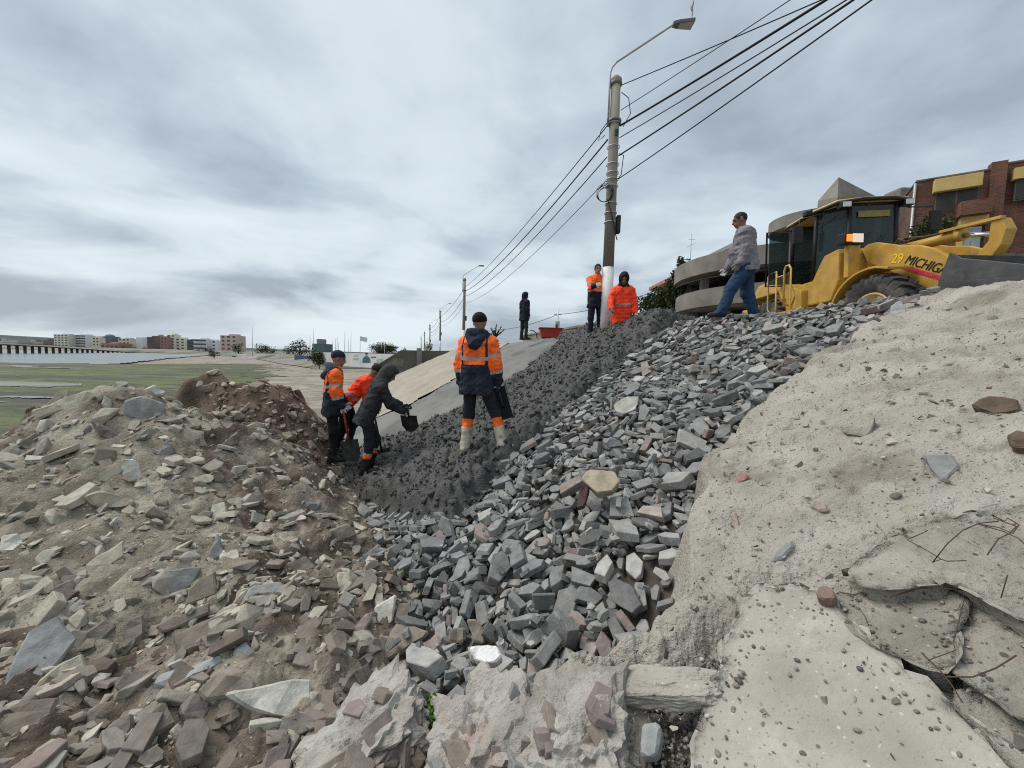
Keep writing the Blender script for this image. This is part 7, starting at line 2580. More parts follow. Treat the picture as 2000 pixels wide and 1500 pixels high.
def flat_text(name, txt, size, m, parent, loc, R, squash=1., thick=.002, shear=0.):
    cu = bpy.data.curves.new(name, 'FONT'); cu.body = txt; cu.size = size; cu.extrude = thick; cu.align_x = 'CENTER'; cu.align_y = 'CENTER'; cu.shear = shear; cu.offset = .0
    t = bpy.data.objects.new(name, cu); col.objects.link(t); dg = bpy.context.evaluated_depsgraph_get(); me = bpy.data.meshes.new_from_object(t.evaluated_get(dg)); col.objects.unlink(t); bpy.data.objects.remove(t)
    me.transform(Matrix.Diagonal((squash, 1, 1, 1))); me.name = name; me.materials.clear(); me.materials.append(m); o = link(name, me, parent)
    o.matrix_local = Matrix.Translation(Vector(loc))@Matrix(R).to_4x4(); return o
def wheel(parent, c, R=.69, w=.44, side=-1):
    """tyre with chevron lugs, rim with hub; axis along local y"""
    c = np.asarray(c, float); h = w/2
    t = MB(); t.lathe([(R*.50, -h*.80), (R*.56, -h*.93), (R*.72, -h*1.02), (R*.86, -h*.98), (R*.93, -h*.86), (R*.955, -h*.5), (R*.96, 0), (R*.955, h*.5), (R*.93, h*.86), (R*.86, h*.98), (R*.72, h*1.02), (R*.56, h*.93), (R*.50, h*.80)], c, (0, 1, 0), 56)
    o = t.build('wheel', TYRE, parent)
    lug = MB(); nl = 22
    for s in (-1, 1):
        for i in range(nl):
            a0 = 2*math.pi*(i+(.5 if s > 0 else 0))/nl; v = []
            for (yy, da, r) in ((.02, .16, R*.95), (h*.55, .06, R*.945), (h*.93, 0, R*.90), (h*1.03, -.01, R*.80)):
                for e in (-.055, .055):
                    for rr in (r-.02, r+(.055 if yy < h else .03)):
                        a = a0+da+e; v.append(c+np.array([rr*math.sin(a), s*yy, rr*math.cos(a)]))
            f = []
            for k in range(3):
                b = k*4; f += [(b, b+4, b+5, b+1), (b+2, b+3, b+7, b+6), (b+1, b+5, b+7, b+3)]
            f += [(0, 1, 3, 2), (12, 14, 15, 13)]; lug.add(v, f)
    lug.build('tread', TYRE, o)
    r = MB(); s = side
    r.lathe([(R*.53, s*h*.84), (R*.50, s*h*.90), (R*.47, s*h*.86), (R*.45, s*h*.45), (R*.30, s*h*.30), (R*.28, s*h*.52), (R*.14, s*h*.56), (.001, s*h*.56)], c, (0, 1, 0), 40)
    for i in range(10):
        a = 2*math.pi*i/10; p = c+np.array([R*.36*math.sin(a), s*h*.33, R*.36*math.cos(a)]); r.cyl(p, p+np.array([0, s*.03, 0]), .014, 6)
    r.build('rim', YEL2, o); return o
def build_loader():
    ZG = 2.46; root = empty('wheel_loader', (7.69, 8.8, ZG), 'yellow wheel loader with black lettered lift arm and grey bucket on the crest', 'wheel loader')
    def frame_pt(phi): c = math.cos(phi); s = math.sin(phi); f = np.array([s, -c, 0]); left = np.array([c, s, 0]); return f, left
    # every part is made in its frame's coordinates (x forward, y left, z up) and turned into the loader's own
    def turned(o, phi, org):
        f, l = frame_pt(phi); M = Matrix(((f[0], l[0], 0, org[0]), (f[1], l[1], 0, org[1]), (0, 0, 1, org[2]), (0, 0, 0, 1))); o.matrix_local = M@o.matrix_local
    rear, front = [], []
    def B(lst, mb, name, m, bev=0., par=None):
        o = mb.build(name, m, par or root, bevel=bev); 
        if par is None: lst.append(o)
        return o
    def xz(y0, y1, poly): return MB().prism(poly, y0, y1, lambda p, q, a: (p, a, q))
    # ---- rear frame: chassis, hood, cab
    B(rear, MB().box((-1.2, 0, .85), (2.5, 1.0, .5)), 'chassis', YEL, .03)
    B(rear, xz(-.72, .72, [(-2.95,1.0),(-2.95,1.75),(-2.7,1.95),(-1.3,2.05),(-1.3,1.0)]), 'engine_hood', YEL, .05)
    B(rear, xz(-.95, .95, [(-3.15,.7),(-3.15,1.3),(-2.7,1.3),(-2.6,.7)]), 'counterweight', YEL, .04)
    for y, s in ((-.93, -1), (.93, 1)): rear.append(wheel(root, (-1.45, y, .69), side=s))
    for s in (-1, 1): B(rear, xz(s*.62, s*1.12, [(-2.3,1.35),(-2.2,1.55),(-.95,1.55),(-.8,1.3),(-.84,1.28),(-.98,1.49),(-2.17,1.49),(-2.24,1.33)]), 'rear_fender', YEL, .01)
    # cab: hexagonal front, tinted panes between black posts
    ZB, ZT = 1.62, 3.12; foot = [(-1.2, -.72), (-.22, -.80), (.32, -.46), (.32, .50), (-.22, .80), (-1.2, .72)]
    B(rear, MB().prism([(a*.99, b*.99) for a, b in foot], 1.25, ZB, lambda p, q, a: (p, q, a)), 'cab_floor', YEL, .03)
    B(rear, MB().box((-.5, .0, 1.98), (.5, .55, .16)).box((-.75, 0, 2.35), (.14, .5, .7)), 'seat', BLK, .04)
    b = MB(); b.tube([(-.02, .05, 1.7), (-.12, .05, 2.2)], .03); b.lathe([(.19, 0), (.2, .015), (.19, .03)], (-.14, .05, 2.24), (-.3, 0, 1), 20); B(rear, b, 'steering_wheel', BLK)
    for i in range(6):
        a, c_ = foot[i], foot[(i+1) % 6]; B(rear, MB().tube([(a[0], a[1], ZB-.02), (a[0]*.97, a[1]*.95, ZT)], .042, 8), 'cab_post', BLK)
        A0, A1 = np.array([*a, ZB+.03]), np.array([*c_, ZB+.03]); C0, C1 = np.array([a[0]*.97, a[1]*.95, ZT-.03]), np.array([c_[0]*.97, c_[1]*.95, ZT-.03]); t = (A1-A0)/np.linalg.norm(A1-A0); nrm_ = np.array([t[1], -t[0], 0])
        if i == 0: continue                                        # the right-hand doorway stands open
        if i == 2: A0 = A0+(C0-A0)*.27; A1 = A1+(C1-A1)*.27           # the windscreen stops at the dash
        g = .012; k = [A0+t*.03, A1-t*.03, C1-t*.03, C0+t*.03]; v = [q+nrm_*s_*g/2 for s_ in (1, -1) for q in k]
        B(rear, MB().add(v, [(0,1,2,3), (7,6,5,4), (0,4,5,1), (1,5,6,2), (2,6,7,3), (3,7,4,0)]), 'windscreen' if i == 2 else 'cab_window', GLASS)
        B(rear, MB().tube([A0, A1], .022, 6).tube([C0, C1], .03, 6), 'window_seal', BLK)
    B(rear, MB().box((.32, .02, 1.86), (.05, .92, .44)), 'dashboard', BLK, .01)
    B(rear, MB().box((.345, .02, 2.88), (.012, .62, .13)), 'windscreen_banner', mat('faded_yellow_banner', [(.20,.17,.05), (.27,.23,.07)], scale=12, rough=.6), .0)
    B(rear, MB().tube([(.37, -.3, 2.08), (.38, -.05, 2.5)], .009, 5).tube([(.37, .0, 2.08), (.38, .25, 2.45)], .009, 5), 'wiper', BLK)
    # open door swung out behind the doorway
    dr = MB().tube([(-1.05, -.80, 1.66), (-1.05, -.8, 3.0), (-1.12, -1.35, 3.0), (-1.12, -1.35, 1.66), (-1.05, -.8, 1.66)], .025, 6); d_ = B(rear, dr, 'cab_door', BLK)
    B(rear, MB().box((-1.085, -1.075, 2.33), (.012, .5, 1.28), np.array([[math.cos(.127), math.sin(.127)*-1, 0], [math.sin(.127), math.cos(.127), 0], [0, 0, 1]])), 'door_glass', GLASS)
    roof = MB().prism([(-1.35, -.78), (-.3, -.84), (.34, -.70), (.44, -.30), (.44, .34), (.34, .72), (-.3, .80), (-1.35, .78)], 3.12, 3.215, lambda p, q, a: (p, q, a)); B(rear, roof, 'cab_roof', YEL2, .05)
    rl = MB().tube([(-1.35,-.78,3.13), (-.3,-.84,3.13), (.35,-.71,3.13), (.45,-.3,3.15), (.45,.34,3.15), (.35,.73,3.13), (-.3,.81,3.13), (-1.35,.78,3.13)], .04, 6); B(rear, rl, 'roof_edge', BLK)
    for y in (-.60, .62):
        lo = B(rear, MB().box((.38, y, 3.06), (.16, .2, .13)), 'work_lamp', BLK, .02); x = MB().box((.465, y, 3.06), (.012, .16, .10)); x.build('lens', LAMPGLASS, lo)
    B(rear, MB().box((-.15, -1.0, 3.1), (.14, .14, .10)).tube([(-.15,-.9,3.2), (-.15,-1.0,3.12)], .015), 'work_lamp', BLK, .02)
    # cowl in front of the cab, side panel, steps and handrails on the right
    B(rear, xz(-.86, .78, [(-.30,1.05),(-.30,1.50),(-.12,1.62),(.12,1.95),(.22,2.06),(.62,2.10),(.66,2.0),(.66,1.45),(.45,1.05)]), 'cowl', YEL, .03)
    B(rear, xz(-1.0, -.62, [(-1.35,1.0),(-1.35,1.58),(-.95,1.68),(-.30,1.42),(-.28,1.0)]), 'side_panel', YEL, .03)
    B(rear, xz(-1.03, -1.0, [(-.92,1.18),(-.92,1.5),(-.62,1.58),(-.5,1.3),(-.62,1.12)]), 'tank_cover', YEL, .012)
    B(rear, MB().box((-.75, -.98, .95), (.9, .36, .06)).box((-.55, -1.0, .62), (.34, .3, .04)).box((-.55, -1.0, .36), (.34, .3, .04)).bar((-.72, -1.12, .95), (-.72, -1.12, .3), .04, .02).bar((-.38, -1.12, .95), (-.38, -1.12, .3), .04, .02), 'ladder', YEL, .005)
    B(rear, MB().tube([(-.42,-1.12,1.0), (-.42,-1.16,1.1), (-.42,-1.16,1.95), (-.5,-1.16,2.05), (-.62,-1.16,2.05), (-.68,-1.16,1.95), (-.68,-1.16,1.1)], .022, 8), 'handrail', YEL2)
    B(rear, MB().tube([(-1.0,-1.16,1.95), (-1.0,-1.16,1.05), (-1.05,-1.12,.98), (-1.3,-1.12,.98), (-1.36,-1.16,1.1), (-1.36,-1.16,1.95), (-1.28,-1.16,2.0), (-1.0,-1.16,2.0), (-1.0,-1.16,1.9)], .022, 8).tube([(-1.0,-1.16,1.85), (-.7,-1.16,1.85)], .018, 6), 'handrail', YEL2)
    # mirrors
    m1 = B(rear, MB().tube([(.15,-.82,3.0), (-.05,-1.22,2.95), (-.05,-1.24,2.35)], .014, 6).box((-.05, -1.26, 2.6), (.07, .2, .38)), 'mirror', BLK, .012)
    m2 = B(rear, MB().tube([(.30,.7,3.0), (.55,.98,2.9), (.55,1.0,2.4), (.3,.62,2.25)], .014, 6).box((.56, 1.02, 2.62), (.07, .2, .40)), 'mirror', BLK, .02)
    # ---- front frame: tower, wheels, fenders, lift arms, bucket
    for y, s in ((-.88, -1), (.88, 1)): front.append(wheel(root, (0, y, .69), side=s))
    B(front, MB().box((0, 0, .69), (.34, 1.5, .36)), 'front_axle', YEL, .04)
    B(front, xz(-.42, .42, [(-1.1,.55),(-1.1,1.2),(-.75,1.95),(-.45,2.05),(-.25,1.7),(.3,.95),(.35,.55)]), 'front_frame', YEL, .02)
    for s in (-1, 1):
        ar = [(math.cos(t)*.84, .69+math.sin(t)*.84) for t in np.linspace(math.radians(84), math.radians(168), 10)]; ar2 = [(p*.955, .69+(q-.69)*.955) for p, q in ar[::-1]]
        pr_ = [(.32, ar[0][1]-.06)]+ar+ar2+[(.31, ar2[-1][1]-.07)]
        B(front, xz(s*.60, s*1.12, pr_), 'fender', YEL, .008)
        hl = B(front, MB().box((-.62, s*.92, 2.22), (.20, .42, .22)), 'headlight', BLK, .03); MB().box((-.508, s*.86, 2.22), (.02, .22, .17)).build('lens', HEADL, hl, bevel=.005); MB().box((-.508, s*1.04, 2.22), (.02, .12, .14)).build('indicator', AMBER, hl, bevel=.005)
        B(front, MB().box((-.66, s*.82, 1.80), (.10, .26, .66)), 'headlight_post', YEL, .015)
    arm = [(-.74,2.06),(-.62,2.13),(-.45,2.12),(0,1.93),(.32,1.84),(.58,1.70),(.85,1.45),(1.1,1.08),(1.24,.66),(1.12,.52),(.98,.58),(.84,.80),(.52,1.02),(0,1.38),(-.62,1.78)]
    for s in (-1, 1): arm_o = B(front, xz(s*.44, s*.53, arm), 'lift_arm', YEL, .012)
    ra = [o for o in front if o.name.startswith('lift_arm')][0]
    B(front, MB().cyl((.30, -.5, 1.2), (.30, .5, 1.2), .14, 16), 'cross_tube', YEL)
    a = -.50; ca, sa = math.cos(a), math.sin(a); Rt = ((ca, 0, 0), (0, 0, -1), (sa, 1*ca*0+ca, 0)); Rt = ((ca, -sa, 0), (0, 0, -1), (sa, ca, 0))
    LET = mat('black_lettering', [(.008,.008,.008), (.014,.014,.014)], rough=.5); RED = mat('red_stripe_sticker', [(.50,.02,.05), (.58,.03,.07)], scale=10, rough=.5); PINK = mat('pale_red_lettering', [(.62,.16,.17), (.66,.2,.2)], rough=.5); YB = mat('bright_yellow_number', [(.80,.56,.02), (.85,.62,.03)], rough=.5)
    loc = np.array([.50, -.536, 1.43]); flat_text('lettering', 'MICHIGAN', .225, LET, ra, loc, Rt, .80, .003, .18)
    un = np.array([ca, 0, sa]); vn = np.array([-sa, 0, ca]); L0 = loc-vn*.125+un*.02
    sb = MB(); sb.add([L0+un*p+vn*q+np.array([0, w_, 0]) for w_ in (0, .004) for p, q in ((-.46, -.045), (.46, -.045), (.46, .03), (-.43, .03))], [(0,1,2,3), (7,6,5,4), (0,4,5,1), (1,5,6,2), (2,6,7,3), (3,7,4,0)]); sb.build('red_stripe', RED, ra)
    flat_text('small_lettering', 'HEAVY DUTY', .062, PINK, ra, L0+un*.16-vn*.008+np.array([0, -.004, 0]), Rt, 1.0, .002, .2)
    flat_text('number', '29', .24, YB, ra, (-.03, -.536, 1.69), ((math.cos(-.2), -math.sin(-.2), 0), (0, 0, -1), (math.sin(-.2), math.cos(-.2), 0)), .9, .003, 0)
    # tilt ram, bell crank, guard bar
    B(front, MB().cyl((-.45, 0, 1.98), (.52, 0, 1.96), .095, 18).cyl((.50, 0, 1.96), (.58, 0, 1.96), .11, 18), 'tilt_ram', YEL); B(front, MB().cyl((.5, 0, 1.96), (1.02, 0, 1.82), .042, 14), 'ram_rod', CHROME)
    B(front, xz(-.10, .10, [(1.0,2.03),(1.12,2.05),(1.20,1.85),(1.14,1.62),(.95,1.32),(.80,1.28),(.78,1.45),(.98,1.72)]), 'bell_crank', YEL, .015)
    B(front, MB().bar((.30, -.08, 2.08), (1.14, -.08, 2.05), .10, .05).bar((.52, -.08, 1.96), (.52, -.08, 2.08), .05, .05), 'guard_bar', YEL, .006)
    B(front, MB().tube([(-.5,.05,2.1), (-.2,.06,2.14), (.1,.06,2.08), (.4,.08,2.1)], .022, 6).tube([(-.55,-.06,2.05), (-.3,-.06,2.17), (0,-.05,2.09), (.35,-.03,2.07)], .02, 6).tube([(-.5,-.14,2.0), (-.35,-.15,2.16), (-.22,-.13,2.05)], .024, 6), 'hydraulic_hose', RUSTM)
    B(front, MB().cyl((1.12, -.62, .62), (1.12, .62, .62), .075, 14), 'bucket_pin', RUSTM)
    # bucket
    prof = [(1.37,1.38),(1.24,1.0),(1.22,.62),(1.30,.36),(1.50,.22),(1.9,.18),(2.35,.20)]; pin = [(p+.035, q-.0 if i < 1 else q+.03) for i, (p, q) in enumerate(prof)][::-1]
    sh = B(front, xz(-1.24, 1.24, prof+[(2.35,.225)]+[(1.9,.225),(1.52,.262),(1.34,.39),(1.262,.63),(1.28,.99),(1.405,1.37)]), 'bucket', STEEL, .0)
    for s in (-1, 1): B(front, xz(s*1.24, s*1.285, [(1.22,.34),(1.20,.62),(1.23,1.02),(1.36,1.42),(1.50,1.30),(2.30,1.00),(2.38,.20),(1.9,.155),(1.48,.19)]), 'bucket_side', STEEL, .008)
    for s in (-1, 1): B(front, xz(s*1.285, s*1.30, [(1.235,.78),(1.285,1.0),(2.30,.86),(2.36,.24),(1.9,.2),(1.5,.22),(1.28,.4)]), 'wear_plate', STEEL, .004)
    B(front, MB().box((2.42, 0, .20), (.22, 2.6, .03)), 'cutting_edge', STEEL, .004)
    bpy.context.view_layer.update()
    for o in rear: turned(o, math.radians(-5), (0, 0, 0))
    axle = np.array([7.80-7.69, 7.49-8.8, 0])
    for o in front: turned(o, math.radians(5), axle)
    root.rotation_euler = (math.radians(-.5), math.radians(-2.2), 0)
build_loader()
# ---------------------------------------------------------------- lamp posts, cables, buildings across the street, town, pier, masts
M_pole = mat('pole_concrete', [(.20,.185,.155), (.28,.26,.22)], scale=3, detail=8, rough=.9, bump=.25, bscale=30, stretch=(1,1,.2), blotch=((.15,.13,.10), 2.5, .58, .7)); M_polew = mat('white_pole_paint', [(.62,.62,.62), (.74,.74,.73)], scale=5, rough=.8, blotch=((.45,.44,.42), 4, .6, .75)); M_galv = mat('galvanised_steel', [(.34,.35,.36), (.42,.43,.44)], scale=10, rough=.5, metallic=.4); M_lamp = mat('lamp_housing', [(.10,.10,.105), (.15,.15,.155)], rough=.5); M_cable = mat('black_cable', [(.012,.012,.013), (.02,.02,.021)], rough=.7); M_led = mat('lamp_cover', [(.35,.36,.36), (.42,.42,.42)], rough=.3)
PH = 5.98
def build_poles():
    b1 = P(1183, 640, 9.55); zb = ZC-.12; base = np.array([b1[0], b1[1], zb])
    t = empty('lamp_post', base, 'tall concrete lamp post with cables, a cable coil and black box beside two workers', 'lamp post', 'concrete lamp posts along the shore')
    tp = math.radians(.7)
    b = MB(); b.tube([(0, 0, 1.62), (0, 0, PH)], [.132, .108], 20); b.build('shaft', M_pole, t); b = MB(); b.tube([(0, 0, -.3), (0, 0, 1.62)], [.150, .134], 20); b.build('white_base', M_polew, t)
    b = MB(); b.tube([(0, 0, PH-.16), (0, 0, PH-.02), (0, 0, PH+.05)], [.135, .135, .07], 18); b.build('cap', M_pole, t)
    # bracket pipe up the left of the post and out over the street
    vx, vy = N[0], N[1]; q = [(-.15, -.02, PH-1.0), (-.15, -.02, PH-.1), (-.15, -.02, PH+.12), (-.11, -.03, PH+.24), (-.02, -.05, PH+.34)]
    end = np.array([1.14, -.22, PH+1.02]); q += [tuple(np.array(q[-1])+(end-np.array(q[-1]))*k) for k in (.3, .6, .85)]+[tuple(end), tuple(end+np.array([.10, -.01, .03]))]
    b = MB(); b.tube(q, .024, 8); b.build('bracket', M_galv, t)
    lm = MB().prism([(-.02,-.05),(.10,-.09),(.44,-.13),(.44,.13),(.10,.09),(-.02,.05)], -.02, .055, lambda p, r, a: end+np.array([.06+p, r-.01, a+.02+p*.05])); lo = lm.build('lantern', M_lamp, t, bevel=.01)
    MB().prism([(.12,-.075),(.42,-.11),(.42,.11),(.12,.075)], -.03, -.018, lambda p, r, a: end+np.array([.06+p, r-.01, a+.02+p*.05])).build('lens', M_led, lo)
    for z in (PH-1.02, PH-1.55, PH-1.95, PH-2.15, PH-2.3, PH-2.46, PH-2.86, PH-3.08, PH-3.3): MB().lathe([(.142, -.011), (.149, -.011), (.149, .011), (.142, .011)], (0, 0, z), (0, 0, 1), 18).build('strap', M_galv, t)
    b = MB(); b.lathe([(.135, -.03), (.16, -.03), (.16, .03), (.135, .03)], (0, 0, PH-.97), (0, 0, 1), 18); b.lathe([(.13, -.03), (.14, -.03), (.14, .03), (.13, .03)], (0, 0, PH-.12), (0, 0, 1), 18).box((-.15, -.02, PH-1.0), (.06, .06, .16)); b.build('clamp', M_lamp, t)
    b = MB()
    for k in range(7): b.lathe([(.15+.008*k, 0), (.158+.008*k, .008), (.15+.008*k, .016)], (-.20+.012*(k % 3), -.16, PH-2.72+.01*k), (.35, 1, .1), 26)
    b.tube([(-.12,-.14,PH-2.8), (.0,-.17,PH-3.2), (.10,-.15,PH-3.6), (.17,-.06,PH-3.72)], .012, 6); b.build('cable_coil', M_cable, t); MB().box((.185, -.03, PH-3.35), (.10, .16, .42)).build('junction_box', BLK, t, bevel=.03)
    MB().box((.03, -.14, PH-1.28), (.07, .03, .14)).build('green_marker', mat('green_tag', [(.01,.06,.035), (.02,.08,.05)], rough=.6), t)
    # the row going away along the shore
    def children(o): return [c for c in bpy.data.objects if c.parent == o]
    labs = ['second concrete lamp post with white foot, rising above the far dry slope', 'third lamp post of the row, white footed, above the grey end wall', 'fourth lamp post of the row, right behind the third', 'fifth lamp post, small, far down the shore', 'sixth and farthest lamp post of the row down the shore']
    posts = [base]; kids = [(c, children(c)) for c in children(t)]
    for i, du in enumerate((25., 50., 77., 104., 131.)):
        r = t.copy(); col.objects.link(r); p = base+D*du; p[2] = zb-.05*i; r.location = p; r['label'] = labs[i]; posts.append(p)
        for c, g in kids:
            if c.name.split('.')[0] in ('cable_coil', 'green_marker', 'strap'): continue
            d = c.copy(); col.objects.link(d); d.parent = r
            for e in g: f = e.copy(); col.objects.link(f); f.parent = d
    def cat_(a, b_, sag, n=20): return [a+(b_-a)*k/n-np.array([0, 0, 4*sag*(k/n)*(1-k/n)]) for k in range(n+1)]
    def cable(a, b_, sag, r, lab, grp, n=20):
        m = MB(); m.tube(cat_(a, b_, sag, n), r, 6); tag(m.build('power_cable', M_cable), lab, 'cable', grp)
    hs = [PH-.13, PH-1.05, PH-1.35, PH-1.75, PH-2.3]; side = [(.14, 0), (.14, .0), (.13, -.05), (.13, -.03), (.13, -.04)]
    # where each cable leaves over the viewer's right shoulder, towards a house behind
    E = []
    for i, (ex, dr) in enumerate(((1590, (.60, -.80)), (1592, (.56, -.83)), (1642, (.46, -.89)), (1656, (.44, -.90)), (1692, (.37, -.93)))):
        a = base+np.array([side[i][0], side[i][1], hs[i]]); r = ray(ex, 0); k = r[0]/r[1]; t_ = (a[1]*k-a[0])/(dr[0]-dr[1]*k); q = a[1]+dr[1]*t_; z_ = CAM[2]+r[2]*q/r[1]; E.append((a[0]+dr[0]*11, a[1]+dr[1]*11, a[2]+(z_-a[2])*11/t_+.12))
    names = ['topmost cable', 'thick bundled cable, second from the top', 'thin cable, third from the top', 'doubled cable, fourth from the top', 'lowest cable']
    for i in range(5):
        a = base+np.array([side[i][0], side[i][1], hs[i]]); cable(a, np.array(E[i], float), [.1, .16, .1, .1, .1][i], [.010, .021, .010, .016, .011][i], names[i]+' from the near lamp post to the upper right', 'cables from the near post to the upper right')
    a = base+np.array([.14, 0, PH-.7]); cable(a, np.array(E[1])+np.array([-.4, 0, 0]), .12, .008, 'thin cable crossing the thick bundle at the upper right', 'cables from the near post to the upper right')
    for k in range(3):
        for i, h_ in enumerate((PH-1.0, PH-1.35, PH-1.75, PH-2.3)):
            if k > 0 and i == 1: continue
            cable(posts[k]+np.array([-.13, .05, h_]), posts[k+1]+np.array([-.05, -.1, h_+.2]), [.35, .5, .55, .6][i], [.013, .019, .014, .009][i]*(1+.35*k), ['cable %s from the top between the %s lamp posts' % (('first', 'second', 'third', 'lowest')[i], ('two nearest', 'second and third', 'third and fourth')[k])][0], 'cables strung along the row of lamp posts')
    for q in ([(.14,0,PH-.3), (.3,-.05,PH-.45), (.36,-.05,PH-.8), (.2,-.05,PH-1.1)], [(-.14,0,PH-.95), (-.3,.05,PH-1.15), (-.34,.1,PH-1.35), (-.2,.05,PH-1.25)], [(.14,-.02,PH-1.7), (.24,-.05,PH-1.75), (.2,-.06,PH-2.2), (.13,-.06,PH-2.3)]): MB().tube(q, .01, 5).build('cable_loop', M_cable, t)
    # distant wooden pole with thin wires, seen between the workers on the crest
    u2 = empty('utility_pole', P(1087, 690, 48)*np.array([1, 1, 0])+np.array([0, 0, 2.6]), 'thin pale utility pole with a transformer, far behind the red skip', 'utility pole')
    MB().tube([(0, 0, 0), (0, 0, 5.4)], [.14, .10], 8).build('shaft', M_polew, u2); MB().box((0, 0, 3.7), (.5, .4, .7)).box((0, 0, 4.9), (.9, .1, .1)).build('transformer', M_galv, u2)
    top = np.array(u2.location)+np.array([0, 0, 4.9]); 
    for (px, py, d), lab in (((955, 645, 60), 'left'), ((1300, 560, 40), 'right'),): cable(top, P(px, py, d), .5, .03, 'thin wire going %s from the far utility pole' % lab, 'thin wires of the far utility pole')
build_poles()

M_cc = mat('grey_building_concrete', [(.14,.13,.112), (.205,.19,.167), (.25,.235,.207)], scale=.8, detail=9, rough=.9, bump=.15, bscale=6, blotch=[((.14,.13,.11), .6, .55, .68), ((.31,.29,.25), .9, .62, .74)])
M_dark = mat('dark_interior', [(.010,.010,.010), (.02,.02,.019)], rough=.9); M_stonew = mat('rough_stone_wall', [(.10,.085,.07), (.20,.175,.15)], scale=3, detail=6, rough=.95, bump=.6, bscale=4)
def brick_mat():
    m, nt, b = new_mat('red_brick_wall'); n = nt.nodes; L = nt.links.new; tc = n.new('ShaderNodeTexCoord'); mp = n.new('ShaderNodeMapping'); L(tc.outputs['Object'], mp.inputs[0]); mp.inputs['Rotation'].default_value = (math.pi/2, 0, 0)
    br = n.new('ShaderNodeTexBrick'); L(mp.outputs[0], br.inputs[0]); br.inputs['Scale'].default_value = 1.; br.inputs['Color1'].default_value = (.105,.036,.022,1); br.inputs['Color2'].default_value = (.17,.062,.038,1); br.inputs['Mortar'].default_value = (.12,.09,.075,1); br.inputs['Mortar Size'].default_value = .012; br.inputs['Brick Width'].default_value = .26; br.inputs['Row Height'].default_value = .085
    t = n.new('ShaderNodeTexNoise'); t.inputs['Scale'].default_value = .7; t.inputs['Detail'].default_value = 7; L(tc.outputs['Object'], t.inputs[0]); hs = n.new('ShaderNodeHueSaturation'); mr = n.new('ShaderNodeMapRange'); mr.inputs[1].default_value = .3; mr.inputs[2].default_value = .7; mr.inputs[3].default_value = .7; mr.inputs[4].default_value = 1.35; L(t.outputs[0], mr.inputs[0]); L(mr.outputs[0], hs.inputs['Value']); L(br.outputs[0], hs.inputs['Color']); L(hs.outputs[0], b.inputs['Base Color'])
    b.inputs['Roughness'].default_value = .92; bp = n.new('ShaderNodeBump'); bp.inputs['Strength'].default_value = .5; bp.inputs['Distance'].default_value = .02; L(br.outputs['Fac'], bp.inputs['Height']); bp.invert = True; L(bp.outputs[0], b.inputs['Normal']); return m
def leaves(name, c, r, n, m, parent, seed, size=.09, clump=14, core=None):
    """leaf-sized faces in clumps through the crown's volume, with gaps between"""
    rs = random.Random(seed); b = MB(); r = np.ones(3)*np.asarray(r)
    cl = []
    for i in range(clump):
        d = np.array([rs.gauss(0, 1) for _ in range(3)]); d /= np.linalg.norm(d); cl.append((np.asarray(c)+d*r*rs.uniform(.35, .82), rs.uniform(.28, .5)))
    for i in range(n):
        cc, k = cl[rs.randrange(clump)]; d = np.array([rs.gauss(0, 1) for _ in range(3)]); d = d/np.linalg.norm(d)*rs.random()**.4; p = cc+d*r*k
        a = np.array([rs.gauss(0, 1) for _ in range(3)]); a /= np.linalg.norm(a); e = np.cross(a, (rs.random(), rs.random(), 1.)); e /= max(np.linalg.norm(e), 1e-6); s = size*rs.uniform(.6, 1.4)
        b.add([p-a*s, p+e*s*.45, p+a*s, p-e*s*.45], [(0, 1, 2, 3)])
    return b.build(name, m, parent)
M_leaf = mat('dark_green_leaves', [(.018,.028,.010), (.045,.062,.018), (.075,.095,.028)], scale=1.1, rough=.7, var=.35); M_leafy = mat('yellow_green_leaves', [(.07,.085,.015), (.13,.14,.03)], scale=1.5, rough=.7, var=.3); M_bark = mat('tree_bark', [(.05,.04,.03), (.10,.08,.06)], scale=8, rough=.95, bump=.5); M_drybr = mat('dark_branches', [(.012,.014,.011), (.03,.032,.024)], scale=5, rough=.9)
def tree(name, base, h, r, m, label, seed, n=1600, size=.2, trunk=.35, group=None, flat=.75):
    t = empty(name, base, label, 'tree' if 'bush' not in name else 'bush', group); b = MB(); rs = random.Random(seed); tr = max(.05, h*.03); b.tube([(0, 0, -.3), (.05*h*rs.uniform(-1, 1), 0, h*trunk), (0, .04*h, h*.7)], [tr, tr*.7, tr*.3], 7)
    for i in range(5): a = rs.uniform(0, 6.28); b.tube([(0, 0, h*trunk*.8), (r*.4*math.cos(a), r*.4*math.sin(a), h*.6), (r*.7*math.cos(a), r*.7*math.sin(a), h*.75)], [tr*.5, tr*.3, tr*.12], 5)
    b.build('trunk', M_bark, t); leaves('crown', (0, 0, h*(1+trunk)*.5), (r, r, h*(1-trunk)*.55), n, m, t, seed, size, 18); return t
def oriented(o, p, d):
    """place o at p with its x axis along the horizontal direction d"""
    o.location = [float(a) for a in p]; o.rotation_euler = (0, 0, math.atan2(d[1], d[0]))
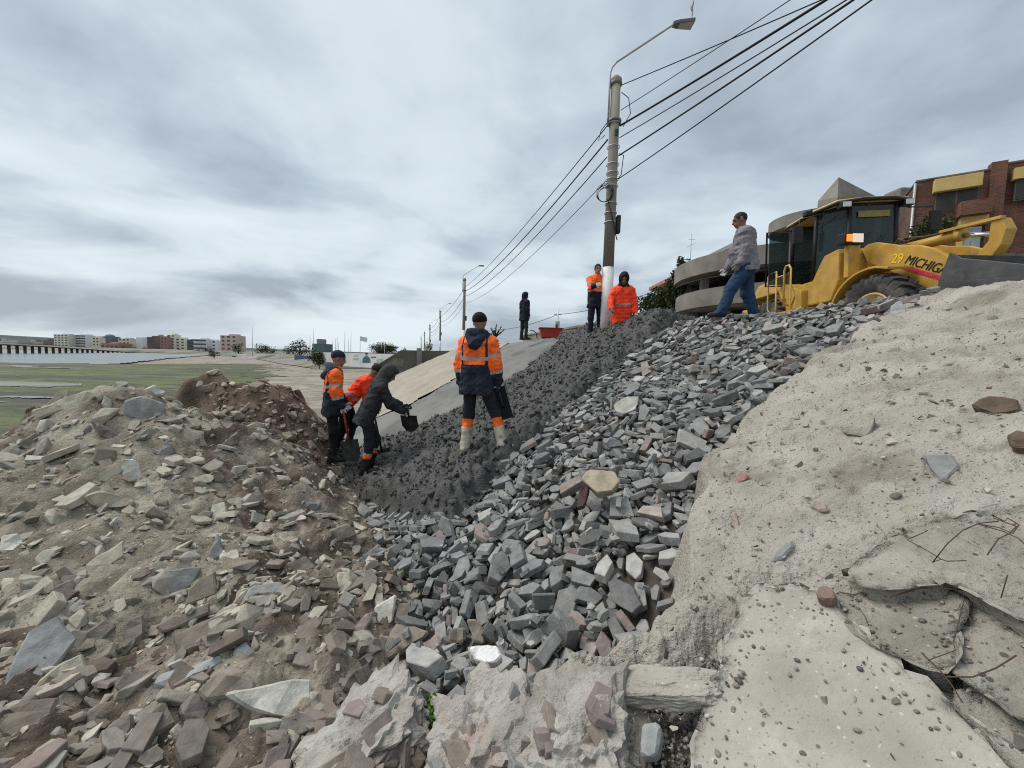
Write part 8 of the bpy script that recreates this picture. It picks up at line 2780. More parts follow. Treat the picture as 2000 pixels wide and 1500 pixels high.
def build_street():
    # round concrete building with ring balconies, a disc and a slanted tower
    c0 = np.array([14.6, 22.6, 3.0]); t = empty('round_concrete_building', c0, 'unfinished grey concrete building with curved balconies, a round disc and pointed tower', 'building')
    def band(name, r0, r1, z0, z1, a0=0, a1=2*math.pi, n=72, c=(0, 0), m=M_cc): return MB().lathe([(r0, z0), (r1, z0), (r1, z1), (r0, z1), (r0, z0)], (c[0], c[1], 0), (0, 0, 1), n, a0, a1, False).build(name, m, t)
    R1 = 5.1
    band('upper_balcony', R1-.25, R1, 3.75, 4.65); band('upper_floor', .1, R1-.25, 3.72, 3.95); band('lower_balcony', R1-.45, R1-.15, 2.05, 2.95); band('lower_floor', .1, R1-.45, 1.95, 2.2); band('void_shade_wall', 2.7, 3.1, -1, 3.72, m=M_dark)  # near-black core ring: the shade between the floors is put into its colour
    for k in range(11):
        a = 2*math.pi*k/11+.2; MB().cyl((4.1*math.cos(a), 4.1*math.sin(a), -1), (4.1*math.cos(a), 4.1*math.sin(a), 1.95), .42, 10).build('column', M_cc, t)
        MB().box((4.3*math.cos(a+.3), 4.3*math.sin(a+.3), 3.2), (.35, .35, 1.1)).build('column', M_cc, t)
    b = MB(); b.lathe([(3.9, -1), (4.6, -1), (4.6, .3), (3.9, .3), (3.9, -1)], (0, 0, 0), (0, 0, 1), 60); b.build('base_wall', M_stonew, t)
    b = MB(); b.tube([(R1*math.cos(x), R1*math.sin(x), 3.45+.0*x) for x in np.linspace(3.0, 5.6, 24)], .035, 6); b.build('railing', M_cable, t)
    # extension of the upper slab to the right
    MB().box((6.5, -2.0, 4.2), (7, 3.4, .9)).build('upper_wing', M_cc, t, bevel=.02); MB().box((6.8, -1.4, 2.4), (6.4, 3.6, .9)).build('lower_wing', M_cc, t, bevel=.02)
    for x in (4.2, 7.2, 9.6): MB().box((x, -2.6, 1.4), (.5, .5, 6)).build('column', M_cc, t)
    # disc and tower
    cx = P(1583, 440, 27.5)-c0; band('disc', .1, 2.5, cx[2]-.45, cx[2]+.35, c=cx[:2], n=60); band('disc_stem', .1, 1.5, -1, cx[2]-.45, c=cx[:2], n=30)
    d = 26.; A_, B_, C_, T_ = P(1598, 392, d)-c0, P(1636, 384, d-1.2)-c0, P(1772, 384, d)-c0, P(1638, 346, d-.8)-c0; lo = np.array([0, 0, 12.]); back = np.array([2.2, 3.0, 0])
    T2 = P(1712, 384, d)-c0; v = [A_, B_, T2, T_, A_+back, T2+back, T_+back*.75]+[A_-lo, B_-lo, T2-lo, A_+back-lo, T2+back-lo]
    MB().add(v, [(0,1,3), (1,2,3), (0,3,6,4), (3,2,5,6), (4,6,5), (7,8,1,0), (8,9,2,1), (9,11,5,2), (11,10,4,5), (10,7,0,4)]).build('tower', M_cc, t)
    q = P(1752, 470, 25.)-c0; b = MB(); b.prism([(-.62, -.6), (-.62, .6), (.5, .6), (.66, .3), (.66, -.4), (.5, -.6)], -12, 3.1, lambda p, r, a: q+np.array([p, r, a])); b.build('tower_shaft', M_cc, t, bevel=.15)
    # red brick house at the right
    e1, e2 = P(1791, 360, 21.5), P(2000, 318, 19.4); e1[2] = e2[2] = 12.4; d_ = e2-e1; d_[2] = 0; d_ = unit(d_); nn = np.array([d_[1], -d_[0], 0]); base = np.array([e1[0], e1[1], 2.6])
    h = empty('brick_house', base, 'red brick house with yellow lintels and dark shuttered windows at the right edge', 'house'); oriented(h, base, d_); BR = brick_mat(); YL = mat('yellow_lintel', [(.50,.36,.13), (.58,.43,.18)], scale=2, rough=.85); SHUT = mat('dark_shutter', [(.03,.027,.025), (.05,.045,.04)], scale=3, rough=.6)
    H = 9.75; L1 = 3.0
    def loc(px, py, off=0.):
        r = ray(px, py); n_ = nn; k = ((base+n_*off-CAM)@n_)/(r@n_); w = CAM+r*k-base; return np.array([w@d_, -(w@nn) if False else 0, w[2]])
    MB().box((L1/2, 4.0, H/2), (L1, 8, H)).build('wall', BR, h); MB().box((L1+4.2, 4.25, H/2+.12), (8.4, 8.0, H+.24)).build('wall', BR, h); MB().box((L1-.05, .12, H/2+.17), (.55, .5, H+.34)).build('pilaster', BR, h)
    MB().box((L1/2, 4., H+.04), (L1+.1, 8.1, .08)).build('coping', M_stonew, h); MB().box((L1+4.3, 4.25, H+.285), (8.4, 8.1, .09)).build('coping', M_stonew, h)
    def window(a, b_, name, fr, depth=.12, slats=False):
        x0, z1, x1, z0 = a[0], a[2], b_[0], b_[2]; w = MB().box(((x0+x1)/2, .02, (z0+z1)/2), (x1-x0, .10, z1-z0)); o = w.build('window', fr, h)
        for k in range(2): MB().box((x0+(x1-x0)*(.25+.5*k), -.045, (z0+z1)/2), ((x1-x0)*.44, .05, (z1-z0)*.9)).build('pane', SHUT if slats else GLASSB, o)
        return o
    GLASSB = mat('house_window_glass', [(.25,.28,.30), (.34,.37,.39)], scale=2, rough=.15); WH = mat('white_frame', [(.6,.6,.58), (.68,.68,.66)], rough=.7)
    window(loc(1828, 372), loc(1908, 408), 'window', M_stonew, slats=True); a, b_ = loc(1823, 350), loc(1913, 371); MB().box(((a[0]+b_[0])/2, -.10, (a[2]+b_[2])/2), (b_[0]-a[0], .5, max(.36, (a[2]-b_[2])*.72))).build('lintel', YL, h, bevel=.02)
    window(loc(1878, 446), loc(1912, 490), 'window', WH); a, b_ = loc(1872, 426), loc(1926, 440); MB().box(((a[0]+b_[0])/2, -.08, (a[2]+b_[2])/2), (b_[0]-a[0], .4, .45)).build('lintel', YL, h, bevel=.02); MB().box((a[0]+.1, -.02, a[2]-1.0), (.22, .2, 1.6)).build('lintel', YL, h)
    window(loc(1984, 350), loc(2050, 384), 'window', M_stonew, slats=True); a, b_ = loc(1980, 326), loc(2055, 346); MB().box(((a[0]+b_[0])/2, .05, (a[2]+b_[2])/2), (b_[0]-a[0], .5, .55)).build('lintel', YL, h)
    a = loc(1868, 400); b_ = loc(1925, 424); MB().box(((a[0]+b_[0])/2, -.35, (a[2]+b_[2])/2), (b_[0]-a[0], .7, .7)).build('brick_balcony', BR, h); MB().cyl((-.08, -.06, .2), (-.08, -.06, H-.1), .06, 8).build('drainpipe', M_galv, h)
    tree('bush', P(1808, 512, 19)-np.array([0, 0, .3]), 2.5, 1.15, mat('garden_leaves', [(.03,.05,.012), (.07,.11,.022)], scale=3, rough=.7, var=.3), 'round green garden bush in front of the brick house, above the loader arm', 4, 2600, .085, .15)
    g = empty('garden_wall', (17.4, 14.6, 2.4), 'grey concrete garden wall below the brick house behind the bucket', 'wall'); oriented(g, (15.4, 16.2, 2.4), d_); MB().box((4, 0, 1.3), (8.5, .25, 2.6)).build('wall', M_cc, g, bevel=.02); MB().box((4, -.02, 2.66), (8.6, .36, .12)).build('coping', M_cc, g, bevel=.01); MB().box((3.6, .6, 3.1), (7, .5, 1.1)).build('hedge', M_leaf, g, bevel=.1)
    # house with a pink roof edge, hedges and a parapet climbing the street
    RO = mat('pale_red_roof', [(.30,.15,.115), (.38,.21,.165)], scale=2, rough=.85); WW = mat('white_house_wall', [(.52,.51,.48), (.62,.60,.57)], scale=1, rough=.85)
    t2 = empty('white_house', P(1318, 600, 33)*np.array([1, 1, 0])+np.array([0, 0, 3.]), 'small white house with a flat pinkish roof and balcony left of the curved concrete building', 'house'); MB().box((1.2, 0, 2.6), (2.6, 5, 6.0)).build('wall', WW, t2); MB().box((.9, 0, 5.75), (4.2, 6.4, .28)).build('roof', RO, t2, bevel=.02); MB().box((-.25, -1.6, 4.5), (.3, .9, 1.4)).build('window', M_dark, t2)
    rl_ = MB(); [rl_.tube([(-3.2+.35*k, -2.4, 2.6+.12*k), (-3.2+.35*k, -2.4, 3.5+.12*k)], .02, 4) for k in range(9)]; rl_.tube([(-3.2, -2.4, 3.5), (-.4, -2.4, 4.46)], .03, 5); rl_.build('railing', M_galv, t2)
    MB().bar((-4.2, -2.3, 1.9), (0, -2.3, 3.5), .5, .28).build('porch_beam', M_drybr, t2)
    for x in (-3.9, -2.5, -.6): MB().box((x, -2.3, .2), (.3, .3, 3.6+.38*(x+4))).build('porch_column', WW, t2)
    t3 = empty('gabled_house', P(1400, 560, 42)*np.array([1, 1, 0])+np.array([0, 0, 3.]), 'white house with a low gabled roof behind the curved concrete building', 'house'); MB().box((0, 0, 4.2), (6.2, 5, 10.4)).build('wall', WW, t3); MB().prism([(-3.6, 9.3), (0, 11.2), (4.2, 9.9), (4.2, 9.6), (0, 10.8), (-3.6, 9.0)], -3, 3, lambda p, q, a: (p, a, q)).build('roof', WW, t3); MB().prism([(-3.1, 9.2), (0, 10.8), (3.1, 9.8)], -2.5, 2.5, lambda p, q, a: (p, a, q)).build('gable', WW, t3)
    MB().tube([(-3.9, -2, 8), (-3.9, -2, 12.2)], .03, 5).tube([(-4.3, -2, 10.8), (-3.4, -2, 11.3)], .02, 4).tube([(-4.2, -2, 11.6), (-3.5, -2, 11.6)], .02, 4).build('aerial', M_galv, t3)
    for i, (px, py, d, hh, r) in enumerate(((1268, 640, 27, 2.5, 1.0), (1292, 636, 26, 2.7, 1.1), (1314, 620, 25, 3.0, .9), (1332, 600, 24, 3.2, .6))):
        tree('hedge_bush', P(px, py, d), hh, r, M_leaf, ['leftmost hedge bush under the porch beam of the white house', 'second hedge bush from the left before the white house', 'third hedge bush from the left before the white house', 'tall narrow bush between the white house and the curved building'][i], 40+i, 1500, .11, .1, 'hedge bushes in front of the white house')
    pw = empty('parapet', (0, 0, 0), 'low concrete parapet wall climbing the street side towards the curved building', 'wall'); MB().bar(W(14.5, 10.0, 3.0), W(33, 10.0, 3.0), .3, 2.0).bar(W(14.4, 10.0, 4.05), W(33, 10.0, 4.05), .42, .12).build('wall', M_cc, pw)
    # red skip and small things beyond the crest
    sk = empty('red_skip', P(1075, 664, 22)-np.array([0, 0, .1]), 'red metal skip with a black crank handle just beyond the crest', 'skip'); REDP = mat('red_metal_paint', [(.23,.018,.014), (.32,.03,.022)], scale=4, rough=.6, blotch=((.12,.03,.02), 6, .6, .72))
    MB().prism([(-.62, 0), (-.5, -.5), (.5, -.5), (.62, 0)], -.4, .5, lambda p, q, a: (p, a, q+.72)).build('body', REDP, sk, bevel=.02); MB().box((0, .05, .74), (1.36, 1.0, .06)).build('rim', REDP, sk, bevel=.01); MB().tube([(-.75, 0, .15), (-.8, 0, .45), (-1.0, 0, .62), (-1.15, 0, .6)], .03, 6).build('handle', BLK, sk); MB().box((.32, 0, .88), (.12, .12, .22)).build('cap', RUSTM, sk); MB().box((0, .05, .1), (.9, .7, .4)).build('undercarriage', BLK, sk)
    sc2 = empty('red_car', P(1000, 676, 27)-np.array([0, 0, 1.25]), 'red car roof just showing above the crest left of the dark hooded person', 'car'); MB().prism([(-2, .2), (-2, .8), (-1.2, .95), (-.7, 1.42), (.8, 1.42), (1.4, .95), (2.1, .8), (2.1, .2)], -.8, .8, lambda p, q, a: (a, p, q)).build('body', REDP, sc2, bevel=.08); MB().prism([(-1.0, .98), (-.64, 1.34), (.72, 1.34), (1.15, .98)], -.815, .815, lambda p, q, a: (a, p, q)).build('window', M_dark, sc2)
    for x in (-.7, .7):
        for y in (-1.25, 1.3): MB().cyl((x-.1, y, .3), (x+.1, y, .3), .32, 16).build('wheel', BLACKR, sc2)
    gh = empty('grey_roofed_house', P(978, 690, 60)*np.array([1, 1, 0])+np.array([0, 0, 2.4]), 'low house with a grey sheet roof behind the big worker on the crest', 'house'); MB().box((0, 0, .9), (6, 6, 1.8)).build('wall', WW, gh); MB().prism([(-3.4, 1.7), (0, 3.0), (3.4, 1.7)], -3.2, 3.2, lambda p, q, a: (a, p, q)).build('roof', mat('grey_sheet_roof', [(.25,.28,.30), (.33,.36,.38)], scale=2, rough=.5), gh)
    # spiky tree top behind the big worker
    sp_ = empty('spiky_tree', P(966, 690, 40)*np.array([1, 1, 0])+np.array([0, 0, 2.2]), 'dark spiky tree top sticking up behind the shoulder of the big worker', 'tree'); rs = random.Random(4); b = MB(); b.tube([(0, 0, 0), (0, 0, 2.6)], [.2, .1], 6); b.build('trunk', M_bark, sp_); b = MB()
    for (x, z, a) in ((-.7, 2.5, 2.2), (-.35, 2.9, 1.95), (.1, 3.1, 1.3), (.5, 3.0, 1.05), (.75, 2.7, .6), (.3, 2.6, .9), (-.1, 2.6, 1.6)):
        q = np.array([0, 0, 1.9]); e = np.array([x*1.25, rs.uniform(-.4, .4), z]); b.tube([q, (q+e)/2, e], [.09, .07, .02], 5)
        for k in range(34):
            p = q+(e-q)*rs.uniform(.25, 1); dd = np.array([rs.gauss(0, 1), rs.gauss(0, 1), rs.gauss(.3, 1)]); dd = dd/np.linalg.norm(dd)*rs.uniform(.12, .28); w = np.cross(dd, (0, 1, .3))*.14; b.add([p-w, p+w, p+dd], [(0, 1, 2)])
    b.build('crown', M_drybr, sp_)
build_street()

def build_town():
    TG = mat('town_ground', [(.17,.155,.13), (.25,.235,.20)], scale=.05, rough=.95, pos='World', blotch=((.07,.08,.045), .04, .5, .6))
    # land behind the bay
    a = np.radians(np.linspace(-80, 14, 200)); near = np.interp(np.degrees(a), [-80, -50, -38, -31, -27, 14], [560, 470, 330, 130, 92, 120]); V = []; K = [0, .02, .08, .3, 1.]
    for k in K:
        r = near+(2600-near)*k; zz = np.interp(k, [0, .02, .08, 1], [-1.35, .6, 1.2, 2.]); V.append(np.stack([r*np.sin(a), r*np.cos(a), np.full_like(a, zz)], -1))
    V = np.stack(V, 1); f = grid_faces(np.ones(V.shape[:2], bool), False); tag(link('town_shore', mesh('town_shore', V.reshape(-1, 3), f, TG)), kind='structure')
    # hills along the horizon
    M_hill = mat('hill_scrub', [(.045,.058,.062), (.07,.082,.082)], scale=.01, rough=1., pos='World'); a = np.radians(np.linspace(-85, 30, 300)); pk = 26*np.interp(np.degrees(a), [-85, -56, -50, -46, -38, -25, 30], [1.9, 1.9, 1.7, 1.15, .8, .5, .3]); pk = pk*(1+.10*fbm(p3(a*9, a*0), 1, 4, 5)); V = []
    for k, zz in ((0, 0), (.3, .5), (.7, .9), (1., 1.), (1.5, .9)): r = 2300+700*k; V.append(np.stack([r*np.sin(a), r*np.cos(a), zz*pk], -1))
    V = np.stack(V, 1); tag(link('hills', mesh('hills', V.reshape(-1, 3), grid_faces(np.ones(V.shape[:2], bool), False), M_hill, smooth=True)), kind='structure')
    # pier
    pr = empty('pier', (0, 0, 0), 'long dark pier on many piles crossing the bay at the left', 'pier'); M_pier = mat('pier_timber', [(.05,.046,.045), (.09,.083,.08)], scale=.5, rough=.9)
    pts = [(-140, 669.5, 118), (0, 673, 142), (90, 677.5, 165), (180, 683, 205), (260, 689, 262), (345, 694.5, 330)]; Q = []
    for px, py, d in pts: Q.append(P(px, py, d))
    for i in range(5): MB().bar(Q[i], Q[i+1], 3.0, .35).build('deck', M_pier, pr); MB().bar(Q[i]+np.array([0, 0, .9]), Q[i+1]+np.array([0, 0, .9]), .12, .12).build('handrail', M_pier, pr)
    for i in range(5):
        n_ = [6, 6, 8, 9, 8][i]
        for k in range(n_): p = Q[i]+(Q[i+1]-Q[i])*k/n_; MB().bar(p, (p[0], p[1], -1.6), .5, .8, (1, 0, 0)).build('pile', M_pier, pr)
    # blocks of the town: (left, right, top, base in the photo; distance; wall colour; label; kind of front)
    BL = [(106,133,653,677,520,(.50,.47,.40),'pale cream tower block, leftmost of the town skyline behind the pier',0),(133,141,661,678,540,(.30,.22,.18),'narrow brown block touching the leftmost cream tower',0),(139,168,654,679,530,(.52,.56,.60),'bluish white stepped block right of the leftmost cream tower',1),
      (181,194,659,682,500,(.48,.44,.37),'slim cream block left of the dark domed building',0),(195,218,657,682,560,(.10,.11,.12),'dark block with a domed top in the town skyline',2),(197,232,670,685,450,(.27,.15,.11),'low red brick block in front of the dark domed building',3),(232,254,661,686,480,(.45,.40,.33),'beige block with a stepped roof left of the white slab block',0),
      (267,279,659,686,470,(.60,.61,.60),'plain white slab block in the middle of the skyline',2),(279,286,659,686,475,(.10,.12,.14),'dark glass side wing of the white slab block',2),(288,304,658,688,450,(.16,.11,.095),'dark brown tower in the middle of the skyline',1),(303,314,656,688,470,(.30,.22,.17),'tan brown tower between the dark tower and the brown one',1),(314,327,659,689,440,(.24,.13,.11),'reddish brown tower left of the cream pair',0),
      (327,343,654,688,460,(.53,.50,.40),'tallest cream tower in the middle of the skyline',0),(343,362,661,689,450,(.52,.48,.38),'lower cream block right of the tallest cream tower',0),(366,379,664,690,400,(.085,.09,.10),'dark grey block with white floor lines',1),(379,404,662,692,380,(.58,.59,.58),'white block with long dark window bands',1),(404,423,665,692,385,(.55,.57,.58),'white block with small windows right of the banded white block',0),
      (431,463,655,693,330,(.42,.31,.26),'pinkish brick tower block, the largest of the skyline',0),(451,491,692,701,210,(.62,.62,.60),'long low white building with flat roof below the pinkish tower',3),(433,450,690,700,220,(.35,.42,.47),'small pavilion with a blue roof left of the low white building',2),(610,634,671,694,170,(.06,.10,.11),'dark green glass building with a grey roof box behind the hedge',2),(535,575,690,699,200,(.42,.40,.37),'low grey shed left of the dark tree',3),(575,600,694,703,120,(.06,.10,.20),'blue shipping container on the beach edge',2)]
    wm = mat('far_window_glass', [(.06,.07,.08), (.10,.11,.12)], scale=.1, rough=.3)
    for i, (x0, x1, yt, yb, d, c, lab, k) in enumerate(BL):
        p0, p1 = P(x0, yb, d), P(x1, yb, d); w = np.linalg.norm((p1-p0)[:2]); h = (yb-yt)/F*d; zb = min(p0[2], p1[2])-1; dr_ = unit((p1-p0)*np.array([1, 1, 0])); o = empty('apartment_block' if k < 2 else 'town_building', (0, 0, 0), lab, 'building'); mid = (p0+p1)/2; mid[2] = zb; oriented(o, mid, dr_); dp = max(8., w*.8); c = tuple(min(.66, a*1.22+.02) for a in c); m = mat('block_wall', [tuple(a*.9 for a in c), c, tuple(min(.75, a*1.1) for a in c)], scale=.15, rough=.9)
        MB().box((0, dp/2, (h+1)/2), (w, dp, h+1)).build('wall', m, o)
        if k != 2: MB().box((w*.12, dp/2, h+1+h*.035), (w*.45, dp*.5, h*.09)).build('roof_box', m, o)
        if i == 20: MB().box((-w*.1, dp/2, h+1.9), (w*.45, dp*.5, 2.4)).build('roof_box', mat('grey_roof_box', [(.22,.20,.19), (.27,.25,.24)], rough=.9), o)
        if 'domed' in lab: MB().ball((0, dp/2, h), (w*.42, dp*.4, h*.25), 12, 6).build('dome', m, o)
        fl = max(2, int(h/3.2)); b = MB(); sb = MB()
        if k in (0, 1) :
            for q in range(fl):
                z = 1.5+h*(q+.5)/fl
                if k == 1: b.box((0, -.12, z), (w*.94, .3, h/fl*.45)); sb.box((0, -.3, z-h/fl*.4), (w*.99, .8, .35))
                else:
                    nc = max(2, int(w/4.))
                    for j in range(nc):
                        b.box((-w/2+w*(j+.5)/nc, -.1, z), (w/nc*.45, .3, h/fl*.42))
            o_ = b.build('windows', wm, o); o_['kind'] = 'stuff'
            if sb.v: s_ = sb.build('floor_slabs', m, o); s_['kind'] = 'stuff'
            for j in range(max(2, int(dp/5))): pass
        elif k == 3:
            nc = max(3, int(w/5.))
            for j in range(nc): b.box((-w/2+w*(j+.5)/nc, -.1, 1+h*.55), (w/nc*.5, .3, h*.35))
            b.build('windows', wm, o)['kind'] = 'stuff'
    rs = random.Random(77); b = MB(); bd = MB()
    for i in range(150):
        px = rs.uniform(-40, 470); d = rs.uniform(560, 900) if px < 250 else rs.uniform(480, 700); yb = 674+px*.036; p = P(px, yb, d); s = rs.uniform(6, 16); hh = rs.uniform(4, 11); R_ = np.array([[math.cos(.6), -math.sin(.6), 0], [math.sin(.6), math.cos(.6), 0], [0, 0, 1]]); (b if rs.random() < .55 else bd).box((p[0], p[1], 2+hh/2), (s, s, hh), R_)
    for mb_, nm, c in ((b, 'low_houses', (.50,.48,.44)), (bd, 'low_roofs', (.22,.18,.155))): tag(mb_.build(nm, mat(nm+'_wall', [tuple(x*.8 for x in c), c], scale=.02, rough=.9, var=.25)), None, None, None, 'stuff')
    # trees in front of the town
    TL = [(243,690,440,9,'dark tree before the beige stepped block'),(262,691,420,7,'small dark tree left of the white slab block'),(284,692,400,8,'dark tree below the glass wing of the white slab block'),(350,693,360,6,'small tree below the cream towers'),(385,695,330,6,'small tree under the banded white block'),(407,698,300,8,'dark tree under the white block with small windows'),(418,702,160,4.4,'round bare bush on the shore under the pinkish tower'),(466,694,230,7.5,'dark tree right of the pinkish tower'),(510,697,220,8,'pale green tree at the yacht club, leftmost there'),(526,698,210,7,'dark green tree at the yacht club'),(563,699,190,6,'small tree beside the low grey shed'),(587,702,150,8.2,'dark tall tree left of the green glass building')]
    for i, (px, py, d, hh, lab) in enumerate(TL): p = P(px, py, d); tree('shore_tree', p, hh, hh*.55, M_leafy if 'pale' in lab else M_leaf, lab, 100+i, 420, hh*.06, .15, 'trees along the town shore')
    tree('reed_bush', P(624, 714, 78)-np.array([0, 0, .3]), 3.6, 2.5, mat('reed_leaves', [(.05,.065,.02), (.09,.075,.04)], scale=.8, rough=.8, var=.3), 'broad green and brown bush on the beach edge left of the navy capped worker', 7, 2600, .16, .05)
    tree('wide_tree', P(752, 703, 92), 4.0, 3.8, M_leaf, 'wide round dark tree behind the white painted wall', 12, 4200, .17, .2); tree('yellow_bush', P(790, 706, 88), 3.0, 1.3, M_leafy, 'yellowish bush leaning at the right of the wide dark tree', 15, 900, .13, .1); tree('pale_bush', P(838, 704, 60), 2.6, 1.1, M_leafy, 'small light green bush beside the white foot of the third lamp post', 16, 1000, .10, .1)
    # mural wall
    a, b_ = G(618, 713, -.2), G(782, 722, -.2); a = P(612, 712, 80); b_ = P(800, 716, 62); dd = unit((b_-a)*np.array([1, 1, 0])); L = np.linalg.norm((b_-a)[:2]); mw = empty('mural_wall', a, 'white painted wall with a mural of a dark haired figure in a teal shirt', 'wall'); oriented(mw, np.array([a[0], a[1], -.3]), dd); WM = mat('mural_white_paint', [(.58,.59,.58), (.68,.68,.67)], scale=.6, rough=.85, blotch=((.45,.52,.52), .5, .58, .66)); MB().box((L/2, .15, 1.2), (L, .3, 2.5)).build('wall', WM, mw)
    def spot(px, py): r = ray(px, py); n_ = np.array([dd[1], -dd[0], 0]); k = ((np.array([a[0], a[1], 0])-CAM)@n_)/(r@n_); w = CAM+r*k; return (w-np.array([a[0], a[1], -.3]))@dd, w[2]+.3
    TEAL = mat('mural_teal_paint', [(.045,.11,.14), (.06,.15,.18)], scale=3, rough=.85); MS = mat('mural_skin_paint', [(.33,.21,.16), (.38,.25,.19)], scale=3, rough=.85); MH = mat('mural_black_paint', [(.012,.012,.014), (.02,.02,.02)], rough=.85); MG = mat('mural_green_paint', [(.28,.42,.38), (.36,.48,.43)], scale=2, rough=.85)
    fig = [('mural_shirt', TEAL, [(708,702),(711,697),(714,695.5),(718,695.5),(721,698),(724,704),(721,709),(709,709)]), ('mural_face', MS, [(713.5,691),(715,690),(717.5,690.5),(718,694),(716.5,696.5),(714,695)]), ('mural_arm', MS, [(706.5,707),(707.5,703),(709.5,703),(709,709)]), ('mural_arm', MS, [(722,708),(722.5,703),(724.5,705),(724,709)]), ('mural_hair', MH, [(713,691.5),(713.3,689.5),(716,688.8),(718.5,690),(718.2,691.8),(716,690.8)]), ('mural_patch', MG, [(735,702),(748,700),(748,708),(736,709)]), ('mural_patch', MG, [(690,694),(699,694),(699,696),(690,696)]), ('mural_patch', TEAL, [(724,697),(734,696.5),(734,699),(724,699)]), ('mural_patch', MG, [(690,699),(700,699),(700,703),(690,703)])]
    for i, (nm, m_, pl) in enumerate(fig): q = [spot(*t_) for t_ in pl]; MB().prism(q, -.012-.004*(i % 5), -.002, lambda p, z, t_: (p, t_, z)).build(nm, m_, mw)
    # grey end wall across the slope
    ew = empty('end_wall', (0, 0, 0), 'dark grey concrete wing wall closing the far end of the sloping embankment', 'wall'); b = MB(); u0 = 41.; b.prism([(-2.9, -.4), (-2.9, 1.0), (-.6, 2.55), (4.4, 2.6), (5.2, 2.6), (5.2, -.4)], u0, u0+.5, lambda p, z, t_: W(t_, p, z)); b.build('wall', mat('dark_wall_concrete', [(.075,.07,.058), (.125,.115,.095)], scale=.5, detail=8, rough=.9, bump=.3, bscale=3, pos='World', blotch=((.20,.185,.15), .4, .6, .7)), ew, bevel=.03); MB().box(W(u0-.9, -2.9, .3), (.35, 1.6, 1.9), np.array([[N[0], D[0], 0], [N[1], D[1], 0], [0, 0, 1]])).build('pier', M_cc, ew); MB().box(W(u0+.2, 1.2, 1.6), (.5, .7, 2.4), np.array([[N[0], D[0], 0], [N[1], D[1], 0], [0, 0, 1]])).build('pier', M_cc, ew)
    # masts of the yacht club
    MS_ = [(493,636,698,180),(605,653,698,150),(612,641,698,150),(649,666,700,130),(655,660,700,140),(658,658,700,130),(661,668,700,135),(673,647,702,120),(680,662,700,150),(685,649,700,130),(703,656,702,120),(751,669,704,85),(730,676,700,90),(740,672,700,110)]
    for i, (px, yt, yb, d) in enumerate(MS_):
        a, b_ = P(px, yb, d), P(px+.6, yt, d); o = empty('mast', a, 'thin pale boat mast, %s from the left among those on the shore' % ('first', 'second', 'third', 'fourth', 'fifth', 'sixth', 'seventh', 'eighth', 'ninth', 'tenth', 'eleventh', 'twelfth', 'thirteenth', 'fourteenth')[i], 'mast', 'boat masts on the shore'); MB().tube([(0, 0, 0), tuple(b_-a)], [.09*d/150+.02, .05*d/150+.015], 6).build('pole', M_galv, o)
        if i == 10: MB().prism([(0, -.1), (2.2, -.5), (2.1, -1.9), (0, -1.5)], -.02, .02, lambda p, q, t_: (b_-a)+np.array([p, t_, q])).build('flag', WM, o)
    # small boats and cars along the far beach edge
    bm_ = mat('boat_white', [(.6,.6,.6), (.7,.7,.7)], rough=.4)
    for i, (px, py, d) in enumerate(((345,696,250), (368,697,240), (395,699,220), (480,702,180), (500,703,170), (548,703,150))):
        p = P(px, py, d); o = empty('beached_boat', p, 'small white boat on the far beach, %s from the left' % ('first', 'second', 'third', 'fourth', 'fifth', 'sixth')[i], 'boat', 'small boats on the far beach'); MB().prism([(-3, .9), (-2.6, 0), (2.2, 0), (3.4, 1.0)], -.9, .9, lambda p_, q, t_: (p_, t_, q)).build('hull', bm_, o, bevel=.1); MB().box((-.3, 0, 1.2), (2., 1.3, .8)).build('cabin', bm_, o, bevel=.1)
    # gull overhead
    gl = empty('gull', P(1351, 17, 22), 'gull flying in the sky right of the lamp', 'gull'); b = MB(); b.ball((0, 0, 0), (.07, .22, .06), 8, 6); b.build('body', mat('gull_plumage', [(.22,.2,.19), (.34,.32,.30)], rough=.8), gl); gm = mat('gull_wing', [(.10,.09,.085), (.16,.145,.135)], rough=.8)
    for s in (-1, 1): MB().add([(.03*s, .08, .01), (.05*s, -.08, .01), (.28*s, -.04, .07), (.28*s, .12, .08), (.62*s, -.10, .03), (.42*s, .10, .06), (.03*s, .08, .025), (.05*s, -.08, .022), (.28*s, -.04, .085), (.28*s, .12, .095)], [(0,1,2,3), (3,2,4,5), (6,9,8,7), (9,5,4,8)]).build('wing', gm, gl)
    gl.rotation_euler = (math.radians(78), math.radians(12), math.radians(70))
build_town()

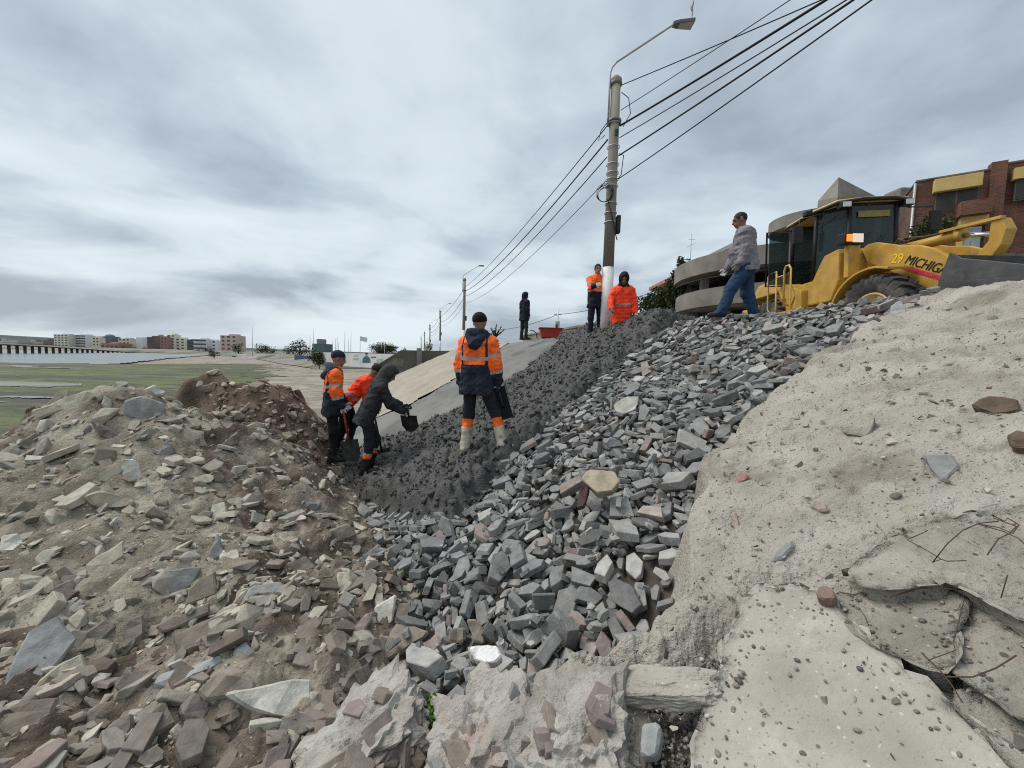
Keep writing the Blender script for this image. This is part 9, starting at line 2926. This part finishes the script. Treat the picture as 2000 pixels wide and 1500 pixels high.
# ---------------------------------------------------------------- tools in hand
def build_tools():
    HB = mat('shovel_steel', [(.02,.02,.021), (.05,.05,.05)], scale=9, rough=.6, metallic=.3, blotch=((.10,.09,.08), 8, .6, .7)); RW = mat('red_wood_handle', [(.20,.02,.015), (.28,.035,.025)], scale=12, rough=.6); WD = mat('worn_wood_handle', [(.13,.105,.065), (.20,.165,.105)], scale=10, rough=.8)
    def shovel(hand, tip, m, label, blade=(.26, .34), grip=None, face=(0, -1, 0)):
        h, t = np.asarray(hand, float), np.asarray(tip, float); d = unit(t-h); s0 = t-d*blade[1]; o = empty('shovel', h, label, 'shovel', 'shovels in use'); MB().tube([(0, 0, 0)-d*.12, s0-h+d*.05], .019, 8).build('handle', m, o)
        w = unit(np.cross(d, face)); n = np.cross(w, d); k = []
        for (a, b) in ((-.5, 0), (-.5, .65), (-.28, .93), (0, 1), (.28, .93), (.5, .65), (.5, 0)): k.append(s0-h+w*a*blade[0]+d*b*blade[1]+n*(.03*(1-abs(a)*2)))
        v = [q+n*.002 for q in k]+[q-n*.002 for q in k]; MB().add(v, [tuple(range(7)), tuple(range(13, 6, -1))]+[(i, (i+1) % 7, 7+(i+1) % 7, 7+i) for i in range(7)]).build('blade', HB, o)
        if grip: MB().tube([-d*.12-w*.06, -d*.16-w*.06, -d*.2, -d*.16+w*.06, -d*.12+w*.06, -d*.12-w*.06], .014, 6).build('grip', HB, o)
    R, J, _ = PEOPLE['A']; hd = J['world'](J['wr'+'R']+J['hd'+'R']*.09); shovel(hd, P(690, 905, 6.0), RW, 'red handled shovel held by the navy capped worker, blade on the trench floor', (.28, .36))
    R, J, _ = PEOPLE['C']; hd = J['world'](J['wr'+'R']+J['hd'+'R']*.09); h2 = J['world'](J['wr'+'L']+J['hd'+'L']*.09); shovel((hd+h2)/2 if False else hd, P(803, 842, 6.1), BLK, 'black handled shovel of the hooded worker digging at the slope', (.25, .32), True)
    R, J, _ = PEOPLE['G']; hd = J['world'](J['wr'+'R']+J['hd'+'R']*.08); shovel(hd, hd+np.array([-.02, -.05, -1.05]), WD, 'upright wooden shovel handle under the hand of the all orange worker', (.24, .3))
    R, J, _ = PEOPLE['B']; hd = J['world'](J['wr'+'R']+J['hd'+'R']*.08); shovel(hd, hd+unit(np.array([.25, -.1, -1]))*.9, BLK, 'dark shovel held by the bending orange worker', (.26, .32), None, (0, -1, .2))
    R, J, _ = PEOPLE['D']; hd = J['world'](J['wr'+'R']+J['hd'+'R']*.08); o = empty('steel_float', hd, 'black rectangular steel float in the right hand of the big worker', 'float'); d = unit(np.array([.32, -.15, -1])); w = unit(np.cross(d, (-.1, -1, 0))); n = np.cross(w, d); k = [w*a+d*b for a, b in ((-.075, -.02), (.075, -.02), (.075, .36), (-.075, .36))]; v = [q+n*.004 for q in k]+[q-n*.004 for q in k]; MB().add(v, [(0,1,2,3), (7,6,5,4), (0,4,5,1), (1,5,6,2), (2,6,7,3), (3,7,4,0)]).build('plate', BLACKF, o); MB().tube([d*.04+n*.01, d*.06+n*.05, d*.2+n*.05, d*.22+n*.01], .013, 6).build('grip', BLK, o)
    # lettering on the back of the big worker's jacket
    R, J, jf = PEOPLE['D']; jk = [c for c in bpy.data.objects if c.parent == R and c.name.startswith('jacket')][0]
    o = flat_text('back_lettering', 'PUBLICOS', .062, mat('navy_print', [(.02,.02,.03), (.03,.03,.04)], rough=.8), jk, (0, 0, 0), ((1,0,0),(0,1,0),(0,0,1)), 1.05, .0); me = o.data; v = np.array([q.co[:] for q in me.vertices]); c = J['chest']+J['sp']*.045; q = c+v[:, :1]*J['right']+v[:, 1:2]*J['sp']-J['fwd']*.45
    for it in range(60): dd = jf(q); q = q+J['fwd']*np.maximum(dd-.004, 0)[:, None]*.7
    for i, p in enumerate(q): me.vertices[i].co = p
build_tools()
